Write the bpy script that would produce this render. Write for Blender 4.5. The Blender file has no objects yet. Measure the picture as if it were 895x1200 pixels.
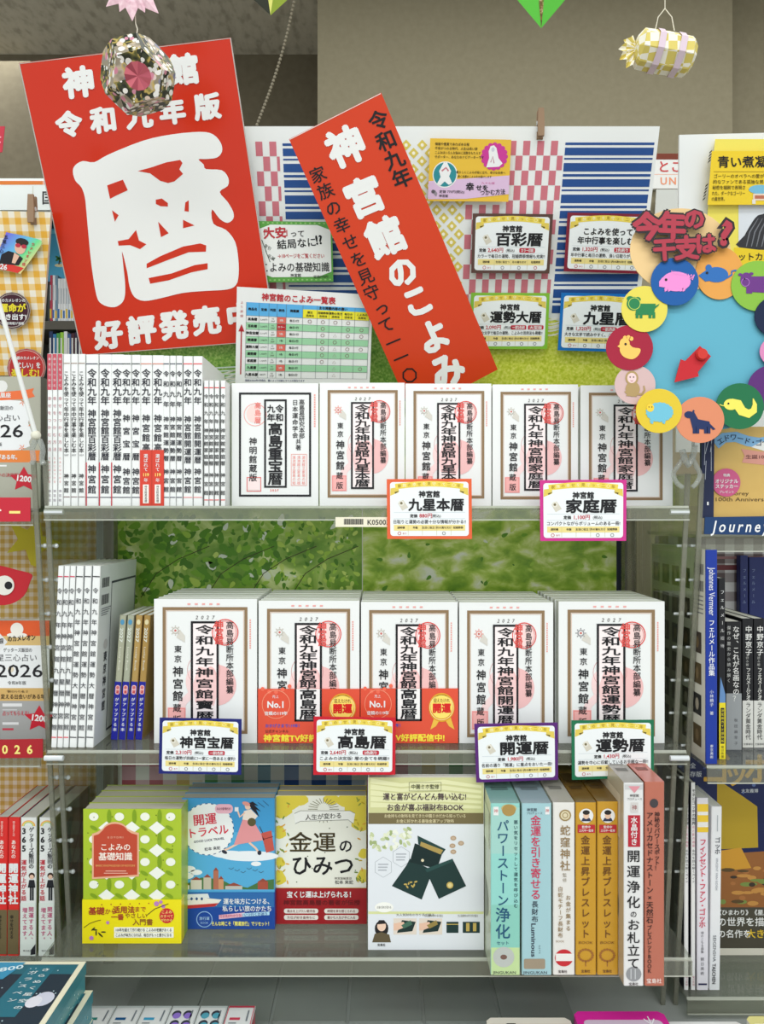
import bpy, math, random
from mathutils import Vector, Matrix
random.seed(7)
sc = bpy.context.scene
COL = sc.collection

# ------------------------------------------------------------------ camera, world, lights, exposure
F, CX, CY, EYE = 900.0, 447.5, 600.0, 1.30
cam = bpy.data.cameras.new('camera')
cam.sensor_fit = 'VERTICAL'; cam.sensor_height = 36.0; cam.lens = 36.0 * F / 1200.0
cam.clip_start = 0.05
camo = bpy.data.objects.new('camera', cam); COL.objects.link(camo)
camo.location = (0, 0, EYE); camo.rotation_euler = (math.pi / 2, 0, 0)
sc.camera = camo
w = bpy.data.worlds.new('world'); sc.world = w; w.use_nodes = True
w.node_tree.nodes['Background'].inputs[0].default_value = (0.93, 0.98, 1.0, 1)
w.node_tree.nodes['Background'].inputs[1].default_value = 0.85
def area(name, loc, sx, sy, power, rot=(0, 0, 0), col=(0.985, 1.0, 0.985)):
    l = bpy.data.lights.new(name, 'AREA'); l.shape = 'RECTANGLE'; l.size = sx; l.size_y = sy
    l.energy = power; l.color = col
    o = bpy.data.objects.new(name, l); COL.objects.link(o); o.location = loc; o.rotation_euler = rot
CEIL = EYE + 1.40
area('ceiling_tube_near', (0.1, -0.1, CEIL - 0.02), 2.4, 0.30, 17)
area('ceiling_tube_behind', (0.0, -1.6, CEIL - 0.02), 2.6, 0.35, 34)
area('wall_fill_light', (0.6, 1.38, CEIL - 0.02), 2.0, 0.25, 8.5)  # added fill, not a shop lamp: brightens the wall behind the rack
area('recess_fill_light', (-1.2, 1.95, CEIL - 0.02), 0.25, 0.9, 5)  # another added fill without a real fixture, lifts the dim far bookcase
area('ceiling_tube_far', (-0.3, -3.4, CEIL - 0.02), 2.6, 0.35, 44)
sc.view_settings.view_transform = 'Standard'; sc.view_settings.look = 'None'
sc.view_settings.gamma = 1.0; sc.view_settings.exposure = 0.12
sc.view_settings.use_curve_mapping = False
sc.cycles.use_denoising = True
sc.cycles.max_bounces = 10; sc.cycles.transparent_max_bounces = 24
sc.cycles.caustics_reflective = False; sc.cycles.caustics_refractive = False

# ------------------------------------------------------------------ materials
def lin(c):
    c = c / 255.0
    return c / 12.92 if c <= 0.04045 else ((c + 0.055) / 1.055) ** 2.4
_m = {}
def mat(rgb, rough=0.5, spec=0.35):
    k = (tuple(rgb), rough, spec)
    if k in _m: return _m[k]
    m = bpy.data.materials.new('paint_%d_%d_%d' % tuple(rgb)); m.use_nodes = True
    b = m.node_tree.nodes['Principled BSDF']
    b.inputs['Base Color'].default_value = (lin(rgb[0]), lin(rgb[1]), lin(rgb[2]), 1)
    b.inputs['Roughness'].default_value = rough
    b.inputs['Specular IOR Level'].default_value = spec
    _m[k] = m; return m
def nodes_mat(name, rough=0.5):
    m = bpy.data.materials.new(name); m.use_nodes = True
    b = m.node_tree.nodes['Principled BSDF']; b.inputs['Roughness'].default_value = rough
    b.inputs['Specular IOR Level'].default_value = 0.35
    return m, m.node_tree.nodes, m.node_tree.links, b
def ramp(N, stops):
    r = N.new('ShaderNodeValToRGB'); e = r.color_ramp.elements
    while len(e) < len(stops): e.new(0.5)
    for i, (p, c) in enumerate(stops):
        e[i].position = p; e[i].color = (lin(c[0]), lin(c[1]), lin(c[2]), 1)
    return r
def noise_mat(name, stops, scale, detail=4, rough=0.6, stretch=(1, 1, 1), bump=0.0, distort=0.0):
    m, N, L, b = nodes_mat(name, rough)
    tc = N.new('ShaderNodeTexCoord'); mp = N.new('ShaderNodeMapping'); mp.inputs['Scale'].default_value = stretch
    n = N.new('ShaderNodeTexNoise'); n.inputs['Scale'].default_value = scale; n.inputs['Detail'].default_value = detail
    n.inputs['Distortion'].default_value = distort
    r = ramp(N, stops)
    L.new(tc.outputs['Object'], mp.inputs['Vector']); L.new(mp.outputs[0], n.inputs['Vector'])
    L.new(n.outputs['Fac'], r.inputs[0]); L.new(r.outputs[0], b.inputs['Base Color'])
    if bump:
        bp = N.new('ShaderNodeBump'); bp.inputs['Strength'].default_value = bump; bp.inputs['Distance'].default_value = 0.004
        L.new(n.outputs['Fac'], bp.inputs['Height']); L.new(bp.outputs[0], b.inputs['Normal'])
    return m
def acrylic(name, tint, gloss, rough=0.03, body=0.0, bodycol=(120, 120, 105)):
    m = bpy.data.materials.new(name); m.use_nodes = True
    N, L = m.node_tree.nodes, m.node_tree.links
    N.clear()
    out = N.new('ShaderNodeOutputMaterial'); tr = N.new('ShaderNodeBsdfTransparent'); gl = N.new('ShaderNodeBsdfGlossy')
    tr.inputs[0].default_value = (tint[0], tint[1], tint[2], 1); gl.inputs['Roughness'].default_value = rough
    fr = N.new('ShaderNodeFresnel'); ge = N.new('ShaderNodeNewGeometry')
    ir = N.new('ShaderNodeMapRange'); ir.inputs['To Min'].default_value = 1.49; ir.inputs['To Max'].default_value = 1 / 1.49   # same reflectance from both sides of a sheet
    L.new(ge.outputs['Backfacing'], ir.inputs['Value']); L.new(ir.outputs[0], fr.inputs[0])
    mu = N.new('ShaderNodeMath'); mu.operation = 'MULTIPLY'; mu.inputs[1].default_value = gloss
    L.new(fr.outputs[0], mu.inputs[0])
    mx = N.new('ShaderNodeMixShader'); L.new(mu.outputs[0], mx.inputs[0]); L.new(tr.outputs[0], mx.inputs[1]); L.new(gl.outputs[0], mx.inputs[2])
    if body:
        df = N.new('ShaderNodeBsdfDiffuse'); df.inputs[0].default_value = (lin(bodycol[0]), lin(bodycol[1]), lin(bodycol[2]), 1)
        m2 = N.new('ShaderNodeMixShader'); m2.inputs[0].default_value = body
        L.new(mx.outputs[0], m2.inputs[1]); L.new(df.outputs[0], m2.inputs[2]); mx = m2
    L.new(mx.outputs[0], out.inputs[0]); return m
def math_node(N, L, op, a, b=None):
    n = N.new('ShaderNodeMath'); n.operation = op
    for i, q in enumerate((a, b)):
        if q is None: continue
        if isinstance(q, (int, float)): n.inputs[i].default_value = q
        else: L.new(q, n.inputs[i])
    return n.outputs[0]
def gingham(name, period, dark, light, half=0.5):
    m, N, L, b = nodes_mat(name, 0.7)
    tc = N.new('ShaderNodeTexCoord'); sp = N.new('ShaderNodeSeparateXYZ'); L.new(tc.outputs['Object'], sp.inputs[0])
    def band(o):
        return math_node(N, L, 'GREATER_THAN', math_node(N, L, 'FRACT', math_node(N, L, 'MULTIPLY', math_node(N, L, 'ADD', o, 5.0), 1.0 / period)), half)
    s = math_node(N, L, 'MULTIPLY', math_node(N, L, 'ADD', band(sp.outputs['X']), band(sp.outputs['Z'])), 0.5)
    mid = tuple((dark[i] + light[i]) / 2 for i in range(3))
    r = ramp(N, [(0.0, light), (0.5, mid), (1.0, dark)]); L.new(s, r.inputs[0]); L.new(r.outputs[0], b.inputs['Base Color'])
    return m
def checker_mat(name, c1, c2, scale, rough=0.6):
    m, N, L, b = nodes_mat(name, rough)
    tc = N.new('ShaderNodeTexCoord'); ck = N.new('ShaderNodeTexChecker'); ck.inputs['Scale'].default_value = scale
    for i, c in ((1, c1), (2, c2)): ck.inputs[i].default_value = (lin(c[0]), lin(c[1]), lin(c[2]), 1)
    L.new(tc.outputs['Object'], ck.inputs['Vector']); L.new(ck.outputs[0], b.inputs['Base Color']); return m

WHITE = (236, 238, 236); PAPER = (226, 226, 218); BLACK = (22, 22, 26); RED = (222, 52, 34)
ACR = acrylic('clear_acrylic', (0.93, 0.95, 0.92), 0.9)
ACR_SHELF = acrylic('clear_acrylic_shelf', (0.88, 0.90, 0.86), 1.0, 0.06, 0.12, (165, 167, 156))
ACR_EDGE = acrylic('acrylic_edge', (0.74, 0.75, 0.68), 1.0, 0.12, 0.40, (160, 160, 146))
ACR_LIP = acrylic('acrylic_lip', (0.86, 0.88, 0.83), 1.0, 0.06, 0.20, (165, 165, 150))
ACR_RIM = acrylic('acrylic_rim', (0.9, 0.92, 0.88), 1.0, 0.1, 0.6, (215, 218, 205))
CHROME = mat((215, 220, 222), 0.15, 0.9)

# ------------------------------------------------------------------ mesh building
def P(px, py, d): return Vector(((px - CX) * d / F, d, EYE + (CY - py) * d / F))
class Plane:                                   # a real plane in the room; pix() is where the line of sight meets it
    def __init__(s, p, n): s.p = Vector(p); s.n = Vector(n).normalized()
    def pix(s, px, py):
        r = Vector(((px - CX) / F, 1.0, (CY - py) / F)); o = Vector((0, 0, EYE))
        return o + r * ((s.p - o).dot(s.n) / r.dot(s.n))
    def off(s, k): return Plane(s.p + s.n * k, s.n)
def vplane(d): return Plane((0, d, EYE), (0, -1, 0))
def lean_plane(y0, d0, y1, d1):                # vertical in x, through the two heights
    a, b = P(CX, y0, d0), P(CX, y1, d1); t = b - a
    n = Vector((1, 0, 0)).cross(t)
    if n.y > 0: n = -n
    return Plane(a, n)

class MB:
    def __init__(s): s.v = []; s.f = []; s.m = []; s.mats = []
    def mi(s, m):
        if not isinstance(m, bpy.types.Material): m = mat(m)
        if m not in s.mats: s.mats.append(m)
        return s.mats.index(m)
    def add(s, vs, fs, m):
        b = len(s.v); i = s.mi(m)
        s.v.extend(tuple(x) for x in vs)
        for f in fs: s.f.append(tuple(b + k for k in f)); s.m.append(i)
    def box(s, x0, x1, y0, y1, z0, z1, m, mats=None):
        vs = [(x0, y0, z0), (x1, y0, z0), (x1, y1, z0), (x0, y1, z0), (x0, y0, z1), (x1, y0, z1), (x1, y1, z1), (x0, y1, z1)]
        fs = {'b': (0, 3, 2, 1), 't': (4, 5, 6, 7), 'f': (0, 1, 5, 4), 'k': (2, 3, 7, 6), 'l': (3, 0, 4, 7), 'r': (1, 2, 6, 5)}
        for k, f in fs.items(): s.add([vs[q] for q in f], [(0, 1, 2, 3)], (mats or {}).get(k, m))
    def prism(s, pts, off, m, mside=None):     # pts: outline in 3D, off: vector to the back
        n = len(pts); pts = [Vector(p) for p in pts]; off = Vector(off)
        s.add(pts, [tuple(range(n))], m)
        bk = [p + off for p in pts]
        s.add(bk, [tuple(reversed(range(n)))], mside or m)
        for i in range(n):
            j = (i + 1) % n
            s.add([pts[i], bk[i], bk[j], pts[j]], [(0, 1, 2, 3)], mside or m)
    def tube(s, pts, r, m, n=8, caps=True):
        pts = [Vector(p) for p in pts]; rings = []
        up = Vector((0.3, 0.2, 1)).normalized()
        for i, p in enumerate(pts):
            t = (pts[min(i + 1, len(pts) - 1)] - pts[max(i - 1, 0)]).normalized()
            a = t.cross(up)
            if a.length < 1e-4: a = t.cross(Vector((1, 0, 0)))
            a.normalize(); c = t.cross(a)
            rr = r[i] if isinstance(r, (list, tuple)) else r
            rings.append([p + (a * math.cos(2 * math.pi * k / n) + c * math.sin(2 * math.pi * k / n)) * rr for k in range(n)])
        vs = [q for g in rings for q in g]; fs = []
        for i in range(len(pts) - 1):
            for k in range(n): fs.append((i * n + k, i * n + (k + 1) % n, (i + 1) * n + (k + 1) % n, (i + 1) * n + k))
        if caps: fs.append(tuple(reversed(range(n)))); fs.append(tuple((len(pts) - 1) * n + k for k in range(n)))
        s.add(vs, fs, m)
    def ball(s, c, r, m, nu=12, nv=8, sc=(1, 1, 1)):
        vs = []; fs = []
        for j in range(nv + 1):
            t = math.pi * j / nv
            for i in range(nu):
                p = 2 * math.pi * i / nu
                vs.append((c[0] + r * sc[0] * math.sin(t) * math.cos(p), c[1] + r * sc[1] * math.sin(t) * math.sin(p), c[2] + r * sc[2] * math.cos(t)))
        for j in range(nv):
            for i in range(nu): fs.append((j * nu + i, (j + 1) * nu + i, (j + 1) * nu + (i + 1) % nu, j * nu + (i + 1) % nu))
        s.add(vs, fs, m)
    def build(s, name, parent=None, origin=None, smooth=False):
        o0 = Vector(origin) if origin is not None else (Vector(parent.matrix_basis.translation) if parent else Vector((0, 0, 0)))
        if parent and origin is None: o0 = abs_loc(parent)
        me = bpy.data.meshes.new(name)
        me.from_pydata([(a - o0.x, b - o0.y, c - o0.z) for a, b, c in s.v], [], s.f)
        for m in s.mats: me.materials.append(m)
        me.polygons.foreach_set('material_index', s.m)
        if smooth: me.polygons.foreach_set('use_smooth', [True] * len(s.f))
        me.update()
        o = bpy.data.objects.new(name, me); COL.objects.link(o)
        if parent: o.parent = parent; o.location = o0 - abs_loc(parent)
        else: o.location = o0
        return o
def abs_loc(o):
    l = Vector(o.location)
    while o.parent: o = o.parent; l += Vector(o.location)
    return l
def tag(o, label, cat, group=None):
    o['label'] = label; o['category'] = cat
    if group: o['group'] = group
    return o
def thing(name, label, cat, loc, group=None):
    o = bpy.data.objects.new(name, None); o.empty_display_size = 0.02; COL.objects.link(o); o.location = loc
    return tag(o, label, cat, group)
def struct(o): o['kind'] = 'structure'; return o
def copy_tree(root, dloc, label=None, group=None):
    def cp(o, par):
        c = o.copy(); COL.objects.link(c)
        if par: c.parent = par
        for ch in list(o.children): cp(ch, c)
        return c
    kids = list(root.children)
    r = root.copy(); COL.objects.link(r); r.location = Vector(root.location) + Vector(dloc)
    for ch in kids: cp(ch, r)
    if label: r['label'] = label
    if group: r['group'] = group
    return r

# ------------------------------------------------------------------ lettering
_g = {}
def _mesh(s, bold):
    c = bpy.data.curves.new('t', 'FONT'); c.body = s; c.size = 1; c.offset = bold; c.resolution_u = 2
    o = bpy.data.objects.new('t', c); m = o.to_mesh()
    v = [(x.co[0], x.co[1]) for x in m.vertices]; f = [tuple(p.vertices) for p in m.polygons]
    o.to_mesh_clear(); bpy.data.objects.remove(o); bpy.data.curves.remove(c)
    return v, f
def glyph(ch, bold=0.0):
    k = (ch, bold)
    if k not in _g:
        v, f = _mesh(ch, bold)
        if ord(ch) > 0x2E00: adv = 1.0
        elif ch == ' ': adv = 0.3
        else:
            a = _mesh(ch + 'I', 0)[0]; b = _mesh('I', 0)[0]
            adv = max(x for x, y in a) - max(x for x, y in b)
        _g[k] = (v, f, adv)
    return _g[k]
ROT = set('ー〜…―-（）()「」')
EPS = 0.00016
class Art:                                     # flat printing on a face: f maps drawing units to the face, n is its outward normal
    def __init__(s, mb, f, n, base=0.0002): s.mb = mb; s.f = f; s.n = Vector(n).normalized(); s.base = base
    def P(s, x, y, l): return s.f(x, y) + s.n * (s.base + l * EPS)
    def poly(s, pts, c, l=1):
        s.mb.add([s.P(x, y, l) for x, y in pts], [tuple(range(len(pts)))], c)
    def rect(s, x0, y0, x1, y1, c, l=1): s.poly([(x0, y1), (x1, y1), (x1, y0), (x0, y0)], c, l)
    def ell(s, cx, cy, rx, ry, c, l=1, n=28, rot=0.0, a0=0.0, a1=2 * math.pi):
        full = abs(a1 - a0 - 2 * math.pi) < 1e-6; k = n if full else n + 1; p = []
        for i in range(k):
            t = a0 + (a1 - a0) * i / n; x, y = rx * math.cos(t), -ry * math.sin(t)
            p.append((cx + x * math.cos(rot) - y * math.sin(rot), cy + x * math.sin(rot) + y * math.cos(rot)))
        s.poly(p, c, l)
    def strip(s, pts, w, c, l=1, closed=False):
        n = len(pts); vs = []
        for i in range(n):
            a = pts[(i - 1) % n] if (closed or i > 0) else pts[i]; b = pts[(i + 1) % n] if (closed or i < n - 1) else pts[i]
            dx, dy = b[0] - a[0], b[1] - a[1]; q = math.hypot(dx, dy) or 1
            ww = w[i] if isinstance(w, (list, tuple)) else w
            nx, ny = -dy / q * ww / 2, dx / q * ww / 2
            vs += [s.P(pts[i][0] + nx, pts[i][1] + ny, l), s.P(pts[i][0] - nx, pts[i][1] - ny, l)]
        fs = [(2 * i, 2 * i + 1, 2 * i + 3, 2 * i + 2) for i in range(n - 1)]
        if closed: fs.append((2 * n - 2, 2 * n - 1, 1, 0))
        s.mb.add(vs, fs, c)
    def ring(s, cx, cy, r, w, c, l=1, n=28, ry=None):
        ry = ry or r
        s.strip([(cx + r * math.cos(2 * math.pi * i / n), cy + ry * math.sin(2 * math.pi * i / n)) for i in range(n)], w, c, l, True)
    def frame(s, x0, y0, x1, y1, t, c, l=1):
        s.rect(x0, y0, x1, y0 + t, c, l); s.rect(x0, y1 - t, x1, y1, c, l)
        s.rect(x0, y0 + t, x0 + t, y1 - t, c, l); s.rect(x1 - t, y0 + t, x1, y1 - t, c, l)
    def rrect(s, x0, y0, x1, y1, r, c, l=1):
        p = []
        for cx, cy, a in ((x1 - r, y0 + r, 0), (x0 + r, y0 + r, 1), (x0 + r, y1 - r, 2), (x1 - r, y1 - r, 3)):
            for i in range(5):
                t = (a + i / 4) * math.pi / 2; p.append((cx + r * math.cos(t), cy - r * math.sin(t)))
        s.poly(p, c, l)
    def put(s, ch, cx, cy, size, c, l=3, rot=0.0, bold=0.0, xs=1.0, shear=0.0):   # one character centred on a point
        b0 = bold
        if ord(ch) > 0x2E00: b0 = 0.0
        v, f, adv = glyph(ch, b0)
        if not f: return
        r = bold - b0; dv = [(0.0, 0.0)]
        if r > 0.003: dv = [(r * math.cos(k * math.pi / 4), r * math.sin(k * math.pi / 4)) for k in (range(8) if r > 0.02 else (1, 3, 5, 7))]
        ca, sa = math.cos(rot), math.sin(rot)
        for q, (dx, dy) in enumerate(dv):
            out = []
            for x, y in v:
                a = (x + dx - adv / 2 + shear * (y - 0.36)) * size * xs; b = -(y + dy - 0.36) * size
                out.append(s.P(cx + a * ca - b * sa, cy + a * sa + b * ca, l + 0.16 * q))
            s.mb.add(out, f, c)
    def text(s, t, x, y, size, c, l=3, bold=0.0, xs=1.0, rot=0.0, align='l', fit=None, gap=0.0, shear=0.0):
        ad = [(glyph(q)[2] + gap) * size * xs for q in t]; tot = sum(ad)
        if fit: xs *= fit / tot; ad = [q * fit / tot for q in ad]; tot = fit
        p = -tot / 2 if align == 'c' else (-tot if align == 'r' else 0.0)
        for q, a in zip(t, ad):
            m = p + a / 2; s.put(q, x + m * math.cos(rot), y + m * math.sin(rot), size, c, l, rot, bold, xs, shear); p += a
    def vtext(s, t, cx, y0, y1, size, c, l=3, bold=0.0, xs=1.0, x1=None):   # spread down from y0 to y1; x1: foot of a slanting column
        n = len(t); x1 = cx if x1 is None else x1
        for i, q in enumerate(t):
            k = (i + 0.5) / n; y = y0 + (y1 - y0) * k; x = cx + (x1 - cx) * k
            if q == ' ': continue
            if q in '、。': s.put(q, x + size * 0.5, y - size * 0.5, size, c, l, 0, bold, xs)
            else: s.put(q, x, y, size, c, l, math.pi / 2 if q in ROT else 0.0, bold, xs)
def quad_map(plane, TL, TR, BR, BL, W, H):     # drawing units 0..W, 0..H over a four-cornered sheet lying in a plane
    def f(a, b):
        u, v = a / W, b / H
        x = TL[0] * (1 - u) * (1 - v) + TR[0] * u * (1 - v) + BR[0] * u * v + BL[0] * (1 - u) * v
        y = TL[1] * (1 - u) * (1 - v) + TR[1] * u * (1 - v) + BR[1] * u * v + BL[1] * (1 - u) * v
        return plane.pix(x, y)
    return f
def sheet(plane, TL, TR, BR, BL, W, H, c, th=0.0012, cside=None):
    mb = MB(); f = quad_map(plane, TL, TR, BR, BL, W, H)
    mb.prism([f(0, H), f(W, H), f(W, 0), f(0, 0)], -plane.n * th, c, cside or c)
    return mb, Art(mb, f, plane.n), f((W) / 2, H)

# ------------------------------------------------------------------ the room
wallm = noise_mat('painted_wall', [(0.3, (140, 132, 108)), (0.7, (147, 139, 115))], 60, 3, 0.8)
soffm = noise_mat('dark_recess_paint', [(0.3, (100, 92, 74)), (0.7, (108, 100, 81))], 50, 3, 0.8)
ceilm = noise_mat('mineral_ceiling', [(0.35, (158, 151, 134)), (0.5, (182, 175, 157)), (0.7, (190, 184, 166))], 42, 6, 0.85, (1, 0.45, 1), 0.35)
floorm = noise_mat('floor_tile', [(0.3, (150, 145, 135)), (0.7, (175, 170, 160))], 8, 4, 0.4)
def wall(name, x0, x1, y0, y1, z0, z1, m):
    mb = MB(); mb.box(x0, x1, y0, y1, z0, z1, m); return struct(mb.build(name, origin=((x0 + x1) / 2, (y0 + y1) / 2, z0)))
XC = (372 - CX) * 2.0 / F; XR = (858 - CX) * 2.0 / F
wall('floor', -3, 3, -3, 3.2, -0.05, 0, floorm)
wall('ceiling', -3, 3, 0.45, 3.2, CEIL, CEIL + 0.05, ceilm)
wall('wall_column', XC, XR, 2.0, 2.9, 0, CEIL, wallm)
ZS = EYE + (600 - 209) * 2.35 / F
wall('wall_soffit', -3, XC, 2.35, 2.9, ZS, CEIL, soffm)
wall('wall_right', XR, 3, 2.09, 2.9, 0, CEIL, wallm)
wall('wall_back', -3, XC, 2.85, 2.9, 0, ZS, wallm)
mb = MB(); mb.box(XC - 0.006, XC + 0.004, 1.994, 2.004, 0.8, CEIL - 0.62, mat((120, 112, 98))); mb.box(XC - 0.012, XC, 2.0, 2.02, EYE + .78, EYE + .9, mat((150, 140, 122)))
struct(mb.build('trim_1', origin=(XC, 2.0, 0.8)))

# sign strips on the far shelving, left and right
pl = vplane(2.33)
mb, a, o = sheet(pl, (-60, 209), (75, 209), (75, 246), (-60, 246), 135, 37, (226, 232, 230), 0.02)
a.rect(0, 1, 135, 3, (240, 240, 238)); a.rect(0, 3, 110, 7.5, (214, 118, 42)); a.rect(110, 3, 135, 7.5, (228, 170, 150))
a.put('国', 117, 23, 17, BLACK, 3, 0, 0.02); a.rect(98, 9, 99, 36, (205, 205, 190))
tag(mb.build('header_sign', origin=o), 'white header sign with an orange stripe above the far shelves at left', 'sign')
pl = vplane(1.985)
mb, a, o = sheet(pl, (755, 180), (812, 180), (812, 221), (755, 221), 57, 41, (234, 234, 230), 0.012)
a.rect(0, 0, 57, 7, (120, 46, 20)); a.text('とこ', 15, 15.5, 15, (205, 62, 60), 3, 0.02); a.rect(0, 24, 57, 24.8, (240, 190, 170))
a.text('UN', 17.5, 32, 12, (238, 150, 110), 3, 0.02, gap=0.12)
tag(mb.build('header_sign', origin=o), 'white wall sign with brown top stripe, between the two header boards at right', 'sign')
mb = MB()
p = vplane(1.97); pts = [p.pix(x, y) for x, y in ((769, 222), (797, 222), (797, 290), (765, 290))]
mb.prism([pts[3], pts[2], pts[1], pts[0]], (0, 0.004, 0), (206, 208, 202))
tag(mb.build('plastic_bag', origin=pts[3]), 'pale plastic sheet hanging below the brown-striped wall sign', 'plastic sheet')

# far bookcase at left with a sky-blue poster and rows of thin books
D = 2.6
def px(x, d): return (x - CX) * d / F
def pz(y, d): return EYE + (CY - y) * d / F
bk = thing('bookcase', 'grey far bookcase seen in the gap left of the big red poster', 'bookcase', (px(80, D), D, 0))
mb = MB(); mb.box(px(20, D), px(165, D), D + 0.24, D + 0.26, 0, pz(212, D), mat((140, 150, 150))); mb.box(px(18, D), px(20, D), D, D + 0.26, 0, pz(212, D), mat((150, 150, 142))); mb.box(px(165, D), px(167, D), D, D + 0.26, 0, pz(212, D), mat((150, 150, 142)))
mb.build('carcass', bk)
for y0, y1 in ((376, 386), (470, 480), (570, 580)):
    mb = MB(); mb.box(px(20, D), px(165, D), D, D + 0.24, pz(y1, D), pz(y0, D), mat((88, 84, 74))); mb.build('shelf', bk)
mb, a, o = sheet(vplane(D + 0.1), (53, 262), (110, 262), (110, 330), (53, 330), 57, 68, (88, 182, 222), 0.003)
a.rect(0, 0, 57, 6, (30, 92, 105)); a.rect(0, 8, 57, 12, (130, 205, 230)); a.ell(17, 49, 6, 2, (238, 226, 180)); a.strip([(16, 48), (17, 42)], 1.4, (70, 50, 30), 2)
for t in range(5): a.ell(17 + 3 * math.cos(t * 1.25), 41 + 2 * math.sin(t * 1.25), 3, 1.4, (70, 130, 60), 3, 8, t * 1.25)
tag(mb.build('beach_poster', origin=o), 'sky-blue poster with a small palm tree on the far bookcase', 'poster')
cols_ = [(190, 60, 80), (236, 238, 240), (120, 150, 170), (236, 238, 238), (235, 235, 235), (240, 240, 240), (225, 230, 235), (238, 238, 236), (236, 238, 240), (230, 232, 236)]
for i in range(10):
    x0 = 58 + i * 3.1; yt = 322 if i < 3 else 326
    mb = MB(); mb.box(px(x0, D), px(x0 + 2.7, D), D + 0.005, D + 0.09, pz(376, D), pz(yt, D), mat(cols_[i]))
    aa = Art(mb, lambda x, y: P(x, y, D + 0.005), (0, -1, 0)); aa.rect(x0 + .3, 362 + (i % 3), x0 + 2.4, 373, (60, 110, 170) if i % 2 else (225, 190, 70)); aa.rect(x0 + .6, yt + 12, x0 + 2, yt + 30, (190, 195, 200))
    nm = ['crimson', 'white', 'grey-blue'][i] if i < 3 else None
    tag(mb.build('thin_book', origin=(px(x0, D), D + 0.005, pz(376, D))), 'thin %s book at the left end of the far upper shelf' % nm if nm else 'thin white book under the palm poster on the far bookcase', 'book', 'white books on the far shelf')
c2 = [(30, 50, 90), (50, 120, 170), (70, 150, 70), (150, 200, 60), (225, 225, 225), (60, 90, 140), (70, 30, 40), (40, 34, 60), (110, 40, 50), (60, 60, 70)]
n2 = ['navy', 'blue', 'green', 'lime', 'white', 'steel-blue', 'maroon', 'dark violet', 'dark red', 'slate']
for i in range(10):
    x0 = 57 + i * 4.3
    mb = MB(); mb.box(px(x0, D), px(x0 + 3.9, D), D + 0.005, D + 0.1, pz(470, D), pz(388 + (i * 7) % 4, D), mat(c2[i]))
    aa = Art(mb, lambda x, y: P(x, y, D + 0.005), (0, -1, 0)); aa.rect(x0 + 1, 396, x0 + 2.8, 416, (215, 215, 210))
    tag(mb.build('thin_book', origin=(px(x0, D), D + 0.005, pz(470, D))), 'small %s book on the lower shelf of the far bookcase' % n2[i], 'book', 'coloured books on the far shelf')

# ------------------------------------------------------------------ the acrylic display racks and the counter
Z1, Z2, Z3 = EYE + 0.008, EYE - 0.31, EYE - 0.57
ZB = EYE - 0.70
XL, XRt = -0.4355, 0.396
DB = 1.22
def pfront(z): return 1.0 - (z - EYE - 0.05) * 0.12
cm = noise_mat('dark_counter', [(0.3, (150, 156, 152)), (0.7, (166, 171, 167))], 6, 3, 0.25)
ct = thing('display_counter', 'dark grey counter under the acrylic racks, with a ridged top', 'counter', (0, 1.0, 0))
mb = MB(); mb.box(-1.0, 1.0, 0.78, 1.30, 0.08, ZB - 0.02, mat((120, 118, 110))); mb.build('body', ct)
mb = MB(); mb.box(-1.01, 1.01, 0.76, 1.31, ZB - 0.02, ZB, cm); mb.build('worktop', ct)
mb = MB(); mb.box(-0.98, 0.98, 0.83, 1.29, 0, 0.08, mat((60, 58, 54))); mb.build('plinth', ct)
for i in range(6):
    x = -0.36 + 0.105 * i
    mb = MB(); mb.box(x, x + 0.1, 1.05, 1.24, ZB, ZB + 0.004, acrylic('film_cover', (0.8, 0.83, 0.82), 1.0, 0.1, 0.5, (180, 187, 180)))
    tag(mb.build('plastic_sleeve', origin=(x + .05, 1.15, ZB)), '%s clear plastic sleeve from the left, flat on the dark counter' % ['first', 'second', 'third', 'fourth', 'fifth', 'sixth'][i], 'sleeve', 'clear sleeves lying on the counter')

def side_panel(parent, X, ztop, bolts_z):
    mb = MB(); h = 0.003; zb = ZB
    f0, f1 = pfront(zb), pfront(ztop)
    for s_ in (-h, h):
        mb.add([(X + s_, f0 + .004, zb), (X + s_, DB + .05, zb), (X + s_, DB + .05, ztop), (X + s_, f1 + .004, ztop)], [(0, 1, 2, 3)], ACR)
    mb.prism([(X - h, f0, zb), (X + h, f0, zb), (X + h, f1, ztop), (X - h, f1, ztop)], (0, 0.004, 0), ACR_EDGE)
    mb.box(X - h, X + h, DB + .048, DB + .056, zb, ztop, ACR_EDGE)
    mb.add([(X - h, f1, ztop), (X + h, f1, ztop), (X + h, DB + .05, ztop), (X - h, DB + .05, ztop)], [(0, 1, 2, 3)], ACR_RIM)
    o = mb.build('side_panel', parent)
    for z in bolts_z:
        b = MB(); b.ball((X + 0.0045, pfront(z) + 0.012, z), 0.0032, CHROME, 8, 6); b.tube([(X - 0.006, pfront(z) + 0.012, z), (X + 0.006, pfront(z) + 0.012, z)], 0.0018, CHROME, 8)
        b.build('bolt', o)
    return o
def shelf(parent, x0, x1, z, dfront, lip=0.018, name='shelf'):
    mb = MB(); t = 0.005
    mb.box(x0, x1, dfront, DB - 0.004, z - t, z, ACR_SHELF, {'f': ACR_RIM, 'b': ACR_SHELF})
    o = mb.build(name, parent)
    l = MB(); l.box(x0, x1, dfront - 0.0032, dfront, z - t - lip, z - t + 0.002, ACR_LIP, {'b': ACR_RIM, 't': ACR_RIM})
    l.box(x0, x1, dfront - 0.0036, dfront - 0.0032, z - t - lip, z - t - lip + 0.0016, ACR_RIM)
    l.build('front_lip', o)
    return o
bz = [EYE - 0.045 - 0.046 * i for i in range(11)]
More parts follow.
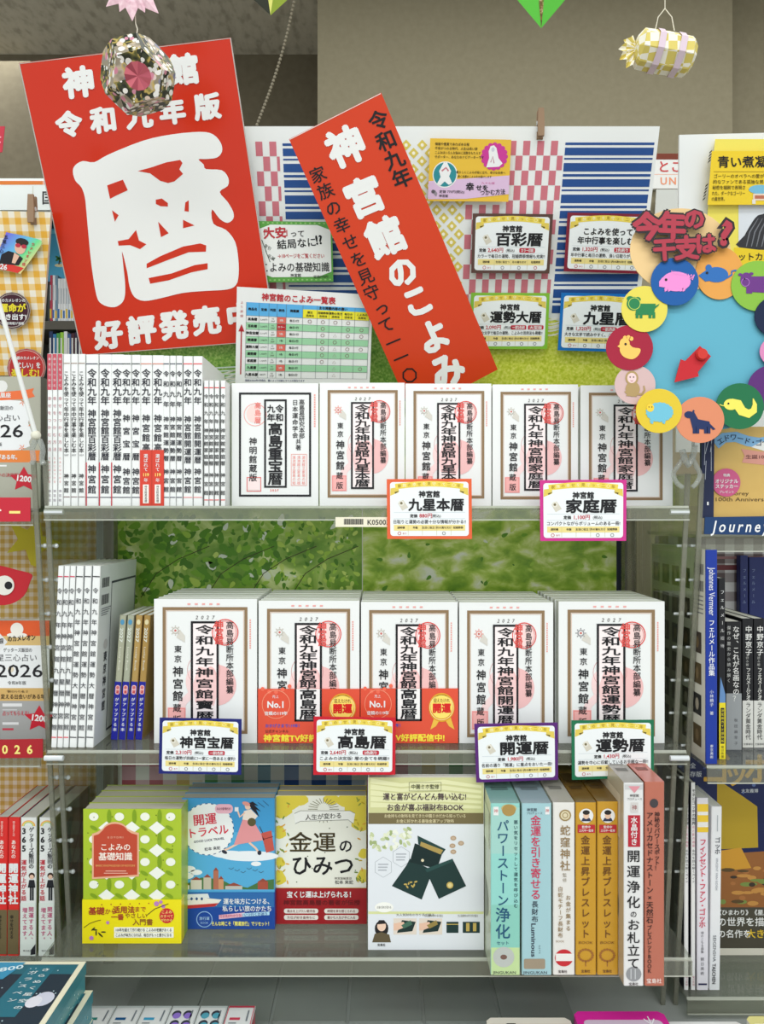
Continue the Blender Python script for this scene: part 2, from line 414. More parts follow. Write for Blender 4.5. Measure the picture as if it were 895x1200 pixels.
rack = thing('acrylic_rack', 'clear acrylic three-shelf rack in the middle, holding the white almanacs', 'display rack', (-0.02, 1.1, ZB))
side_panel(rack, XL - 0.003, EYE + 0.067, bz); side_panel(rack, XRt + 0.003, EYE + 0.05, bz)
for z, df, lip in ((Z1, 0.992, 0.014), (Z2, 1.0, 0.013), (Z3, 0.983, 0.018)): shelf(rack, XL, XRt, z, df, lip)
for x in (XL + 0.012, XRt - 0.012):
    mb = MB(); mb.box(x - 0.008, x + 0.008, DB - 0.03, DB - 0.012, ZB, EYE - 0.01, acrylic('acrylic_post', (0.75, 0.76, 0.68), 1.0, 0.08, 0.35, (150, 146, 130)))
    mb.build('back_post', rack)
for z in (Z1 - .008, Z2 - .008):
    for x0, x1 in ((XL, XL + 0.024), (XRt - 0.024, XRt)):
        mb = MB(); mb.tube([(x0, 0.992, z), (x1, 0.992, z)], 0.0035, CHROME, 10); mb.build('joint_pin', rack)
rackl = thing('acrylic_rack', 'left neighbouring clear acrylic rack, cut off by the photo edge', 'display rack', (-0.7, 1.1, ZB))
side_panel(rackl, -0.4535, EYE + 0.067, bz)
ZL1, ZL2, ZL3 = EYE + 0.005, EYE - 0.318, EYE - 0.624
for z, df in ((ZL1, 1.01), (ZL2, 1.03), (ZL3, 1.06)): shelf(rackl, -0.95, -0.457, z, df)
rackr = thing('acrylic_rack', 'right neighbouring clear acrylic rack, cut off by the photo edge', 'display rack', (0.7, 1.1, ZB))
side_panel(rackr, 0.417, EYE + 0.05, bz)
ZR1, ZR2, ZR3 = EYE - 0.03, EYE - 0.328, EYE - 0.669
for z, df in ((ZR1, 1.02), (ZR2, 0.995), (ZR3, 1.06)): shelf(rackr, 0.4205, 0.95, z, df)

# ------------------------------------------------------------------ backdrops
HP = lean_plane(148, 1.08, 460, DB)            # leaning header board plane
grass = noise_mat('grass_print', [(0.30, (96, 150, 60)), (0.5, (140, 186, 84)), (0.72, (188, 214, 126))], 260, 3, 0.35, (1, 1, 1))
grass2 = noise_mat('yellow_grass_print', [(0.30, (176, 190, 40)), (0.5, (206, 214, 74)), (0.72, (228, 230, 120))], 230, 3, 0.35)
mb, a, o = sheet(HP, (128, 148), (773, 148), (737, 462), (136, 462), 1, 1, WHITE, 0.004)
a = Art(mb, HP.pix, HP.n)
PINK = (206, 116, 128); BLUE = (30, 76, 142); YEL = (220, 200, 92)
def sx(x, y): return 447 + (x - 447) * (1 - (y - 148) * 0.000375)       # the board's own upright, seen leaning
def srect(x0, y0, x1, y1, c, l=1): a.poly([(sx(x0, y1), y1), (sx(x1, y1), y1), (sx(x1, y0), y0), (sx(x0, y0), y0)], c, l)
def tiles(x0, x1, y0, y1):
    n = 0; y = y0; cw = 8.2
    while y < y1:
        x = x0; k = n
        while x < x1 - 1:
            if k % 2 == 0: srect(x, y, min(x + cw, x1), min(y + 17, y1), PINK)
            x += cw; k += 1
        y += 17.5; n += 1
def stripes(x0, x1, y0, y1):
    y = y0; seq = [(3, 1.0), (3, 0), (9, 1), (3, 0), (2, 1), (4, 0), (10, 1), (3, 0)]; i = 0
    while y < y1:
        h, on = seq[i % len(seq)]
        if on: srect(x0, y, x1, min(y + h, y1), BLUE)
        y += h; i += 1
def flowers(x0, x1, y0, y1):
    r = 0; y = y0
    while y < y1:
        x = x0 + (9 if r % 2 else 0)
        while x < x1:
            X = sx(x, y); a.poly([(X, y + 6.5), (X + 6, y), (X, y - 6.5), (X - 6, y)], YEL); a.ell(X, y, 2.0, 2.2, (250, 246, 225), 2, 8)
            x += 19; 
        y += 9.5; r += 1
tiles(298, 326, 166, 345); stripes(330, 470, 168, 346); flowers(476, 546, 170, 395)
tiles(549, 660, 240, 372); tiles(598, 662, 165, 240); stripes(664, 769, 167, 368)
a.poly([(131, 461), (560, 461), (560, 405), (520, 385), (430, 372), (330, 352), (200, 345), (133, 345)], grass, 1)
a.poly([(520, 461), (736, 461), (743, 392), (690, 386), (640, 372), (560, 388), (540, 398), (520, 385)], grass2, 2)
for r, (cx, cy) in enumerate([(650, 372), (650, 380), (262, 436), (258, 445)]):
    for k in range(3): a.strip([(cx - 20 + t * 5, cy + k * 5 + 3 * math.sin(t * .6)) for t in range(9)], 1.8, (240, 238, 225), 3)
for k in range(6): a.strip([(236, 432 + 4 * k), (292, 429 + 4 * k)], 1.6, (226, 242, 232), 3)
tag(mb.build('header_board', origin=o), 'large laminated board of pink tiles, blue stripes and grass behind the top shelf', 'display board')
# leafy backdrop with checks below, hanging behind the shelves
leafm = noise_mat('leaf_print', [(0.26, (84, 128, 30)), (0.42, (120, 164, 52)), (0.55, (164, 196, 88)), (0.66, (222, 234, 160)), (0.78, (238, 244, 228))], 17, 6, 0.35, (1, 1, 1), 0, 0.7)
VB = vplane(DB)
mb, a, o = sheet(VB, (133, 470), (735, 470), (735, 1080), (133, 1080), 1, 1, (236, 236, 226), 0.003)
a = Art(mb, VB.pix, VB.n)
leafr = noise_mat('blurred_leaf_print', [(0.28, (98, 146, 28)), (0.42, (144, 184, 50)), (0.50, (182, 210, 84)), (0.58, (218, 232, 146)), (0.68, (244, 248, 232))], 26, 7, 0.35, (1, 1, 1.5), 0, 0.4)
a.rect(133, 470, 424, 850, leafm); a.rect(425, 470, 722, 850, leafr); a.rect(722, 470, 735, 1080, (40, 48, 66))
rl = random.Random(3)
lc = [(94, 150, 36), (124, 176, 48), (166, 204, 74), (204, 224, 116), (82, 134, 34), (184, 212, 90)]
for i in range(1100):
    x, y = rl.uniform(137, 718), rl.uniform(606, 705); r = rl.uniform(2, 6.5) * (1.25 if x < 330 else .75)
    t = rl.uniform(0, 6.28); q = []
    for k in range(10):
        u = k / 10 * 2 * math.pi; rx = r * math.cos(u); ry = r * .52 * math.sin(u) * (1 - .45 * math.cos(u))
        q.append((x + rx * math.cos(t) - ry * math.sin(t), y + rx * math.sin(t) + ry * math.cos(t)))
    if min(p_[0] for p_ in q) < 134 or max(p_[0] for p_ in q) > 721: continue
    if x > 418 and (rl.random() < .93 or x < 432): continue
    c = rl.choice(lc[:2] + [lc[4]] if (x < 330 and rl.random() < .75) else lc)
    if rl.random() < .07: c = (230, 238, 220)
    a.poly(q, c, 1.2 + 0.01 * (i % 200))
for i in range(4):
    x = 160 + i * 62 + rl.uniform(-20, 20); a.strip([(x, 700), (x + 18, 672), (x + 44, 655), (x + 80, 640)], .9, (70, 62, 30), 4)
bands = [(143, 159, (182, 92, 104)), (175, 191, (186, 108, 118)), (207, 222, (206, 178, 110)), (240, 255, (92, 152, 92)), (271, 286, (84, 146, 96)), (302, 317, (62, 120, 146)), (333, 350, (40, 76, 140)), (365, 382, (40, 76, 140)), (396, 412, (40, 76, 140)), (430, 446, (190, 104, 118)), (462, 478, (190, 104, 118)), (494, 510, (206, 178, 110)), (526, 542, (92, 152, 92)), (558, 574, (62, 120, 146)), (590, 606, (40, 76, 140)), (622, 638, (182, 92, 104))]
for i, (x0, x1, c) in enumerate(bands):
    lt = tuple(int(v * .5 + 236 * .5) for v in c)
    a.rect(x0, 850, x1, 1078, lt, 1)
    for y in range(850, 1070, 32): a.rect(x0, y, x1, y + 16, c, 2)
    for y in range(850, 1070, 32): a.rect(x1, y, x1 + 15.5, y + 16, tuple(int(v * .35 + 236 * .65) for v in c), 1)
tag(mb.build('backdrop', origin=o), 'hanging backdrop of green leaves over pastel checks behind the shelves', 'backdrop')

# ------------------------------------------------------------------ books
def front_book(name, label, x0, y0, x1, y1, d, t, pr, group=None, cover=WHITE, pages=PAPER, cat='book', zb=None, side=None):
    s = d / F; W, H = (x1 - x0) * s, (y1 - y0) * s; X0 = (x0 - CX) * s
    z0 = EYE + (CY - y1) * s if zb is None else zb
    r = thing(name, label, cat, (X0 + W / 2, d + t / 2, z0), group)
    mb = MB(); b = 0.0009; c = mat(cover, 0.32); sd = mat(side or cover, 0.32)
    mb.box(X0, X0 + W, d, d + b, z0, z0 + H, c); mb.box(X0, X0 + W, d + t - b, d + t, z0, z0 + H, c)
    mb.box(X0 + W - b, X0 + W, d + b, d + t - b, z0, z0 + H, sd)
    f = lambda x, y: Vector((X0 + (x - x0) * s, d, z0 + H - (y - y0) * s))
    if pr: pr(Art(mb, f, (0, -1, 0)))
    mb.build('cover', r)
    pg = MB(); pg.box(X0 + 0.0014, X0 + W - b, d + b, d + t - b, z0 + 0.0012, z0 + H - 0.0005, mat(pages, 0.8))
    n = 5
    for i in range(1, n): pg.box(X0 + 0.0012, X0 + 0.0014, d + b + (t - 2 * b) * i / n, d + b + (t - 2 * b) * i / n + .0004, z0 + .002, z0 + H - .002, mat((196, 196, 188), 0.8))
    pg.build('page_block', r)
    return r
def spine_book(name, label, x0, x1, y0, y1, d, depth, pr, group=None, spine=WHITE, cover=None, pages=PAPER, cat='book', lean=0.0, zb=None, prl=None, prr=None, left=None, tops=None):
    s = d / F; W, H = (x1 - x0) * s, (y1 - y0) * s; X0 = (x0 - CX) * s
    z0 = EYE + (CY - y1) * s if zb is None else zb
    r = thing(name, label, cat, (X0 + W / 2, d + depth / 2, z0), group)
    mb = MB(); b = min(0.0008, W * .12); c = mat(cover or spine, 0.32); sp = mat(spine, 0.32)
    e = min(0.0016, W * 0.2)                   # rounded spine
    pts = [(X0, d + e), (X0 + e * .3, d + e * .3), (X0 + e, d), (X0 + W - e, d), (X0 + W - e * .3, d + e * .3), (X0 + W, d + e)]
    ins = [(x, y + b) for x, y in reversed(pts)]
    ring = pts + [(X0 + W, d + e + b), (X0, d + e + b)]
    mb.prism([(x, y, z0 + H) for x, y in ring], (0, 0, -H), sp)
    mb.box(X0, X0 + b, d + e, d + depth, z0, z0 + H, mat(left, 0.32) if left else c); mb.box(X0 + W - b, X0 + W, d + e, d + depth, z0, z0 + H, c)
    f = lambda x, y: Vector((X0 + (x - x0) * s, d, z0 + H - (y - y0) * s))
    if pr: pr(Art(mb, f, (0, -1, 0)))
    if prl: prl(Art(mb, lambda x, y: Vector((X0, d + depth * (1 - x), z0 + H * (1 - y))), (-1, 0, 0)))
    if prr: prr(Art(mb, lambda x, y: Vector((X0 + W, d + depth * x, z0 + H * (1 - y))), (1, 0, 0)))
    mb.build('cover', r)
    pg = MB(); pg.box(X0 + b, X0 + W - b, d + e + b, d + depth - 0.002, z0 + 0.001, z0 + H - 0.0006, mat(tops or pages, 0.8)); pg.build('page_block', r)
    if lean: r.rotation_euler = (0, lean, 0)
    return r
BROWN = (142, 116, 84); SEAL = (226, 84, 78); BLUSH = (240, 190, 188)
def almanac(title, x0, y0, w, h, seal_left=True, icon=(190, 186, 172)):
    def pr(a):
        kx, ky = w / 120.0, h / 172.0
        g = a.f; b = Art(a.mb, lambda x, y: g(x0 + x * kx, y0 + y * ky), a.n)
        b.frame(10, 12.5, 109, 161, 3.6, BROWN); b.frame(14, 16.5, 105, 157, .8, (222, 196, 176))
        b.ell(73, 104, 23, 24, BLUSH, 1); b.ring(58, 86, 19, .5, (214, 150, 150), 2); b.ell(46, 100, 9, 16, (246, 214, 212), 1.5)
        b.poly([(28, 150), (38, 126), (54, 110), (48, 104), (30, 122), (24, 138)], (246, 216, 214), 1.2)
        b.ring(83, 42, 15, 1.2, SEAL, 3); b.ring(83, 42, 13, .5, SEAL, 3)
        b.ell(83, 42, 13, 13, (248, 216, 212), 2)
        b.vtext('神宮館', 76, 29, 56, 10.5, SEAL, 3.4, 0.025)
        b.rect(16, 130, 37, 152, (244, 178, 174), 2); b.frame(17, 131, 36, 151, .6, (230, 120, 116), 2.3)
        b.rect(44, 30, 75, 148, (250, 238, 237), 2.5); b.ell(66, 104, 8.9, 22, BLUSH, 2.8)
        b.poly([(45, 104), (52, 82), (70, 86), (75, 110), (70, 128), (48, 124)], (246, 206, 204), 2.9)
        b.frame(43, 29, 75.5, 149, 2.6, BLACK, 4)
        b.vtext(title, 59.2, 32.6, 136 if '高島暦' in title else 146, 11.2, BLACK, 5, 0.021, 1.95)
        b.text('2027', 47, 24.5, 6, (60, 50, 44), 3, 0, 1, 0, 'l', None, .55, .2)
        b.vtext('高島易断所本部編纂', 88.5, 29, 114, 9.6, BLACK, 5, 0.010, 0.95)
        b.vtext('東京', 28, 56, 79, 9.0, BLACK, 4, 0.012); b.vtext('神宮館', 28, 81, 124, 12.6, BLACK, 4, 0.02); b.vtext('蔵版', 27, 124, 151, 10, BLACK, 4, 0.014)
        b.ell(25, 40, 4, 4, icon, 2, 12); b.ell(25, 40, 2.6, 2.6, WHITE, 2.3, 10); b.ell(25, 40, 1.5, 1.5, (200, 110, 100), 2.6, 8)
        for k in range(8): b.strip([(25 + 4.4 * math.cos(k * .785), 40 + 4.4 * math.sin(k * .785)), (25 + 6 * math.cos(k * .785), 40 + 6 * math.sin(k * .785))], 1.1, icon, 2)
        b.poly([(26, 48), (36, 54), (36, 46), (30, 39)], (214, 210, 200), 1.8)
        for k in range(5): b.rect(39 + k * 8.5, 8, 42.5 + k * 8.5, 10, (236, 170, 164), 2)
        for k in range(13): b.rect(111.4, 27 + k * 2.7, 113, 28.8 + k * 2.7, (238, 160, 150), 2)
    return pr

# top shelf, face out
def jyuhou(a):
    a.frame(280, 463, 364.5, 585, 2.4, BLACK, 2); a.frame(309.5, 471, 336, 574.5, 2.2, BLACK, 3)
    a.ring(299, 489, 13, .8, (242, 170, 164), 1); a.ell(297, 488, 8, 10, (248, 214, 208), 1.2); a.vtext('高島暦', 302, 474, 500, 8, (238, 128, 120), 2, 0.02)
    a.vtext('令和', 327.5, 477, 497.5, 9.8, BLACK, 4, 0.022); a.vtext('九年', 317.7, 477, 497.5, 9.8, BLACK, 4, 0.022)
    a.vtext('高島重宝暦', 322.6, 498.5, 571.5, 15.4, BLACK, 4, 0.025, 1.14)
    a.vtext('高島易研究本部', 353.6, 471, 517, 7, BLACK, 3, 0.012); a.vtext('日本運命学会', 345.8, 471, 517, 7, BLACK, 3, 0.012); a.vtext('共著', 349.6, 517, 531, 6.6, BLACK, 3, 0.012)
    a.vtext('神明館蔵版', 296.5, 515, 568, 9.6, BLACK, 3, 0.016)
    a.frame(289, 562, 306, 579, 1.0, (226, 120, 116), 2); a.rect(291, 564, 304, 577, (248, 226, 224), 1.5)
    a.frame(341, 535, 359.5, 572, .5, (238, 150, 140), 2)
    for k in range(3): a.vtext('清流館之家易の秘', 344.5 + k * 5.6, 537, 571, 4.2, (238, 140, 130), 2)
    a.text('2027', 316, 577.5, 3.4, (224, 90, 80), 3, 0.03, align='l', gap=.3)
    for k in range(14): a.rect(367.8, 465 + k * 2.8, 369.6, 467 + k * 2.8, (240, 170, 160), 2)
front_book('almanac', 'black-framed white almanac facing out, beside the upright spines on top shelf', 271.5, 452, 373, 596, 1.035, 0.014, jyuhou, None, zb=Z1)
for i, (x0, x1, t, lab) in enumerate([(374.5, 474, '令和九年神宮館九星本暦', 'brown-framed white almanac right of the black-framed one on the top shelf'),
        (475, 575.5, '令和九年神宮館九星本暦', 'brown-framed almanac behind the orange-bordered price card on the top shelf'),
        (577, 677, '令和九年神宮館家庭暦', 'brown-framed top shelf almanac, its right corner behind the magenta-bordered price card'),
        (680, 788, '令和九年神宮館家庭暦', 'last brown-framed almanac at the right end of the top shelf')]):
    y0 = 452.5 + i
    front_book('almanac', lab, x0, y0, x1, 597, 1.035, 0.014, almanac(t, x0 + 1, y0 - 2, (x1 - x0) * (1.0 if i < 3 else .97), 146, icon=(232, 150, 140) if i == 0 else (196, 192, 180)), 'face-out almanacs on the top shelf', zb=Z1)

# top shelf, upright spines
XS = lambda z: (592 - z)
def sp_pink(x0, x1):
    def pr(a):
        m = (x0 + x1) / 2; a.rect(x0 + .2, 414, x1 - .4, 456, (196, 82, 96), 1)
        a.vtext('幸せをつかむ', m, 417, 454, 3.4, WHITE, 2); a.vtext('幸せをつかむ方法', m, 462, 530, 4.6, (190, 120, 130), 2); a.vtext('神宮館', m, 572, 588, 3.6, (150, 140, 150), 2)
        a.vtext('たまにはつける', m, 534, 566, 3, (226, 150, 150), 2)
    return pr
def sp_ichi(x0, x1):
    def pr(a):
        m = (x0 + x1) / 2 - .2; a.rect(x0 + .3, 424.5, x1 - .3, 425.3, (150, 120, 100), 2); a.rect(x0 + .3, 581, x1 - .3, 581.8, (120, 90, 90), 2)
        a.vtext('こよみを使って年中行事を楽しむ本', m, 434, 530, 6.2, BLACK, 3, 0.012); a.text('2027', m, 532.5, 2.6, BLACK, 3, align='c'); a.vtext('神宮館', m, 553, 578, 6, BLACK, 3, 0.012)
    return pr
def sp_main(x0, x1, t1, y1a, y1b, t2, y2a, y2b, sz, line, red=False, band=False, low=(40, 46, 70)):
    def pr(a):
        m = (x0 + x1) / 2; a.rect(x0 + .3, 425, x1 - .3, 426, line, 2)
        k = .018
        a.vtext('令和九年', m, 431.5, 474 if sz > 8 else 479, sz, (30, 32, 44), 3, k)
        a.vtext(t1, m, y1a, y1b, sz * .93, (30, 32, 44), 3, k); a.vtext(t2, m, y2a, y2b, sz * .93, (30, 32, 44), 3, k)
        a.rect(x0 + .3, 581.5, x1 - .3, 582.4, low, 2)
        if red: a.rect(x0 + .1, 541, x0 + 1.3, 592, (196, 40, 60), 2.5)
    return pr
def band_part(root, x0, x1):
    mb = MB(); d = 1.005; s = d / F; X0, X1 = (x0 - CX) * s - .0004, (x1 - CX) * s + .0004; z0 = Z1; zt = Z1 + (592 - 526.5) * s
    mb.box(X0, X1, d - .0012, d - .0007, z0, zt, mat((214, 66, 48), 0.3)); mb.box(X0, X0 + .0004, d - .001, d + .05, z0, zt, mat((214, 66, 48), .3)); mb.box(X1 - .0004, X1, d - .001, d + .05, z0, zt, mat((214, 66, 48), .3))
    a = Art(mb, lambda x, y: Vector(((x - CX) * s, d - .0012, Z1 + (592 - y) * s)), (0, -1, 0)); m = (x0 + x1) / 2
    a.vtext('選ばれて', m, 531, 552, 5, WHITE, 2, .015); a.text('119', m, 555.5, 5, (250, 226, 120), 2, .03, align='c'); a.put('年', m, 562, 5.2, WHITE, 2)
    a.rect(m - 3.4, 567, m + 3.4, 589, (244, 240, 232), 1); a.vtext('神宮館高島暦', m, 568, 588, 3.4, (60, 40, 40), 2)
    mb.build('belly_band', root)
D1 = 1.005
def row(kind, label, xs, y0, mk, group, name='almanac', post=None, ordn=None, top=None, **kw):
    ords = {2: ['left', 'right'], 3: ['left', 'middle', 'right'], 4: ['leftmost', 'second', 'third', 'rightmost']}[len(xs)]
    r0 = None; x00 = None
    for i, (x0, x1) in enumerate(xs):
        lab = label % ords[i]
        if r0 is None:
            r0 = spine_book(name, lab, x0, x1, y0, 592, D1, kw.get('depth', 0.14), mk(x0, x1), group, zb=Z1, cover=kw.get('cover')); x00 = x0
            if post: post(r0, x0, x1)
        else: copy_tree(r0, ((x0 - x00) * D1 / F, 0, 0), lab, group)
G = 'upright spines on the top shelf'
row(0, 'thin pink-topped spine at the left end of the top shelf, %s of three', [(55.4, 61), (61.4, 67), (67.8, 73.4)], 413.5, sp_pink, G, 'thin_book')
row(0, 'slim white spine with small text beside the pink-topped ones, %s of three', [(74, 82.2), (82.8, 91), (91.6, 99.8)], 414, sp_ichi, G, 'thin_book')
row(0, 'thick white spine with dark red lower edge line, %s of three on top shelf', [(100.6, 115.2), (116, 130), (130.2, 142.6)], 414.5, lambda a, b: sp_main(a, b, '神宮館百彩暦', 479, 539, '神宮館', 543, 579, 11, (40, 46, 74), True), G)
row(0, 'white spine with widely spaced characters, %s of two beside the red-banded ones', [(143, 153.5), (154, 164)], 415, lambda a, b: sp_main(a, b, '神宮宝暦', 482, 542, '神宮館', 547, 579, 9.8, (50, 56, 60), False), G)
row(0, 'white spine with an orange-red belly band, %s of two on the top shelf', [(164.6, 178), (178.4, 190.8)], 415.5, lambda a, b: sp_main(a, b, '神宮館高島暦', 484, 552, ' ', 560, 575, 10.6, (214, 130, 110)), G, post=band_part)
row(0, 'narrow white spine right of the red-banded pair, %s of three', [(191.2, 198.4), (198.8, 206), (206.4, 213.6)], 416, lambda a, b: sp_main(a, b, '神宮館運勢暦', 486, 541, '神宮館', 547, 578, 7.2, (40, 46, 74)), G)
row(0, 'white spine with red lines, %s of two, taller neighbour of the short narrow spines', [(214.6, 225.6), (226.2, 236.6)], 416.5, lambda a, b: sp_main(a, b, '神宮館開運暦', 486, 543, '神宮館', 547, 578, 9.4, (232, 60, 70), low=(238, 140, 140)), G)
def sp_small(x0, x1):
    def pr(a):
        m = (x0 + x1) / 2; a.rect(x0 + .2, 453, x1 - .2, 454, (226, 60, 66), 2); a.rect(x0 + .2, 584.5, x1 - .2, 585.5, (226, 90, 90), 2)
        a.vtext('令和九年', m, 459, 498, 5.6, BLACK, 3, .012); a.vtext('神宮館家庭暦', m, 500, 546, 5.6, BLACK, 3, .012); a.vtext('神宮館', m, 551, 582, 5.6, BLACK, 3, .012)
    return pr
row(0, 'short narrow white spine at the right end of the upright row, %s of four', [(239, 244.4), (245, 250.6), (251.4, 258), (258.6, 265.2)], 445, sp_small, G, 'thin_book', depth=0.128)

# middle shelf: five stacks of almanacs facing out
def obi_part(root, x0, x1, y1, d, n_left):
    s = d / F; mb = MB(); X0, X1 = (x0 - CX) * s - .0006, (x1 - CX) * s + .0006; z0 = Z2; top = 808
    zt = Z2 + (y1 - top) * s
    c = mat((226, 84, 58), .3)
    mb.box(X0, X1, d - .0022, d - .0014, z0 + .0005, zt, c); mb.box(X1 - .0005, X1, d - .0014, d + .018, z0 + .0005, zt, c); mb.box(X0, X0 + .0005, d - .0014, d + .018, z0 + .0005, zt, c)
    w = x1 - x0; f = lambda x, y: Vector(((x0 + x / 120 * w - CX) * s, d - .0022, Z2 + (y1 - y) * s)); a = Art(mb, f, (0, -1, 0))
    a.rect(43, 808, 75.5, 846, (244, 242, 240), 1); a.rect(43, 808, 45.4, 846, BLACK, 2); a.rect(73.1, 808, 75.5, 846, BLACK, 2); a.rect(43, 843.6, 75.5, 846, BLACK, 2)
    a.vtext('高島暦', 59.2, 808.5, 843.5, 12.4, BLACK, 3, .022, 1.72)
    a.ring(21, 826, 16.5, .8, (240, 150, 120), 1); a.put('売', 18.5, 817, 4, WHITE, 2); a.put('上', 22.5, 817, 4, WHITE, 2); a.text('No.1', 21, 826, 10.5, WHITE, 2, .03, align='c'); a.text('信頼の119年', 21, 836.5, 5, WHITE, 2, .02, align='c')
    for k in range(5): a.ell(5 + k * 8, 808 + 4 * math.sin(k), 2.4, 2.4, (240, 110, 84), .6, 10)
    a.poly([(86, 856), (92, 838), (110, 838), (116, 856), (109, 852), (104, 844), (98, 844), (93, 852)], (238, 190, 70), 1.2)
    a.ell(100, 830, 16, 17, (226, 160, 40), 1.6); a.ring(100, 830, 14.6, .6, (250, 240, 180), 2); a.ell(100, 829, 13.6, 14, (252, 226, 110), 2)
    a.text('迎えたけれ', 100, 822, 5.4, (120, 60, 20), 3, .01, align='c', fit=20); a.text('開運', 100, 831, 11.5, (220, 34, 30), 3, .045, align='c')
    a.text('おかげさまで119年！', 8, 851, 4.6, (60, 90, 190), 2, .02, fit=44); a.text('公式チャンネル', 8, 857.5, 4, (90, 40, 40), 2, .01)
    a.text('神宮館TV好評配信中!', 6, 865.5, 9, (252, 232, 70), 2, .035, fit=98)
    mb.build('belly_band', root)
stacks = [(180.5, 301, 703, 872, '令和九年神宮館寶暦', 'behind the navy-bordered price card', 0),
          (303, 421, 705, 872, '令和九年神宮館高島暦', 'left of the two with an orange-red belly band', 1),
          (423, 536, 707, 872.5, '令和九年神宮館高島暦', 'right of the two with an orange-red belly band', 1),
          (538, 648, 709, 874, '令和九年神宮館開運暦', 'behind the purple-bordered price card', 0),
          (654.5, 778.5, 709, 875, '令和九年神宮館運勢暦', 'at the right end, behind the green-bordered price card', 0)]
D2 = 1.03
for i, (x0, x1, y0, y1, t, where, obi) in enumerate(stacks):
    g = 'almanac stacks on the middle shelf'
    r = \
        front_book('almanac', 'front white almanac, stack ' + where, x0, y0, x1, y1, D2, 0.0233, almanac(t, x0, y0 - 3, x1 - x0, 172, icon=(228, 150, 140) if i == 3 else (150, 148, 150) if i == 4 else (196, 190, 178)), g, zb=Z2, pages=(222, 226, 214))
    if obi: obi_part(r, x0, x1, y1, D2, 0)
    for k, o_ in enumerate(['second', 'third', 'fourth', 'fifth', 'rearmost']):
        copy_tree(r, (0, 0.0235 * (k + 1), 0), '%s almanac from front, stack %s' % (o_, where) if o_ != 'rearmost' else 'rearmost almanac, stack ' + where, g)

# middle shelf, leaning white spines at left and four gold and blue ones
def sp_lean(x0, x1, t, line, low):
    def pr(a):
        m = (x0 + x1) / 2; a.rect(x0 + .2, 676, x1 - .2, 677.2, line, 2); a.rect(x0 + .2, 864.5, x1 - .2, 865.6, low, 2)
        a.vtext('令和九年' + '神宮館' + t + '神宮館', m, 687, 860, 7, (40, 42, 50), 3, .006)
    return pr
def back_cover(a):                             # 0..1 across the cover
    a.frame(.30, .10, .985, .96, .012, (60, 62, 76), 1)
    for y in (.07, .165):
        for k in range(9): a.rect(.06 + k * .02, y, .06 + k * .02 + (.008 if k % 2 else .013), y + .055, (40, 40, 44), 1)
    for k in range(4): a.rect(.06, .24 + k * .012, .3 - .03 * k, .245 + k * .012, (120, 124, 130), 1)
    for q, ch in enumerate('東京神宮館'): a.put(ch, .2, .52 + q * .07, .06, (50, 52, 62), 2, 0, .02, 1.4)
    a.ell(.2, .45, .05, .03, (190, 190, 190), 1, 12)
lean = 0.040
gl_ = 'leaning white spines on the middle shelf'
first = None
for i, (x0, x1) in enumerate([(59.6, 65.8), (66.8, 73), (73.8, 79.8)]):
    o_ = ['leftmost', 'second', 'third'][i]
    lab = '%s of the thin leaning white spines with a red line on the middle shelf' % o_
    if not first: first = spine_book('almanac', lab, x0, x1, 664, 877, 1.01, 0.148, sp_lean(x0, x1, '九星暦', (206, 40, 80), (226, 60, 80)), gl_, zb=Z2 + .0004, lean=lean)
    else: copy_tree(first, ((x0 - 59.6) * 1.01 / F, 0, 0), lab, gl_)
for i, (x0, x1) in enumerate([(81, 89.4), (90.8, 98.8), (100.2, 109.2)]):
    lab = ['thicker leaning white spine with a black line next to the red-lined thin ones', 'thicker leaning white spine with a black line, middle of those three', 'last leaning white book on the middle shelf, its framed back cover showing'][i]
    spine_book('almanac', lab, x0, x1, 664, 877, 1.01, 0.148, sp_lean(x0, x1, '運勢大暦', (30, 30, 34), (40, 40, 50)), gl_, zb=Z2 + .0004, lean=lean, cover=(220, 226, 226), prr=back_cover)
def sp_gold(x0, x1, c):
    def pr(a):
        m = (x0 + x1) / 2; a.rect(x0, 799, x1, 867, (24, 30, 150), 1); a.ell(m, 729, 2.4, 3.2, (80, 150, 190) if c[2] > 100 else (226, 214, 170), 2, 10)
        a.text('2027', m, 744, 5, (230, 236, 226), 3, .02, .9, math.pi / 2, 'c', 17); a.text('Lucky Book', m, 772, 3, (236, 236, 220), 3, 0, 1, math.pi / 2, 'c', 28)
        a.rrect(m - 2.6, 803, m + 2.6, 814, 2.4, (240, 190, 186), 2); a.vtext('幸運', m, 803.5, 813.5, 4, (200, 40, 60), 3, .02); a.vtext('がアップする本', m, 817, 858, 4.6, WHITE, 3, .014)
    return pr
for i, (x0, c, n_) in enumerate([(130, (172, 174, 150), 'first silver-green'), (139.2, (168, 172, 150), 'second silver-green'), (149, (178, 146, 84), 'first gold'), (158.6, (172, 138, 74), 'second gold')]):
    spine_book('fortune_diary', '%s spine with a blue lower band, leaning beside the front almanac stacks' % n_, x0, x0 + 7.6, 721, 867, 1.045, 0.105, sp_gold(x0, x0 + 7.6, c), 'silver and gold spines with blue bands', spine=c, zb=Z2 + .0004, lean=0.070)

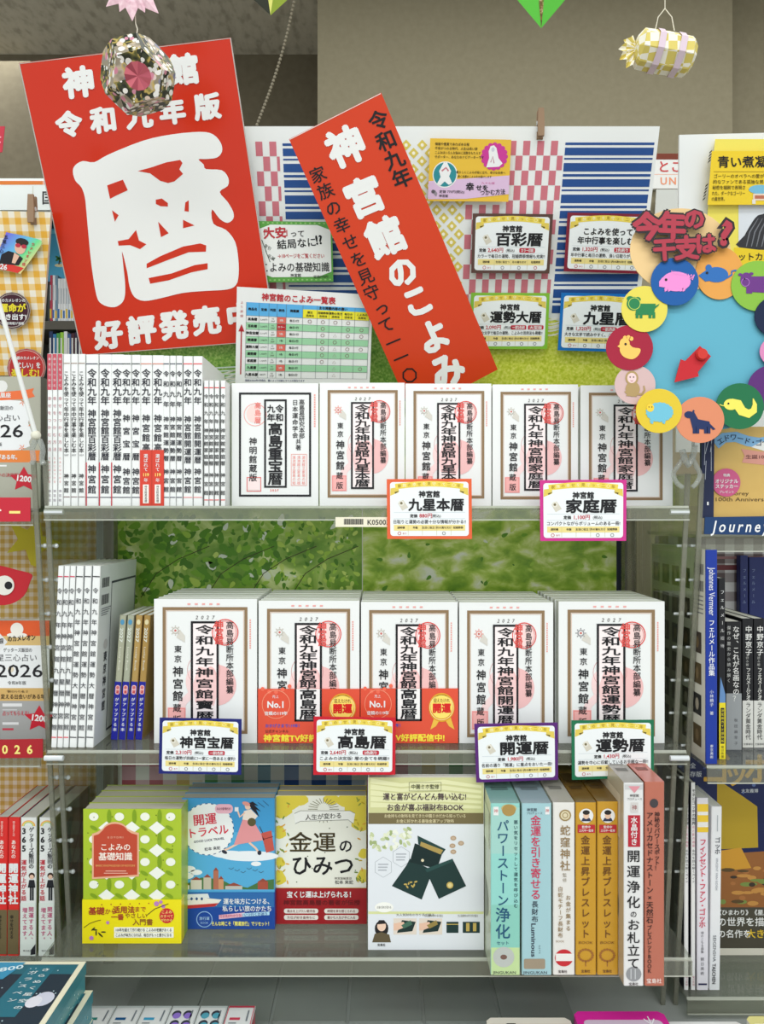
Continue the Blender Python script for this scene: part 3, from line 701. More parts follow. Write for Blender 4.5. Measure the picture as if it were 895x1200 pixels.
# bottom shelf, face out
def koyomi(a):
    rr = random.Random(1)
    for r in range(5):
        for c in range(5):
            x, y = 98.5 + c * 29.5, 957 + r * 26.5
            if r == 4 and y > 1062: continue
            if 98 < x - 3 and x + 3 < 212: a.ell(x, y, 2.6, 8.6, (128, 160, 30), 1.5, 14)
            if r < 4 and x + 12 < 205: a.ell(x + 11.5, y + 13.2, 5, 2.2, (128, 160, 30), 1.6, 12, .5)
    for r in range(5):
        for c in range(4):
            x, y = 110 + c * 30, 957 + r * 26.5
            if r == 4 and y > 1062: continue
            a.ell(x, y, 5.6, 4.8, (240, 242, 226), 2, 16)
            if r < 4 and c < 4: 
                xx = 125 + c * 29.5; yy = y + 13
                if xx < 203: a.poly([(xx, yy + 7.6), (xx + 9.6, yy), (xx, yy - 7.6), (xx - 9.6, yy)], (240, 242, 230), 2.4)
    pts = [(108, 1030), (163, 1027), (163, 976), (156, 974)] + [(135 + 15 * math.cos(t), 974 - 11 * math.sin(t)) for t in [.3 + .25 * k for k in range(11)]] + [(114, 975), (108, 977)]
    a.poly(pts, (232, 176, 140), 3); q = [(x + (2 if x < 120 else -2), y + (2.2 if y < 1000 else -2.2)) if not 116 < x < 154 else (x, y + 2.2) for x, y in pts]; a.poly(q, (192, 74, 50), 3.5)
    a.text('KOYOMI', 135.5, 981, 3.4, (238, 200, 170), 5, 0, align='c', gap=.3)
    a.text('こよみの', 135.5, 992.5, 9, (250, 238, 224), 5, .014, align='c'); a.text('基礎知識', 135.5, 1003.5, 10, (250, 238, 224), 5, .018, align='c')
    a.text('BASIC KNOWLEDGE OF KOYOMI', 135.5, 1014, 3.2, (236, 190, 110), 5, 0, align='c', fit=46); a.rect(124, 1020, 148, 1020.8, (238, 200, 180), 5); a.rect(122, 1022.6, 150, 1023.3, (238, 200, 180), 5)
    for i in range(26): a.ell(100 + rr.random() * 109, 955 + rr.random() * 95, .7, .7, (70, 90, 20), 2.2, 6)
def band_of(root, x0, x1, ytop, y1, d, col, pr, z0):
    s = d / F; mb = MB(); X0, X1 = (x0 - CX) * s - .0005, (x1 - CX) * s + .0005; zt = z0 + (y1 - ytop) * s; c = mat(col, .3)
    mb.box(X0, X1, d - .0022, d - .0015, z0 + .0004, zt, c); mb.box(X0, X0 + .0005, d - .0015, d + .012, z0 + .0004, zt, c); mb.box(X1 - .0005, X1, d - .0015, d + .012, z0 + .0004, zt, c)
    pr(Art(mb, lambda x, y: Vector(((x - CX) * s, d - .0022, z0 + (y1 - y) * s)), (0, -1, 0))); mb.build('belly_band', root)
def koyomi_band(a):
    a.text('基礎', 104.5, 1066.5, 9.4, (170, 70, 40), 2, .03); a.text('から', 123.5, 1067, 7, (170, 70, 40), 2, .015); a.text('活用法', 133, 1065, 8.6, (170, 70, 40), 2, .03); a.text('まで', 158, 1064.5, 7, (170, 70, 40), 2, .015)
    a.text('一番', 131, 1073.5, 7.4, (170, 70, 40), 2, .03); a.text('やさしい', 147, 1072, 6.6, (150, 80, 40), 2, .015); a.text('入門書', 156, 1079.5, 8, (150, 90, 40), 2, .02)
    for k in range(6): a.ell(120 + k * 11, 1059 - .3 * k, .8, .8, (170, 70, 40), 2, 8)
    a.strip([(99, 1086), (106, 1081), (114, 1078), (119, 1077)], .7, (80, 60, 30), 2)
    for k in range(6): a.ell(116 + 6 * math.cos(k), 1091 + 4 * math.sin(k * 1.4), 3, .9, (60, 60, 40), 2, 8, k * .8)
    for x, y, r in ((108, 1098, 2.6), (127, 1080, 2), (184, 1058, 3), (192, 1061, 2.4), (189, 1056, 2.2)): a.ell(x, y, r, r, (190, 130, 190), 2, 10)
    a.strip([(172, 1072), (182, 1064), (198, 1058)], .8, (80, 60, 30), 2); a.ell(196, 1072, 8.6, 8.8, (206, 40, 50), 2, 18); a.text('こよみ', 196, 1067.5, 4.2, (250, 220, 130), 3, .02, align='c'); a.text('のすべて', 196, 1072.5, 3.8, (250, 220, 130), 3, .02, align='c'); a.text('がわかる', 196, 1077, 3.4, (250, 220, 130), 3, .02, align='c')
    a.text('100年を越えて作り続ける こよみの老舗がおくる', 136, 1088.5, 4.2, (50, 50, 40), 3, .01, fit=66); a.text('こよみが味方になれば、毎日がもっと豊かになる', 136, 1094.5, 4.2, (50, 50, 40), 3, .01, fit=66)
    a.rect(134.5, 1085.4, 204, 1091.4, (250, 250, 236), 1.5); a.rect(134.5, 1091.8, 204, 1097.6, (250, 250, 236), 1.5)
gb = front_book('guide_book', 'green patterned book with a yellow belly band, front of its bottom-shelf stack', 97.5, 948, 212.5, 1105, 1.016, 0.0222, koyomi, 'green guide books at the left end', cover=(172, 196, 52), zb=Z3, pages=(196, 192, 174))
# keep the yellow band a part of the front copy
for k, o_ in enumerate(['second', 'third', 'rearmost']): copy_tree(gb, (0, .0225 * (k + 1), 0), '%s copy %s stacked green patterned books, bottom shelf' % (o_, 'from the front of the' if o_ != 'rearmost' else 'of the'), 'green guide books at the left end')
band_of(gb, 97.5, 212.5, 1053.5, 1105, 1.016, (242, 226, 30), koyomi_band, Z3)
def travel(a):
    a.rect(213.5, 936, 321.5, 1046, (86, 172, 216), .5); a.rect(213.5, 936, 321.5, 975, (64, 152, 204), .7)
    a.ell(292, 1003, 34, 6, (236, 240, 242), 1); a.ell(268, 1001, 20, 4.4, (236, 240, 242), 1.05)
    for x, y, r in ((221, 1018, 8), (230, 1022, 7), (218, 1026, 9), (300, 1012, 6)): a.ell(x, y, r, r * .45, (238, 240, 240), 1.1)
    a.poly([(214, 1042), (321, 1042), (321, 1030), (306, 1032), (290, 1040), (270, 1036), (258, 1030), (236, 1028), (222, 1034), (214, 1036)], (70, 116, 66), 1.5)
    for x, y, w_, h_, c in ((230, 1042, 13, 11, (212, 206, 188)), (243, 1042, 9, 14, (196, 188, 168)), (253, 1042, 6, 22, (180, 110, 84)), (259, 1042, 6, 12, (206, 150, 110)), (308, 1042, 12, 9, (170, 80, 60)), (218, 1042, 8, 5, (226, 220, 200)), (274, 1042, 20, 4, (190, 190, 180))):
        a.rect(x - w_ / 2, y - h_, x + w_ / 2, y, c, 2); a.poly([(x - w_ / 2, y - h_), (x + w_ / 2, y - h_), (x, y - h_ - 4)], (150, 74, 58), 2)
    for k in range(6): a.strip([(268 + k * 7, 1017 + 2 * (k % 3)), (271 + k * 7, 1018.5 + 2 * (k % 3)), (274 + k * 7, 1016.5 + 2 * (k % 3))], .6, (60, 80, 100), 2)
    a.ell(243.5, 971.5, 30.5, 30.5, (52, 86, 130), 1.8); a.ell(243.5, 971.5, 29.6, 29.6, (240, 242, 240), 2.2)
    for k in range(28): 
        t = k * math.pi / 14; a.strip([(243.5 + 30 * math.cos(t), 971.5 + 30 * math.sin(t)), (243.5 + 30 * math.cos(t + .12), 971.5 + 30 * math.sin(t + .12))], 1.1, (240, 242, 240), 2.5)
    a.text('開運', 240, 960, 14, (214, 40, 66), 4, .02, rot=-.10, align='c'); a.text('トラベル', 243.5, 974, 12.4, (214, 40, 66), 4, .02, rot=-.12, align='c')
    a.text('GOOD LUCK TRAVEL', 245, 984, 3.6, (40, 50, 70), 4, .02, rot=-.12, align='c', fit=36); a.text('松本 来蛇', 249, 994, 4.4, (50, 50, 60), 4, .012, rot=-.1, align='c')
    a.rrect(252, 942, 273, 953, 5, (236, 182, 196), 3); a.text('あなたの運が動き出す', 262.5, 947.5, 3.6, (120, 50, 80), 4, .01, align='c', fit=17)
    sk = (238, 200, 176)
    a.poly([(274, 990), (310, 984), (296, 960), (285, 958)], (226, 150, 152), 3); a.poly([(284, 960), (297, 962), (302, 956), (294, 948), (286, 950)], (236, 224, 210), 3.2)
    a.strip([(287, 952), (281, 957), (278, 948)], 2.2, sk, 3.4); a.rect(275, 945.5, 279.5, 950.5, (236, 236, 236), 3.6); a.ell(290.5, 944.5, 3.6, 4, sk, 3.6, 14); a.ell(288.5, 941.5, 4.8, 2.4, (222, 150, 140), 4, 14, .3)
    a.poly([(291, 941), (295, 948), (304, 957), (300, 948), (306, 951), (298, 943), (303, 944), (296, 939)], (26, 24, 34), 3.8)
    a.ell(295, 963, 5, 5, (90, 84, 50), 3.9, 12); a.strip([(279, 988), (268, 994), (263, 996)], 2.4, sk, 2.8); a.strip([(292, 987), (299, 993), (303, 998)], 2.4, sk, 2.8); a.ell(263, 998, 3.6, 2, (40, 44, 60), 3.2, 10, .5); a.ell(304, 999, 2.4, 2.8, (40, 44, 60), 3.2, 10)
    a.poly([(306, 976), (318, 973), (321.4, 996), (312, 999)], (196, 86, 74), 3); a.strip([(308, 976), (304, 968)], .8, (60, 50, 50), 3.2); a.strip([(309, 983), (320, 980)], .9, (120, 40, 40), 3.3)
    a.strip([(302, 940), (310, 946)], .6, (40, 60, 90), 2); a.strip([(308, 938), (315, 944)], .6, (40, 60, 90), 2)
def travel_band(a):
    a.rect(213.6, 1045, 321.4, 1062, (44, 106, 170), .4)
    a.poly([(214, 1063), (254, 1060), (260, 1053), (240, 1051), (214, 1054)], (236, 232, 220), 1); a.poly([(214, 1064), (252, 1061), (257, 1057), (214, 1060)], (190, 50, 50), 2); a.poly([(214, 1053), (246, 1051), (244, 1046), (214, 1047)], (226, 230, 230), 1.5)
    for k in range(4): a.ell(219 + 6 * k, 1052, 1.4, 1.8, (40, 80, 130), 2.5, 10)
    a.text('運を味方につける、', 262, 1055, 7.4, WHITE, 3, .02, fit=58); a.text('私らしい旅のかたち', 261, 1063.5, 7.4, WHITE, 3, .02, fit=58)
    a.ring(240, 1076, 9, .9, (150, 190, 230), 2); a.text('旅行運', 240, 1075, 4, (170, 206, 236), 2, .01, align='c'); a.text('BOOK', 240, 1080, 3.2, (170, 206, 236), 2, 0, align='c')
    a.poly([(257, 1076), (287, 1073), (287, 1068), (257, 1071)], (238, 190, 206), 1.5); a.poly([(284, 1073), (316, 1071), (316, 1067), (284, 1069)], (180, 220, 240), 2)
    a.text('行き先がわからない', 258, 1072.8, 3.8, (190, 40, 80), 3, .01, rot=-.07, fit=28); a.text('いつ行くか迷う', 286, 1070.6, 3.8, (30, 80, 150), 3, .01, rot=-.04, fit=28)
    a.text('そんな時こそ「開運旅行」でリセット！', 248, 1081, 5.4, (246, 238, 120), 3, .025, fit=70)
tb = front_book('guide_book', 'blue travel book with a walking woman on the bottom shelf, front copy', 213.2, 935, 321.8, 1088, 1.051, 0.0197, travel, 'blue travel books', cover=(70, 150, 200), zb=Z3, pages=(190, 188, 176))
for k, o_ in enumerate(['second', 'rearmost']): copy_tree(tb, (0, .02 * (k + 1), 0), '%s copy in the stack of the blue travel book, bottom shelf' % o_, 'blue travel books')
band_of(tb, 213.2, 321.8, 1045, 1088, 1.051, (26, 72, 156), travel_band, Z3)
def himitsu(a):
    a.rect(323.4, 932, 429, 1040, (240, 240, 226), .4)
    rr = random.Random(5)
    for (x, y, r) in ((328, 945, 14), (338, 938, 12), (420, 942, 16), (424, 962, 12), (327, 975, 8), (405, 936, 10), (326, 1028, 9), (426, 1026, 8), (352, 935, 9), (388, 934, 9), (328, 1010, 6), (426, 1000, 6)):
        q = [(min(max(x + r * math.cos(k) * (1 + .2 * math.sin(3 * k)), 323.6), 428.8), min(max(y + r * math.sin(k), 932.2), 1039)) for k in [i * .52 for i in range(12)]]
        a.poly(q, (228, 208, 70), .8 + .02 * r)
    for i in range(46):
        x, y = rr.choice([rr.uniform(324, 338), rr.uniform(416, 427)]), rr.uniform(936, 1036); t = rr.uniform(0, 3)
        a.ell(x, y, 2.6, .9, rr.choice([(110, 140, 50), (196, 170, 40), (150, 160, 60), (226, 170, 60)]), 1.4 + .01 * i, 8, t)
    for k in range(24): a.strip([(379 + 7 * math.cos(k * .262), 948 + 7 * math.sin(k * .262)), (379 + 18 * math.cos(k * .262), 948 + (16 if 0 < math.sin(k * .262) else 13) * math.sin(k * .262))], .7, (120, 116, 80), 2)
    a.poly([(346, 965), (344, 953), (352, 950), (410, 950), (416, 953), (414, 965), (408, 960), (352, 962)], (246, 246, 238), 2.6); a.strip([(345, 953), (352, 949.8), (410, 949.8), (416, 953)], .5, (90, 90, 80), 2.8); a.strip([(346, 965), (352, 962), (408, 960.4), (414, 965)], .5, (90, 90, 80), 2.8)
    a.text('人生が変わる', 379, 956.5, 7.2, (60, 60, 50), 4, .012, rot=-.06, align='c')
    a.text('金運', 366, 987, 25, (52, 44, 24), 3.4, .014, align='c', fit=56); a.text('金運', 366, 987, 25, (140, 120, 60), 3.8, -.012, align='c', fit=56); a.put('の', 405, 991, 17, BLACK, 3.5, 0, .02)
    for c, x in zip('ひみつ', (353, 378, 403)): a.put(c, x, 1014, 25, BLACK, 3.5, 0, .018)
    a.text('神宮館編集部', 402, 1029, 3.4, (90, 80, 70), 3, 0, align='c'); a.text('松本 来蛇', 403, 1033.5, 5, (60, 60, 60), 3, .01, align='c')
    for i in range(14): a.ell(334 + rr.random() * 88, 968 + rr.random() * 66, .8, .8, (100, 110, 80), 2, 6)
def himitsu_band(a):
    a.text('宝くじ運は上げられる！', 336, 1047, 8, WHITE, 2, .025, fit=80); a.text('神宮館高島暦の著者が伝授', 332, 1056.5, 6.6, (100, 20, 24), 2, .02, fit=90)
    for x in (333, 380):
        for k, y in enumerate((1063.5, 1071)): a.rrect(x, y, x + 40, y + 5.6, 2.4, (240, 234, 224), 1.5); a.text(['風水を上げたい数字会', '方位が好き金持ちに', '時間を幸せ感じられる', '豊かな人生が手に入る'][k + (2 if x > 350 else 0)], x + 20, y + 2.9, 3.6, (120, 40, 40), 3, .01, align='c', fit=33)
hb = front_book('guide_book', 'yellow and white luck book with a dark red belly band, front copy', 323.2, 932, 429.2, 1082, 1.064, 0.0197, himitsu, 'yellow luck books', cover=(232, 214, 80), zb=Z3, pages=(196, 192, 180))
copy_tree(hb, (0, .02, 0), 'second copy behind the yellow and white luck book with the dark red band', 'yellow luck books')
band_of(hb, 323.2, 429.2, 1040, 1082, 1.064, (160, 26, 34), himitsu_band, Z3)
def wallet(a):
    a.rect(431.5, 913, 566.5, 1115, (226, 230, 234), .3); a.rect(431.5, 913, 566.5, 955, (206, 206, 150), .5)
    for k in range(5): a.strip([(434, 917 + 7 * k), (470, 922 + 6 * k), (520, 918 + 7 * k), (564, 924 + 6 * k)], [6, 4, 5, 3], (226, 226, 178), .8)
    a.frame(479, 918.5, 517, 929, .5, (110, 110, 80), 2); a.text('中園ミホ監修', 498, 923.8, 6, (70, 70, 50), 3, .01, align='c', fit=33)
    def row_(t, x, y, sz, w_): a.text(t, x, y, sz, (70, 50, 62), 3, .02, fit=w_)
    row_('運と富がどんどん舞い込む!', 448.5, 935.5, 9, 98); row_('お金が喜ぶ福財布BOOK', 453, 948, 8.6, 90)
    a.rect(431.5, 954.5, 566.5, 967.5, (118, 106, 72), 1.2); a.text('お金持ちの財布を見てきた中園ミホだから知っている', 450, 958, 4.6, (226, 214, 170), 3, .01, fit=96); a.text('お金に好かれる最強金運アップ財布', 464, 964, 4.6, (226, 214, 170), 3, .01, fit=68)
    rr = random.Random(8)
    for i in range(44):
        x = 433 + rr.random() * 48; y = 976 + rr.random() * 20 - (x - 433) * .15
        a.ell(x, y + 4, 3.4, 1.9, rr.choice([(226, 230, 200), (196, 206, 160), (238, 240, 226), (160, 176, 120)]), 1 + .02 * i, 8, rr.random() * 3)
    for x, y in ((470, 1006), (449, 1018)):
        a.strip([(x + 11 * math.cos(k * math.pi / 3 + .52), y + 12 * math.sin(k * math.pi / 3 + .52)) for k in range(6)], .5, (170, 176, 180), 1.4, True)
        for k in range(3): a.rect(x - 6, y - 4 + 3.4 * k, x + 6 - k, y - 2.6 + 3.4 * k, (176, 180, 186), 1.6)
    GR = (26, 54, 52); GD = (16, 40, 40); GLd = (196, 170, 90)
    a.poly([(459, 1040), (494, 1056), (507, 1022), (480, 1008), (476, 1016)], GR, 2); a.poly([(480, 1012), (512, 1020), (518, 1002), (486, 990)], GD, 2.6); a.poly([(489, 981), (522, 997), (517, 1004), (490, 991)], (34, 66, 62), 3); a.poly([(493, 988), (519, 998), (516, 1003), (492, 993)], (176, 150, 84), 3.3)
    a.poly([(498, 1020), (530, 1008), (546, 1040), (514, 1055)], GR, 3.6); a.poly([(498, 1020), (530, 1008), (531, 1011), (500, 1024)], (40, 76, 72), 3.9); a.ell(527, 1039, 4, 4, GLd, 4.2, 14); a.ell(527, 1039, 2.6, 2.6, (226, 206, 140), 4.4, 12); a.ell(495, 1010, 1.8, 1.8, (226, 214, 180), 3, 10)
    for k in range(7): a.ell(475 + k * 2, 1038 + 3 * math.sin(k * 1.8), 2.2, 1, GLd, 2.6, 8, k)
    for x, y in ((531, 984), (540, 990), (530, 993), (531, 1000)): a.ell(x, y, 3.6, 2.8, (200, 176, 150), 2, 14); a.ring(x, y, 2.6, .5, (160, 130, 100), 2.3, 14, 2)
    a.rect(431.5, 1070, 566.5, 1073, (216, 220, 160), .8)
    a.ell(450, 1065, 11, 6, (246, 246, 238), 2, 18); a.text('お金の流れが変わる', 450, 1065, 3.4, (80, 80, 70), 3, 0, align='c', fit=17)
    a.ell(447, 1090, 8, 9.6, (30, 28, 30), 2.2, 16); a.ell(447, 1087, 5.2, 6, (238, 204, 180), 2.6, 16); a.poly([(436, 1106), (458, 1106), (456, 1097), (447, 1094), (439, 1096)], (96, 84, 60), 2.8); a.poly([(441, 1085), (453, 1084), (450, 1080), (444, 1080)], (30, 28, 30), 3)
    for x, c in ((461, (70, 110, 90)), (491, (150, 130, 70))):
        a.rect(x, 1078, x + 27, 1097, (226, 214, 200), 1.5); a.poly([(x + 4, 1095), (x + 22, 1093), (x + 26, 1082), (x + 10, 1080)], (24, 48, 46), 2); a.poly([(x, 1084), (x + 12, 1082), (x + 14, 1088), (x + 4, 1092), (x, 1092)], (232, 192, 166), 2.4); a.poly([(x + 9, 1086), (x + 20, 1080), (x + 22, 1085), (x + 12, 1090)], c, 2.7)
    a.rect(523, 1082, 537, 1095, GR, 2); a.rect(523, 1084.4, 537, 1085.4, GLd, 2.4); a.rect(542, 1082, 562, 1095, GR, 2); a.rect(546, 1083.4, 550, 1093, GLd, 2.4); a.rect(554, 1083.4, 558, 1093, GLd, 2.4)
    for x, w_ in ((464, 45), (497, 22), (536, 24)): a.text('大人気財布の作り手が語る', x, 1073.8 + (1.2 if w_ < 40 else 0), 3.4, (90, 90, 70), 3, 0, fit=w_)
    a.text('宝島社', 442, 1109, 3.2, (50, 50, 50), 3, .02)
front_book('wallet_book', 'pale mook showing green wallets, standing right of the yellow luck book', 431, 913, 567, 1115, 1.0, 0.012, wallet, cover=(226, 228, 226), zb=Z3)

# bottom shelf, boxed books with spines out at right
def boxed(name, label, x0, x1, y0, y1, d, depth, col, side, top, pr, group):
    s = d / F; W, H = (x1 - x0) * s, (y1 - y0) * s; X0 = (x0 - CX) * s; z0 = Z3
    r = thing(name, label, 'boxed book', (X0 + W / 2, d + depth / 2, z0), group)
    mb = MB(); e = .0012
    ring = [(X0, d + e), (X0 + e, d), (X0 + W - e, d), (X0 + W, d + e), (X0 + W, d + depth), (X0, d + depth)]
    zt = z0 + H
    mb.add([(x, y, zt) for x, y in ring], [tuple(range(6))], mat(top, .22)); mb.add([(x, y, z0) for x, y in ring], [tuple(reversed(range(6)))], mat(side, .25))
    for i in range(6):
        (xa, ya), (xb, yb) = ring[i], ring[(i + 1) % 6]
        mb.add([(xa, ya, z0), (xb, yb, z0), (xb, yb, zt), (xa, ya, zt)], [(0, 1, 2, 3)], mat(col if i in (0, 1, 2) else side, .25))
    a = Art(mb, lambda x, y: Vector((X0 + (x - x0) * s, d, zt - (y - y0) * s)), (0, -1, 0)); pr(a)
    t = Art(mb, lambda x, y: Vector((X0 + W * x, d + depth * (1 - y), zt)), (0, 0, 1)); t.rect(.15, .25, .85, .5, tuple(int(v * .8) for v in top), 1); t.rect(.2, .6, .8, .68, tuple(int(v * .7) for v in top), 1)
    l = Art(mb, lambda x, y: Vector((X0, d + depth * (1 - x), zt - H * y)), (-1, 0, 0)); l.rect(.1, .08, .9, .3, tuple(min(255, int(v * 1.08)) for v in side), 1); l.ell(.6, .65, .25, .12, tuple(int(v * .7) for v in side), 1)
    mb.build('box', r)
    fl = MB(); fl.add([(X0 - .0004, d - .0016, z0 - .0001), (X0 + W + .0004, d - .0016, z0 - .0001), (X0 + W + .0004, d - .0016, zt), (X0 - .0004, d - .0016, zt)], [(0, 1, 2, 3)], acrylic('shrink_film', (0.985, 0.985, 0.985), 0.5, .12)); fl.build('shrink_wrap', r)
    return r
def bxA(a):
    for i, (y, c) in enumerate(((946, (166, 214, 204)), (1000, (150, 216, 206)), (1060, (140, 206, 190)), (1110, (196, 222, 160)))): a.rect(575.4, y, 608.6, min(y + 60, 1142), c, .3 + .1 * i)
    a.ell(596, 949, 8, 7, (176, 144, 80), 2, 16); a.ell(596, 947, 9, 5, (206, 184, 120), 1.8, 16); a.rect(578, 945, 584, 955, (240, 240, 236), 1.5); a.put('神', 581, 950, 5, (190, 60, 60), 2)
    a.vtext('パワーストーン', 589, 960, 1062, 14.6, (26, 86, 120), 3, .012); a.vtext('浄化', 589, 1062, 1101, 18, (26, 86, 120), 3, .016); a.vtext('セット', 589, 1101, 1109, 5, (40, 90, 120), 3) if False else a.text('セット', 589, 1104.5, 5, (40, 90, 120), 3, .01, align='c')
    a.vtext('悪い気をリセットして運気を呼び込む', 604.2, 960, 1064, 5, (40, 80, 90), 3, .012)
    a.ell(590, 1121, 12.5, 12, (190, 196, 190), 2, 20); a.ell(590, 1121, 4, 3, (120, 90, 80), 2.4, 12); a.text('JINGUKAN', 591, 1139, 4.6, (60, 70, 70), 3, .01, align='c', fit=27)
def bxB(a):
    a.rect(612, 942, 645.5, 1142, (166, 206, 212), .3); a.text('神宮館', 623, 948.5, 4, (60, 70, 90), 3, .01, align='c'); a.text('プロデュース', 626, 952.5, 3.2, (60, 70, 90), 3, 0, align='c'); a.rect(638.6, 945, 643.6, 954, (240, 240, 240), 2); a.put('神', 641, 949.6, 4.6, (190, 60, 60), 3)
    a.vtext('金運を引き寄せる', 627.5, 955, 1054, 12.6, (206, 50, 90), 3, .014); a.vtext('長財布', 626.5, 1055, 1081, 8, (50, 60, 76), 3, .012); a.text('Luminous', 625, 1101, 7.4, (50, 60, 76), 3, .02, rot=math.pi / 2, align='c', fit=40); a.text('ルミナス', 632, 1112, 2.6, (50, 60, 76), 3, 0, rot=math.pi / 2, align='c')
    a.rrect(613.6, 1123, 638.6, 1135, 2, (160, 146, 124), 2); a.text('JINGUKAN', 627, 1139, 4.6, (60, 70, 80), 3, .01, align='c', fit=28)
def bxC(a):
    a.ell(662, 955, 7, 6.8, (160, 136, 86), 2, 18); a.ell(662, 955, 5.4, 5.2, (226, 214, 180), 2.3, 16); a.ring(662, 955, 3, 1, (160, 136, 86), 2.6, 12)
    a.vtext('蛇窪神社', 662, 966, 1021, 12.4, (150, 124, 84), 3, .016); a.vtext('監修', 661.4, 1022, 1034, 5, (150, 140, 120), 3)
    a.vtext('白蛇モチーフ長財布', 656.4, 1038, 1099, 6.2, (150, 124, 84), 3, .01); a.vtext('お金が集まる', 665.6, 1048, 1091, 6.2, (150, 124, 84), 3, .01); a.text('BOOK', 656, 1102.5, 3.4, (160, 140, 110), 3, 0, align='c')
    a.ell(660.6, 1122, 10.6, 10, (204, 40, 50), 2, 22); a.rect(651, 1117, 672.4, 1125.6, (240, 238, 232), 2.4); a.text('宝島社', 659, 1138, 3.6, (80, 70, 70), 3, .02, align='c')
def bxD(x0):
    def pr(a):
        m = x0 + 12
        a.ell(m, 955.5, 8.4, 8.4, (238, 238, 236), 2, 20); a.poly([(m - 6, 962), (m + 6, 962), (m + 4, 958), (m - 4, 958)], (40, 50, 80), 2.3); a.ell(m, 955, 3.6, 4.4, (234, 196, 168), 2.6, 14); a.ell(m, 951.6, 4.2, 2.8, (30, 26, 26), 2.9, 14)
        a.rect(m - 10, 966, m + 10.4, 975.5, (190, 36, 48), 2); a.text('監修中', m, 968.6, 3.4, WHITE, 3, .01, align='c'); a.text('三元中一監修', m, 972.8, 3.2, WHITE, 3, .01, align='c', fit=17)
        a.vtext('金運上昇ブレスレット', m - 1, 978, 1100, 11, (112, 70, 20), 3, .016); a.text('BOOK', m - .6, 1104, 4.2, (120, 76, 24), 3, 0, align='c', fit=17, shear=.2)
        for k in range(16): a.ell(m - .6 + 8.2 * math.cos(k * .393), 1119 + 6.8 * math.sin(k * .393), 1.7, 1.4, (160, 104, 40), 2, 8)
        a.strip([(m - .6, 1126), (m - .6, 1132)], 1.2, (160, 104, 40), 2); a.text('宝島社', m - .6, 1137.5, 3.6, (110, 70, 30), 3, .02, align='c')
    return pr
def bxF(a):
    a.rect(732, 919, 753.2, 925, (206, 206, 206), 1); a.poly([(736, 921), (750, 921), (743, 929)], (226, 150, 160), 2); a.text('神宮館', 743, 932, 3.6, (60, 60, 60), 3, .01, align='c'); a.text('プロデュース', 743, 936, 3, (60, 60, 60), 3, 0, align='c')
    a.rect(738.5, 940, 747.5, 952, (214, 210, 206), 2); a.put('神', 743, 946, 6.4, (150, 60, 60), 3); a.rect(735.6, 955, 749.8, 992, (186, 32, 52), 2); a.vtext('水晶付き', 742.7, 956.5, 990.5, 8.4, WHITE, 3, .02)
    a.vtext('開運浄化', 742, 994, 1066, 15, BLACK, 3, .014, 1.08); a.put('の', 742, 1071, 8.4, BLACK, 3, 0, .012); a.vtext('お札立て', 742, 1076, 1136, 14, BLACK, 3, .014, 1.08)
    a.ell(742.2, 1141, 9, 8.6, (150, 152, 154), 2, 20); a.strip([(739, 1135), (739, 1147)], 1, (210, 212, 214), 2.4); a.strip([(744, 1135), (744, 1147)], 1, (210, 212, 214), 2.4); a.text('宝島社', 742, 1152.6, 3.8, (70, 60, 60), 3, .01, align='c')
def bxG(a):
    a.ell(766, 941, 5, 5.4, (66, 62, 66), 2, 18); a.vtext('神秘のパワースポット！', 769.6, 951, 1020, 6.6, (60, 30, 28), 3, .02); a.vtext('アメリカセドナストーン×天然石', 761, 951, 1082, 8.6, (60, 30, 28), 3, .014)
    a.vtext('ブレスレットBOOK', 760.6, 1084, 1140, 6.4, (60, 30, 28), 3, .016); a.text('宝島社', 766, 1149, 6, (246, 232, 224), 3, .012, align='c')
gB = 'boxed books with spines out on the bottom shelf'
boxed('boxed_book', 'mint-teal boxed book, first of the row right of the wallet mook', 575, 609, 941, 1142, .946, .14, (150, 214, 204), (196, 206, 178), (120, 160, 156), bxA, gB)
boxed('boxed_book', 'pale blue boxed book with pink characters, beside the mint-teal one', 611.4, 646, 941, 1142, .946, .14, (166, 206, 212), (170, 196, 196), (140, 160, 168), bxB, gB)
boxed('boxed_book', 'white boxed book with gold characters and a red circle on its spine', 648, 673.4, 940, 1142, .946, .14, (234, 232, 226), (200, 196, 180), (170, 168, 158), bxC, gB)
boxed('boxed_book', 'gold boxed book with a round portrait, beside the white boxed one', 674.6, 698.6, 940, 1142, .946, .14, (204, 154, 44), (150, 110, 40), (110, 84, 40), bxD(674.6), gB)
boxed('boxed_book', 'gold boxed book with a round portrait, right of its twin', 699.8, 724.4, 939, 1142, .946, .14, (204, 154, 44), (150, 110, 40), (110, 84, 40), bxD(699.9), gB)
boxed('boxed_book', 'tall white boxed book with a red label and large black characters', 731, 754, 917, 1155, .924, .13, (232, 232, 230), (190, 176, 150), (170, 166, 160), bxF, gB)
boxed('boxed_book', 'tall terracotta boxed book at the right end of the bottom shelf', 755.4, 778.4, 916, 1155, .924, .13, (190, 112, 92), (160, 92, 76), (196, 120, 110), bxG, gB)

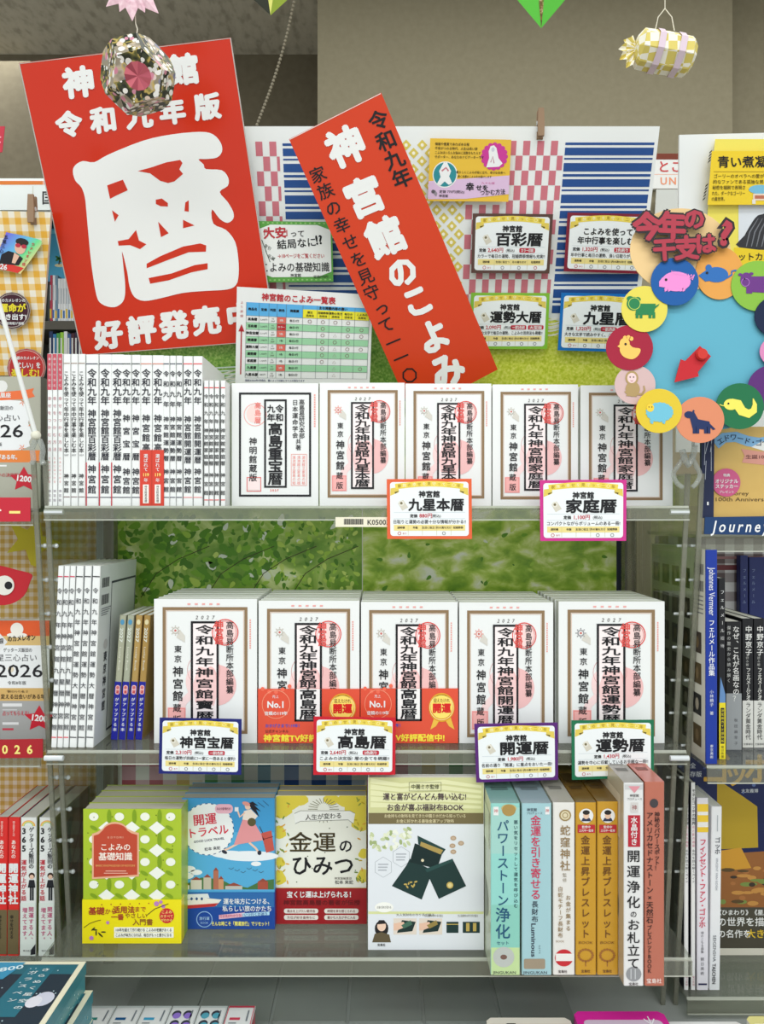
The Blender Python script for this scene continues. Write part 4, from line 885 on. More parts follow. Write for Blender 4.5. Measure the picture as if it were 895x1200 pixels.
# ------------------------------------------------------------------ price cards
def price_card(label, TL, TR, BR, BL, plane, col, title, price, desc, tags, ncol, red=(), two=None, group='price cards'):
    mb, a, o = sheet(plane, TL, TR, BR, BL, 100, 72, mat(col, .3), .0012)
    a.rrect(3.8, 3.6, 96.2, 68.4, 3.5, mat((236, 240, 240), .3), 1)
    arc = [(10 + 8 * i, 9.0 - 3.2 * math.sin(math.pi * i / 10)) for i in range(11)]
    a.poly([(4, 20), (4.5, 11), (14, 10), (14, 16)], (224, 200, 90), 1.4); a.poly([(96, 20), (95.5, 11), (86, 10), (86, 16)], (224, 200, 90), 1.4); a.poly([(9, 15.6), (15, 14), (10, 17.6)], (90, 80, 40), 1.8); a.poly([(91, 15.6), (85, 14), (90, 17.6)], (90, 80, 40), 1.8)
    a.strip(arc, 6.6, (236, 212, 84), 2)
    for i, ch in enumerate('家族の幸せを見守って二〇年'):
        x = 15 + i * 5.8; a.put(ch, x, 9.0 - 3.2 * math.sin(math.pi * (x - 10) / 80), 4.6, (250, 246, 200) if i % 2 else (176, 146, 40), 3, 0, .01)
    k = 3
    if two:
        a.text(two[0], 51, 22.5, 9.4, BLACK, k, .025, align='c', fit=62); a.text(two[1], 53, 33.5, 9.4, BLACK, k, .025, align='c', fit=78)
    else:
        a.text('神宮館', 50, 18.4, 8.4, BLACK, k, .035, align='c')
        n = len(title); a.text(title, 59 if n < 4 else 58, 31.2, 17 if n < 4 else 15.6, BLACK, k, .034, 1.0, 0, 'c', 60 if n < 4 else 66)
        a.poly([(18, 38), (25, 34), (19, 25), (13, 29)], (212, 206, 190), 2); a.ell(17, 29, 3.4, 3.4, (226, 222, 208), 2.4, 12); a.ell(17, 29, 1.6, 1.6, (120, 110, 80), 2.8, 10)
    a.rect(8, 40, 92, 40.4, (196, 206, 212), 2); a.rect(8, 47.4, 92, 47.8, (196, 206, 212), 2)
    x0 = 9 if tags else 27
    a.text('定価', x0, 44.3, 4.4, BLACK, k, .03); a.text(price + '円', x0 + 11, 44, 6.2, (190, 40, 60), k, .02); a.text('(税込)', x0 + 12.5 + 4.3 * len(price), 44.3, 4.2, BLACK, k, .01)
    for i, t in enumerate(tags):
        tx = 60 + 21 * i if len(tags) == 1 else 52 + 22 * i; a.rrect(tx, 41.4, tx + 20, 47, 1.6, (190, 40, 60), 2.4); a.text(t, tx + 10, 44.3, 4.6, WHITE, k, .02, align='c', fit=16)
    a.text(desc, 50, 51.4, 5, BLACK, k, .012, align='c', fit=86)
    a.rect(8, 55, 92, 62, (234, 216, 140), 2)
    names = ['週幹欄', '年盤 暦注', '生活に役立つ', '月の満ち欠け', '冠婚葬祭'] if ncol == 5 else ['週幹欄', '生活に役立つ', '月の満ち欠け', '冠婚葬祭']
    cw = 84 / ncol
    for i in range(ncol):
        cx = 8 + cw * (i + .5); a.text(names[i].split(' ')[0], cx, 58.4, 3, (60, 50, 30), k, .02, align='c')
        if i: a.rect(8 + cw * i - .2, 55, 8 + cw * i + .2, 67.5, (200, 190, 140), 2.4)
        if i in (red or range(ncol)): a.ring(cx - (2 if i == 0 else 0), 65.2, 1.8, .6, (190, 60, 70) if i == 0 or (ncol == 4 and i == 3) else (110, 110, 116), k, 16)
    a.text('あり', 8 + cw * .5 + 1.6, 65.4, 2.6, (190, 60, 70), k)
    return tag(mb.build('price_card', origin=o), label, 'price card', group)
HC = HP.off(.012)
price_card('brown-bordered price card on the pink-tiled board', (554, 250), (648, 251), (643.5, 320.6), (552, 320), HC, (88, 62, 54), '百彩暦', '2,640', 'カラーで毎日の運勢、冠婚葬祭情報も充実!!', ['カラー印刷'], 4)
price_card('maroon-bordered price card partly under the zodiac wheel', (665, 249), (761, 251), (755, 321), (660.5, 318), HC, (128, 32, 52), '', '1,320', '年中行事と毎日の運勢、良い日取りが分かる', ['2色刷り'], 5, two=('こよみを使って', '年中行事を楽しむ本'))
price_card('lime-green-bordered price card below the brown-bordered one', (552, 343), (644, 343.5), (641, 409), (549.6, 409), HC, (130, 188, 56), '運勢大暦', '2,090', '大きな文字で毎日の運勢、こよみの活用法も掲載!!', ['一部2色刷', '大型版'], 5)
price_card('blue-bordered price card beside the zodiac wheel', (657.6, 343), (751, 345), (747, 413), (653.4, 410.5), HC, (24, 112, 190), '九星暦', '1,320', '大きな文字で読みやすく、こよみの活用も', ['一部2色刷', '大型版'], 5)
S1 = vplane(.984); S2 = vplane(.992)
price_card('orange-bordered price card hanging on the top shelf edge', (453, 561.5), (552.5, 561), (553, 631.6), (453.6, 631.6), S1, (228, 98, 56), '九星本暦', '880', '日取りと運勢の必要十分な情報が分かる!!', [], 5, (0, 3))
price_card('magenta-bordered price card at the right of the top shelf edge', (632.4, 562.7), (734, 562), (733.5, 633.8), (633, 634), S1, (206, 50, 140), '家庭暦', '1,100', 'コンパクトながらボリュームのある一冊!', [], 5, (0, 3, 4))
price_card('navy-bordered price card at the left of the middle shelf edge', (187, 841), (283, 842.7), (282.5, 908), (186, 906.5), S2, (24, 32, 112), '神宮宝暦', '2,310', '毎日の運勢が詳細に!一家に一冊あると便利!', ['一部2色刷'], 5)
price_card('red-bordered price card hanging between the two banded almanacs', (367.4, 839.8), (463.6, 841), (463, 908), (367, 908), S2, (200, 24, 44), '高島暦', '2,640', 'こよみの決定版! 暦の全てを網羅!!', ['2色刷り'], 5)
price_card('purple-bordered price card on the middle shelf edge', (555.6, 848.4), (653.3, 846.8), (653.8, 913.8), (558, 917), S2, (88, 34, 116), '開運暦', '1,980', '名前の通り「開運」に重点をおいた一冊!', [], 5, (0, 2, 3, 4))
price_card('dark-green-bordered price card at the right of the middle shelf edge', (669.4, 844.3), (766, 843.5), (766, 911), (670, 914), S2, (26, 112, 76), '運勢暦', '1,430', '運勢を中心に収載しているお手軽な一冊!!', [], 5, (0, 3, 4))
mb, a, o = sheet(vplane(.987), (393, 606), (456, 606), (456, 617.5), (393, 617.5), 63, 11.5, (236, 230, 206), .0008)
xx = 10
for k in range(18):
    w_ = [.6, 1, .5, 1.2][k % 4]; a.rect(xx, 2, xx + w_, 8.6, BLACK, 1); xx += w_ + .45
a.text('K05003', 37, 5.8, 8.4, (40, 40, 40), 2, .01)
tag(mb.build('shelf_label', origin=o), 'cream barcode label on the top shelf edge, left of the orange-bordered card', 'label')

# ------------------------------------------------------------------ posters and cards on the header board
RP, N, L, b = nodes_mat('laminated_red', .22)
b.inputs['Base Color'].default_value = (lin(208), lin(50), lin(24), 1)
nz_ = N.new('ShaderNodeTexNoise'); nz_.inputs['Scale'].default_value = 7; nz_.inputs['Detail'].default_value = 2; tc = N.new('ShaderNodeTexCoord'); L.new(tc.outputs['Object'], nz_.inputs['Vector'])
bp = N.new('ShaderNodeBump'); bp.inputs['Strength'].default_value = .35; bp.inputs['Distance'].default_value = .006; L.new(nz_.outputs['Fac'], bp.inputs['Height']); L.new(bp.outputs[0], b.inputs['Normal'])
PP = HP.off(.022)
mb, a, o = sheet(PP, (22, 74), (270.5, 44), (324, 399), (96, 417), 1, 1, RP, .0008, (230, 230, 226))
a = Art(mb, PP.pix, PP.n)
a.strip([(22.6, 74.8), (270, 44.8), (323.3, 398.4), (96.4, 416.3)], 1.4, (190, 184, 176), .5, True)
W1 = mat((240, 241, 238), .28)
def c1(x, y): return (x / 2.983, y / 2.983)
def c4(x, y): return (x / 2.983, 250 + y / 2.983)
def smooth(pts, k=4):
    out = []; n = len(pts)
    for i in range(n):
        p0, p1, p2, p3 = pts[i - 1], pts[i], pts[(i + 1) % n], pts[(i + 2) % n]
        for j in range(k):
            t = j / k
            out.append(tuple(.5 * (2 * p1[q] + (p2[q] - p0[q]) * t + (2 * p0[q] - 5 * p1[q] + 4 * p2[q] - p3[q]) * t * t + (3 * p1[q] - p0[q] - 3 * p2[q] + p3[q]) * t ** 3) for q in (0, 1)))
    return out
big = [c1(*p_) for p_ in [(255, 600), (263, 578), (290, 563), (330, 567), (380, 540), (500, 492), (600, 470), (700, 461), (745, 470), (772, 500), (776, 530), (758, 551), (720, 556), (694, 557), (712, 575), (720, 591), (775, 595), (798, 622), (796, 650), (768, 671), (795, 705), (815, 740), (815, 765), (795, 779), (768, 765), (741, 732), (746, 782)]] + \
      [c4(*p_) for p_ in [(790, 58), (822, 100), (833, 160), (834, 215), (825, 250), (795, 266), (720, 271), (640, 278), (560, 297), (505, 306), (470, 292), (453, 255), (445, 205), (427, 133), (432, 190), (438, 255), (434, 300), (415, 322), (390, 328), (355, 316), (337, 285), (320, 180), (310, 80), (302, -10)]] + [c1(*p_) for p_ in [(297, 690), (285, 655), (264, 632)]]
a.poly(list(reversed(smooth(big, 3))), W1, 2)
for h_, tr in (([(482, 598), (530, 585), (580, 568), (630, 559), (638, 570), (627, 592), (640, 608), (610, 634), (588, 640), (560, 632), (525, 606)], c1), ([(375, 648), (430, 628), (447, 665), (410, 682), (385, 695)], c1), ([(545, 698), (566, 694), (587, 710), (587, 722), (562, 721), (545, 713)], c1), ([(648, 708), (660, 700), (660, 740), (645, 738)], c1),
               ([(392, 735), (415, 752), (402, 775)], c1), ([(553, 775), (590, 815), (563, 829)], c1), ([(640, 768), (680, 788), (640, 798)], c1), ([(412, 97), (450, 90), (476, 58), (486, 95), (512, 108), (490, 125), (455, 111), (415, 113)], c4),
               ([(513, 176), (560, 150), (640, 116), (700, 105), (721, 112), (720, 134), (660, 136), (590, 162), (513, 192)], c4), ([(520, 226), (600, 210), (680, 181), (726, 174), (726, 195), (670, 206), (590, 234), (525, 246)], c4)):
    a.poly([tr(*q) for q in h_], RP, 3.5)
rot = -.12
for ch, x, y, s_ in (('神', 92.5, 97, 37), ('宮', 152, 90, 37), ('館', 215, 82, 37), ('令', 81, 146, 31), ('和', 121.5, 141, 31), ('九', 163, 136, 31), ('年', 202, 131, 31), ('版', 243, 125.5, 31), ('好', 127, 392.5, 34), ('評', 166, 387, 34), ('発', 204, 381.5, 34), ('売', 242, 376, 34), ('中', 282, 371, 34)):
    a.put(ch, x, y, s_, W1, 4, rot, .054, 1.0)
tag(mb.build('poster', origin=o), 'large tilted red poster with one huge white character', 'poster')
BP = HP.off(.060)
mb, a, o = sheet(BP, (338.5, 163), (446.5, 108.5), (583, 433), (483, 486), 1, 1, mat((214, 64, 28), .28), .0008, (232, 232, 228))
a = Art(mb, BP.pix, BP.n); rot = -.40
a.strip([(339.4, 163.4), (446, 109.6)], .9, (240, 220, 214), .5)
for ch, x, y, s_ in (('神', 405.5, 172, 46), ('宮', 427, 231, 46), ('館', 452, 278, 46), ('の', 471, 319, 38), ('こ', 489, 353, 38), ('よ', 508, 394, 40), ('み', 524, 434, 42)): a.put(ch, x, y, s_, W1, 2, rot, .052, .96)
for ch, x, y in (('令', 443.5, 141), ('和', 452.5, 165), ('九', 462, 187), ('年', 471, 209)): a.put(ch, x, y, 24, BLACK, 2, rot, .022)
for ch, x, y in (('家', 372.5, 205), ('族', 381.5, 224), ('の', 390.5, 244), ('幸', 400.5, 264), ('せ', 410.5, 284), ('を', 420, 304), ('見', 428.5, 324), ('守', 435.5, 343), ('っ', 447, 361), ('て', 452.5, 381), ('一', 461, 401), ('一', 470, 419.5), ('〇', 480, 440), ('年', 489, 460)): a.put(ch, x, y, 19.5, BLACK, 2, rot, .012)
tag(mb.build('banner', origin=o), 'narrow tilted red banner with white and black vertical writing', 'banner')
# almanac comparison table
TP = HP.off(.045)
mb, a, o = sheet(TP, (277.6, 336), (437, 345.5), (433, 450), (275.6, 449), 180, 130, mat((238, 239, 237), .3), .001)
a.text('神宮館のこよみ一覧表', 82, 12, 11, (196, 50, 60), 3, .03, align='c', fit=98); a.strip([(7, 118), (7, 58)], 1.6, (180, 40, 50), 2); a.poly([(3, 60), (11, 60), (7, 50)], (180, 40, 50), 2); a.vtext('より詳細', 7, 18, 42, 4, (180, 60, 60), 2)
xs_ = [13, 30, 43, 54, 66, 88, 107, 123, 140, 157, 176]; y0 = 22; hh = 9.4
a.rect(13, 20, 88, 38, (92, 178, 232), 1); a.rect(88, 20, 176, 26, (92, 178, 232), 1); a.rect(88, 26, 176, 38, (244, 232, 50), 1)
for i, t in enumerate(['商品名', '定価', '判型', '刷色', '掲載欄']): a.text(t, (xs_[i] + xs_[i + 1]) / 2, 29, 4, BLACK, 3, .03, align='c')
a.text('主な掲載内容の違い', 128, 23, 4.2, BLACK, 3, .03, align='c')
for i, t in enumerate(['暦注', '冠婚葬祭', '運勢の見方', '毎日の', 'こよみの']): a.text(t, (xs_[i + 5] + xs_[i + 6]) / 2, 30, 3.6, BLACK, 3, .02, align='c'); a.text('活用法', (xs_[i + 5] + xs_[i + 6]) / 2, 34.6, 3.6, BLACK, 3, .02, align='c')
rows_ = [('高島暦', '○○○○ ', 1, '2,640'), ('百彩暦', ' ○ ○○', 2, '2,640'), ('神宮宝暦', ' ○△○○', 1, '2,310'), ('開運暦', ' ○○○ ', 0, '1,980'), ('運勢大暦', ' ○△○○', 1, '2,090'), ('運勢暦', ' ○△○ ', 0, '1,430'), ('家庭暦', ' ○△  ', 0, '1,100'), ('九星暦', '  △ ○', 1, '1,320'), ('九星本暦', '  △  ', 0, '880')]
for r_, (t, cs, k, pr_) in enumerate(rows_):
    yy = 38 + r_ * hh
    if r_ % 2: a.rect(13, yy, 176, yy + hh, (160, 214, 170), 1)
    if k: a.rect(54, yy + .4, 66, yy + hh - .4, (226, 110, 96) if k == 1 else (190, 40, 44), 2)
    a.text(t, 21.5, yy + hh / 2, 4.2, BLACK, 3, .03, align='c'); a.text(pr_ + '円', 36.5, yy + hh / 2, 3, (70, 70, 70), 3, 0, align='c'); a.text('A5', 48.5, yy + 3, 2.8, (70, 70, 70), 3, 0, align='c'); a.text('200P', 48.5, yy + 6.4, 2.8, (90, 60, 60), 3, 0, align='c')
    a.text('2色' if k == 1 else ('カラー' if k else '1色'), 60, yy + hh / 2, 3.2, WHITE if k else BLACK, 3, .02, align='c'); a.text('毎日1行', 77, yy + hh / 2, 3.6, BLACK, 3, .02, align='c')
    for i, q in enumerate(cs):
        cx = (xs_[i + 5] + xs_[i + 6]) / 2
        if q == '○': a.ring(cx, yy + hh / 2, 2.3, .6, (130, 90, 90), 3, 14)
        elif q == '△': a.strip([(cx, yy + 2.6), (cx + 2.2, yy + 6.6), (cx - 2.2, yy + 6.6)], .5, (150, 130, 130), 3, True)
for x in xs_: a.rect(x - .2, 20, x + .2, 38 + 9 * hh, (96, 104, 110), 2.5)
for r_ in range(10): a.rect(13, 38 + r_ * hh - .15, 176, 38 + r_ * hh + .15, (96, 104, 110), 2.5)
a.text('価格は2026年7月現在、暦によって印刷とサイズが異なります', 13, 126, 3.2, (50, 60, 110), 3, .01, fit=80)
tag(mb.build('comparison_chart', origin=o), 'white chart card with a blue, yellow and green table', 'chart')
# green-edged card
mb, a, o = sheet(HP.off(.016), (299, 259), (389, 260), (390.5, 330), (302, 331), 92, 72, mat((92, 164, 70), .3), .001)
a.poly([(2, 60), (18, 66), (74, 66), (90, 60), (90, 10), (74, 4), (18, 4), (2, 10)], (238, 240, 236), 1)
for k in range(16): a.ell(4 + k * 5.6, 2, 1.4, 1, (150, 200, 120), .6, 8); a.ell(4 + k * 5.6, 69.4, 1.4, 1, (150, 200, 120), .6, 8)
a.text('「', 3, 15, 11, (190, 50, 60), 3, .02); a.text('大安', 9, 14.5, 14, (190, 50, 60), 3, .035, rot=-.05); a.text('」', 34, 12.5, 11, (190, 50, 60), 3, .02); a.text('って', 41, 14.5, 9, BLACK, 3, .015)
a.text('結局なに', 25, 28, 12, BLACK, 3, .02, rot=-.08); a.text('!?', 71, 22, 15, BLACK, 3, .03, rot=-.12); a.text('→18ページをご覧ください', 25, 41, 6, (190, 50, 60), 3, .015, fit=57)
a.text('こよみの基礎知識', 4, 54.5, 12, BLACK, 3, .014, fit=84); a.text('神宮館', 40, 64, 4.4, BLACK, 3, .01); a.text('定価770円', 68, 66, 4, BLACK, 3, .01)
for x, y, t in ((10, 28, '友引'), (14, 40, '仏滅')): a.text(t, x, y, 4.6, (40, 50, 40), 3, .01, rot=.6); a.strip([(x - 3, y - 6), (x + 2, y + 8)], .8, (40, 60, 40), 3)
tag(mb.build('info_card', origin=o), 'white card with a green patterned edge between the two red posters', 'card')
# yellow and lilac flyer
mb, a, o = sheet(HC, (504, 162), (599, 163.7), (595.5, 236.5), (501, 235.5), 95, 73, mat((234, 190, 60), .3), .001)
a.poly([(0, 66), (95, 62), (95, 44), (0, 50)], (222, 190, 220), 1); a.poly([(0, 71), (0, 50), (95, 42), (95, 64), (45, 70)], (222, 190, 220), 1.1)
for k, t in enumerate(['情報や豊富であればある程', '不安がつのる時代、人生は長い旅', 'こよみはいろんな悩みに活路をもたらす', 'サポーター、あなたのナビゲーターです']): a.text(t, 6, 6.5 + 5 * k, 3.7, (60, 50, 20), 3, .012, fit=(40, 50, 54, 58)[k])
a.text('暮らしにこよみが役に立ち、幸せな未来へ', 32, 39, 3.4, (60, 50, 20), 3, .01, fit=58); a.text('導く幸運のこよみをお届けします', 34, 44, 3.2, (60, 50, 20), 3, .01, fit=40)
for k in range(16): a.ell(76 + 13 * math.cos(k * .393), 20 + 13.6 * math.sin(k * .393), 3, 3, (206, 56, 150), 1.4, 10)
a.ell(76, 20, 14, 14.6, (206, 56, 150), 1.7)
a.poly([(67, 33), (82, 32), (86, 28), (81, 22), (78, 10), (75, 7), (71, 8), (69, 14), (70, 22)], (240, 240, 240), 3); a.ell(74, 12, 2, 2.6, (206, 206, 220), 3.3, 10); a.strip([(72, 27), (74, 20), (76, 28)], 1, (180, 110, 130), 3.4)
a.ell(19, 42, 14.6, 15.4, (240, 240, 236), 1.4); a.ell(19, 42, 13.4, 14.2, (40, 140, 150), 1.8); a.poly([(10, 53), (14, 55), (19, 50), (24, 54), (28, 52), (24, 44), (26, 38), (21, 28), (17, 28), (12, 38), (14, 45)], (240, 240, 240), 3); a.strip([(15, 38), (20, 34), (23, 38)], 2, (206, 130, 140), 3.3)
a.put('幸', 49, 56, 10, BLACK, 3, 0, .03); a.text('せを', 56, 57, 7.4, BLACK, 3, .025); a.text('つかむ方法', 61, 63, 7, BLACK, 3, .02, rot=-.06, fit=30); a.text('九十七版', 62, 51.4, 3, (206, 80, 150), 3, 0, fit=16)
a.text('定価 770円(税込)', 13, 62, 3.8, BLACK, 3, .012, fit=30); a.text('神宮館', 13, 67, 3.6, BLACK, 3, .012); a.ell(6, 62, 2.2, 2.2, (90, 84, 90), 3, 10); a.poly([(6, 64), (10, 68), (11, 64), (8, 60)], (150, 140, 150), 2.8)
tag(mb.build('flyer', origin=o), 'yellow and lilac flyer with teal and magenta discs', 'flyer')
def peg(X, Y, Z, label):
    t = thing('clothespin', label, 'clothespin', (X, Y, Z))
    for s_ in (0, 1):
        mb = MB(); y = Y - .0065 + s_ * .009
        mb.prism([(X - .0042, y, Z - .018), (X + .0042, y, Z - .018), (X + .0048, y, Z), (X + .0038, y, Z + .021), (X - .0038, y, Z + .021), (X - .0048, y, Z)], (0, .0035, 0), mat((150, 122, 96), .7)); mb.build('jaw', t)
    mb = MB(); mb.tube([(X - .0055, Y - .001, Z + .002), (X + .0055, Y - .001, Z + .002)], .0028, CHROME, 8); mb.build('spring', t)
q = HP.pix(633, 148); peg(q.x, q.y, q.z + .002, 'wooden clothespin on the top edge of the large patterned board')

# ------------------------------------------------------------------ zodiac wheel sign
DZ = .955
zp = vplane(DZ); q0 = P(832, 415, DZ)
zw = thing('zodiac_wheel', 'round turquoise paper sign ringed by animal discs, clipped to the right rack', 'sign', q0)
def disc(name, cx, cy, rx, ry, c, off, pr=None, n=36):
    mb = MB(); p = vplane(DZ - off)
    mb.prism([P(cx + rx * math.cos(-2 * math.pi * i / n), cy + ry * math.sin(-2 * math.pi * i / n), DZ - off) for i in range(n)], (0, .0009, 0), mat(c, .75))
    a = Art(mb, p.pix, p.n)
    if pr: pr(a)
    return mb.build(name, zw), a
disc('backing_disc', 834, 412, 92, 92, (96, 172, 194), 0, None, 64)
def cloud(a):
    Cm = (172, 50, 68); K = (36, 26, 30)
    for ch, x, y, s_, r_ in (('今', 758, 266, 34, -.06), ('年', 787, 265, 33, .04), ('の', 813, 257, 26, -.05), ('干', 778, 293, 27, -.06), ('支', 804, 291, 29, -.04), ('は', 826, 286, 25, -.06), ('?', 850, 273, 38, .2)):
        a.put(ch, x, y, s_, K, 2, r_, .125, 1.0)
        a.put(ch, x, y, s_, Cm, 4.2, r_, .05, 1.0)
disc('title_cloud', 797, 293, 59, 49, (232, 198, 142), .0012)
def eye(a, x, y, r=1.6, c=BLACK): a.ell(x, y, r, r, c, 4, 10)
def pig(a):
    c = (234, 140, 206); a.ell(792, 330, 17, 11.6, c, 2, 24); a.poly([(772, 330), (772, 336), (778, 337), (781, 326), (776, 325)], c, 2.1); a.poly([(781, 321), (785, 326), (778, 327)], c, 2.2)
    for x in (780, 784, 798, 801): a.poly([(x - 2, 338), (x + 3, 337), (x + 1, 341), (x - 1.5, 342)], c, 2.3)
    for k in range(9): a.poly([(786 + k * 2.4, 321 + k * .3), (789 + k * 2.4, 321.4 + k * .4), (786.6 + k * 2.4, 316.6 + k * .5)], c, 2.4)
    a.strip([(807, 327), (811, 325), (810, 322), (807, 324), (811, 328), (813, 322)], 1.4, c, 2.5); eye(a, 780, 328)
def rat(a):
    c = (36, 104, 176); a.ell(839, 322, 14, 9, c, 2, 22); a.poly([(818, 323), (828, 316), (832, 329), (826, 330)], c, 2.1); a.ell(830, 314, 3.8, 4, c, 2.2, 14); a.strip([(851, 326), (857, 322), (857, 318), (861, 317), (864, 318)], 2, c, 2.3); eye(a, 828, 320)
def cow(a):
    c = (104, 46, 128); a.ell(874, 328, 7, 8.6, c, 2, 18); a.poly([(876, 342), (910, 344), (910, 324), (878, 324)], c, 2.1); a.poly([(874, 336), (874, 344), (881, 344), (882, 334)], c, 2.2); a.ell(867, 322, 2.6, 1.8, c, 2.3, 10); a.ell(880, 321, 2.6, 1.8, c, 2.3, 10); a.ring(873, 331, 4.6, .6, (180, 120, 200), 3); eye(a, 872, 327, 1)
def dog(a):
    c = (28, 126, 72); a.ell(742, 356, 8, 8, c, 2, 18); a.ell(738, 350, 4, 3, c, 2.1, 12); a.ell(747, 351, 3.6, 3, c, 2.1, 12); a.poly([(744, 369), (766, 369), (768, 356), (746, 356)], c, 2.2)
    for x in (744.5, 749, 759.5, 764): a.rect(x, 366, x + 3.4, 373, c, 2.3)
    a.poly([(765, 360), (772.5, 356), (771, 358.6), (767, 362)], c, 2.4); a.ring(743, 356, 6.8, .7, (200, 220, 90), 3, 20)
def cock(a):
    c = (246, 196, 96); a.poly(smooth([(726, 408), (730, 400), (735, 401), (741, 407), (750, 409), (748, 416), (741, 421), (732, 419), (727, 414)], 3)[::-1], c, 2); a.ell(731.6, 402.5, 6, 6.4, c, 2.2, 16); a.poly([(723, 406), (728, 409), (728, 402)], c, 2.3)
    for x, y in ((732, 396), (736, 395.4), (739.5, 397)): a.ell(x, y, 2.4, 2.6, c, 2.4, 10)
    eye(a, 732.6, 403.4, 1.5)
def ape(a):
    c = (176, 148, 98); a.ell(740, 443, 7.6, 8.4, c, 2, 20); a.ell(740, 443, 5.4, 6, (238, 206, 206), 2.4, 18); a.ell(741, 456, 8.4, 9, c, 2.1, 20); a.strip([(746, 462), (752, 462), (755, 457), (754, 452)], [2.6, 2.6, 2.2, 1.6], c, 2.2); a.poly([(731, 459), (735, 463), (736, 457)], c, 2.2); a.poly([(733, 464), (746, 465), (746, 460), (736, 460)], c, 2.3)
    eye(a, 738, 442, .8); eye(a, 742, 442, .8); a.strip([(738.4, 446), (740, 446.8), (741.6, 446)], .6, (150, 60, 60), 3)
def sheep(a):
    c = (112, 190, 212); pts = []
    for k in range(36): r_ = 1 + (.07 if k % 2 else 0); pts.append((772.6 + 15.4 * r_ * math.cos(-k * math.pi / 18), 483 + 11 * r_ * math.sin(-k * math.pi / 18)))
    a.poly(pts, c, 2); a.ell(761.6, 478, 4.4, 4.8, (244, 206, 60), 3, 14); eye(a, 760, 477, .7); eye(a, 763.4, 477, .7)
    for x in (761, 775): a.poly([(x, 492), (x + 5, 492), (x + 3.6, 497), (x + .8, 496)], c, 2.2)
def horse(a):
    c = (26, 44, 92); a.ell(807, 486, 5.6, 4.2, c, 2, 14); a.poly([(808, 490), (811, 502), (818, 506), (818, 492), (812, 481)], c, 2.1); a.poly([(811, 502), (832, 504), (831, 494), (816, 491)], c, 2.2); a.poly([(810.4, 483), (814, 482), (812, 480)], c, 2.3)
    for x in (811.4, 815, 824.6, 828): a.rect(x, 500, x + 4, 508, c, 2.4)
    a.poly([(829, 494), (838, 503), (835, 504), (830, 499)], c, 2.5)
def snake(a):
    c = (240, 228, 96); a.ell(856, 474, 8.4, 6.6, c, 2, 18); a.strip([(856, 472), (864, 474), (869, 482), (877, 485), (883, 481), (884, 474), (882, 467)], [10, 12, 11, 10, 8, 5, 1], c, 2.2); a.strip([(849, 476), (845, 475), (843, 474)], 1, c, 2.3); eye(a, 853, 473, 1.2)
animals = [('orange', 843, 320, 28, 31, (244, 172, 84), .0024, rat), ('light green', 888, 335, 31.5, 29.5, (146, 200, 72), .0036, cow), ('navy', 913, 371, 29, 25, (22, 38, 72), .0048, None), ('pink', 919, 412, 29, 21, (236, 150, 200), .0060, None), ('purple', 904, 455, 28, 27, (100, 48, 126), .0072, None),
           ('dark green', 867, 476, 28, 27, (36, 122, 78), .0084, snake), ('salmon', 820, 492, 28.5, 27, (240, 152, 112), .0096, horse), ('yellow', 772, 481.5, 27, 26, (244, 212, 60), .0108, sheep), ('blush', 744, 451, 24, 23, (230, 196, 194), .0040, ape), ('crimson', 737.5, 407.5, 27.6, 26.4, (178, 36, 64), .0052, cock), ('lemon', 755, 362, 27, 27, (246, 230, 96), .0064, dog), ('blue', 790.5, 330, 28, 28, (30, 98, 174), .0076, pig)]
for nm, cx, cy, rx, ry, c, off, pr in animals:
    c = tuple(int(v * .92) for v in c)
    o_, _ = disc('animal_disc', cx, cy, rx, ry, c, off, pr); o_['label'] = '%s animal disc' % nm
mb = MB(); p = vplane(DZ - .0095); cloud(Art(mb, p.pix, p.n)); mb.build('title_lettering', zw)['label'] = 'crimson title lettering with dark outline'
mb = MB(); mb.prism([P(x, y, DZ - .008) for x, y in [(790.3, 448), (818.5, 441), (817.6, 436), (833, 417.5), (820, 405.4), (802.8, 423), (797.6, 421)]], (0, .0012, 0), mat((196, 42, 50), .8)); ar = mb.build('arrow', zw)
mb = MB(); c_ = P(821.4, 415.5, DZ - .0095)
for k, (r_, y_) in enumerate(((.0072, 0), (.0062, .002))): mb.tube([c_ + Vector((0, -.0005 - y_, 0)), c_ + Vector((0, -.0028 - y_, 0))], r_, mat((206, 50, 40), .5), 20)
mb.build('pin', ar)
# clips
def tubes(mb, pts, r, m): mb.tube(smooth_open(pts), r, m, 8)
def smooth_open(pts, k=4):
    pts = [Vector(p_) for p_ in pts]; out = []
    for i in range(len(pts) - 1):
        p0, p1, p2, p3 = pts[max(i - 1, 0)], pts[i], pts[i + 1], pts[min(i + 2, len(pts) - 1)]
        for j in range(k):
            t = j / k; out.append(.5 * (2 * p1 + (p2 - p0) * t + (2 * p0 - 5 * p1 + 4 * p2 - p3) * t * t + (3 * p1 - p0 - 3 * p2 + p3) * t ** 3))
    return out + [pts[-1]]
CLIP = acrylic('clear_clip', (0.88, 0.9, 0.88), 1.0, .06, .30, (200, 204, 200))
cl = thing('spring_clip', 'clear plastic clip gripping the right rack post below the animal discs', 'clip', P(803, 560, .975))
dC = .985
for pts in ([(803, 532), (795, 545), (789, 555), (793, 566), (800, 571)], [(809, 532), (815, 545), (820, 556), (816, 566), (811, 571)]):
    mb = MB(); mb.tube(smooth_open([P(x, y, dC) for x, y in pts]), .0030, CLIP, 8); mb.build('jaw', cl)
for pts in ([(799, 527), (803, 540), (808, 546)], [(814, 522), (812, 534), (806, 545)]):
    mb = MB(); mb.tube(smooth_open([P(x, y, dC - .004) for x, y in pts]), .0040, CLIP, 8); mb.build('handle', cl)
mb = MB(); mb.tube([P(812, 522, dC - .004), P(812, 512, DZ + .004)], .002, CLIP, 8); mb.build('peg', cl)
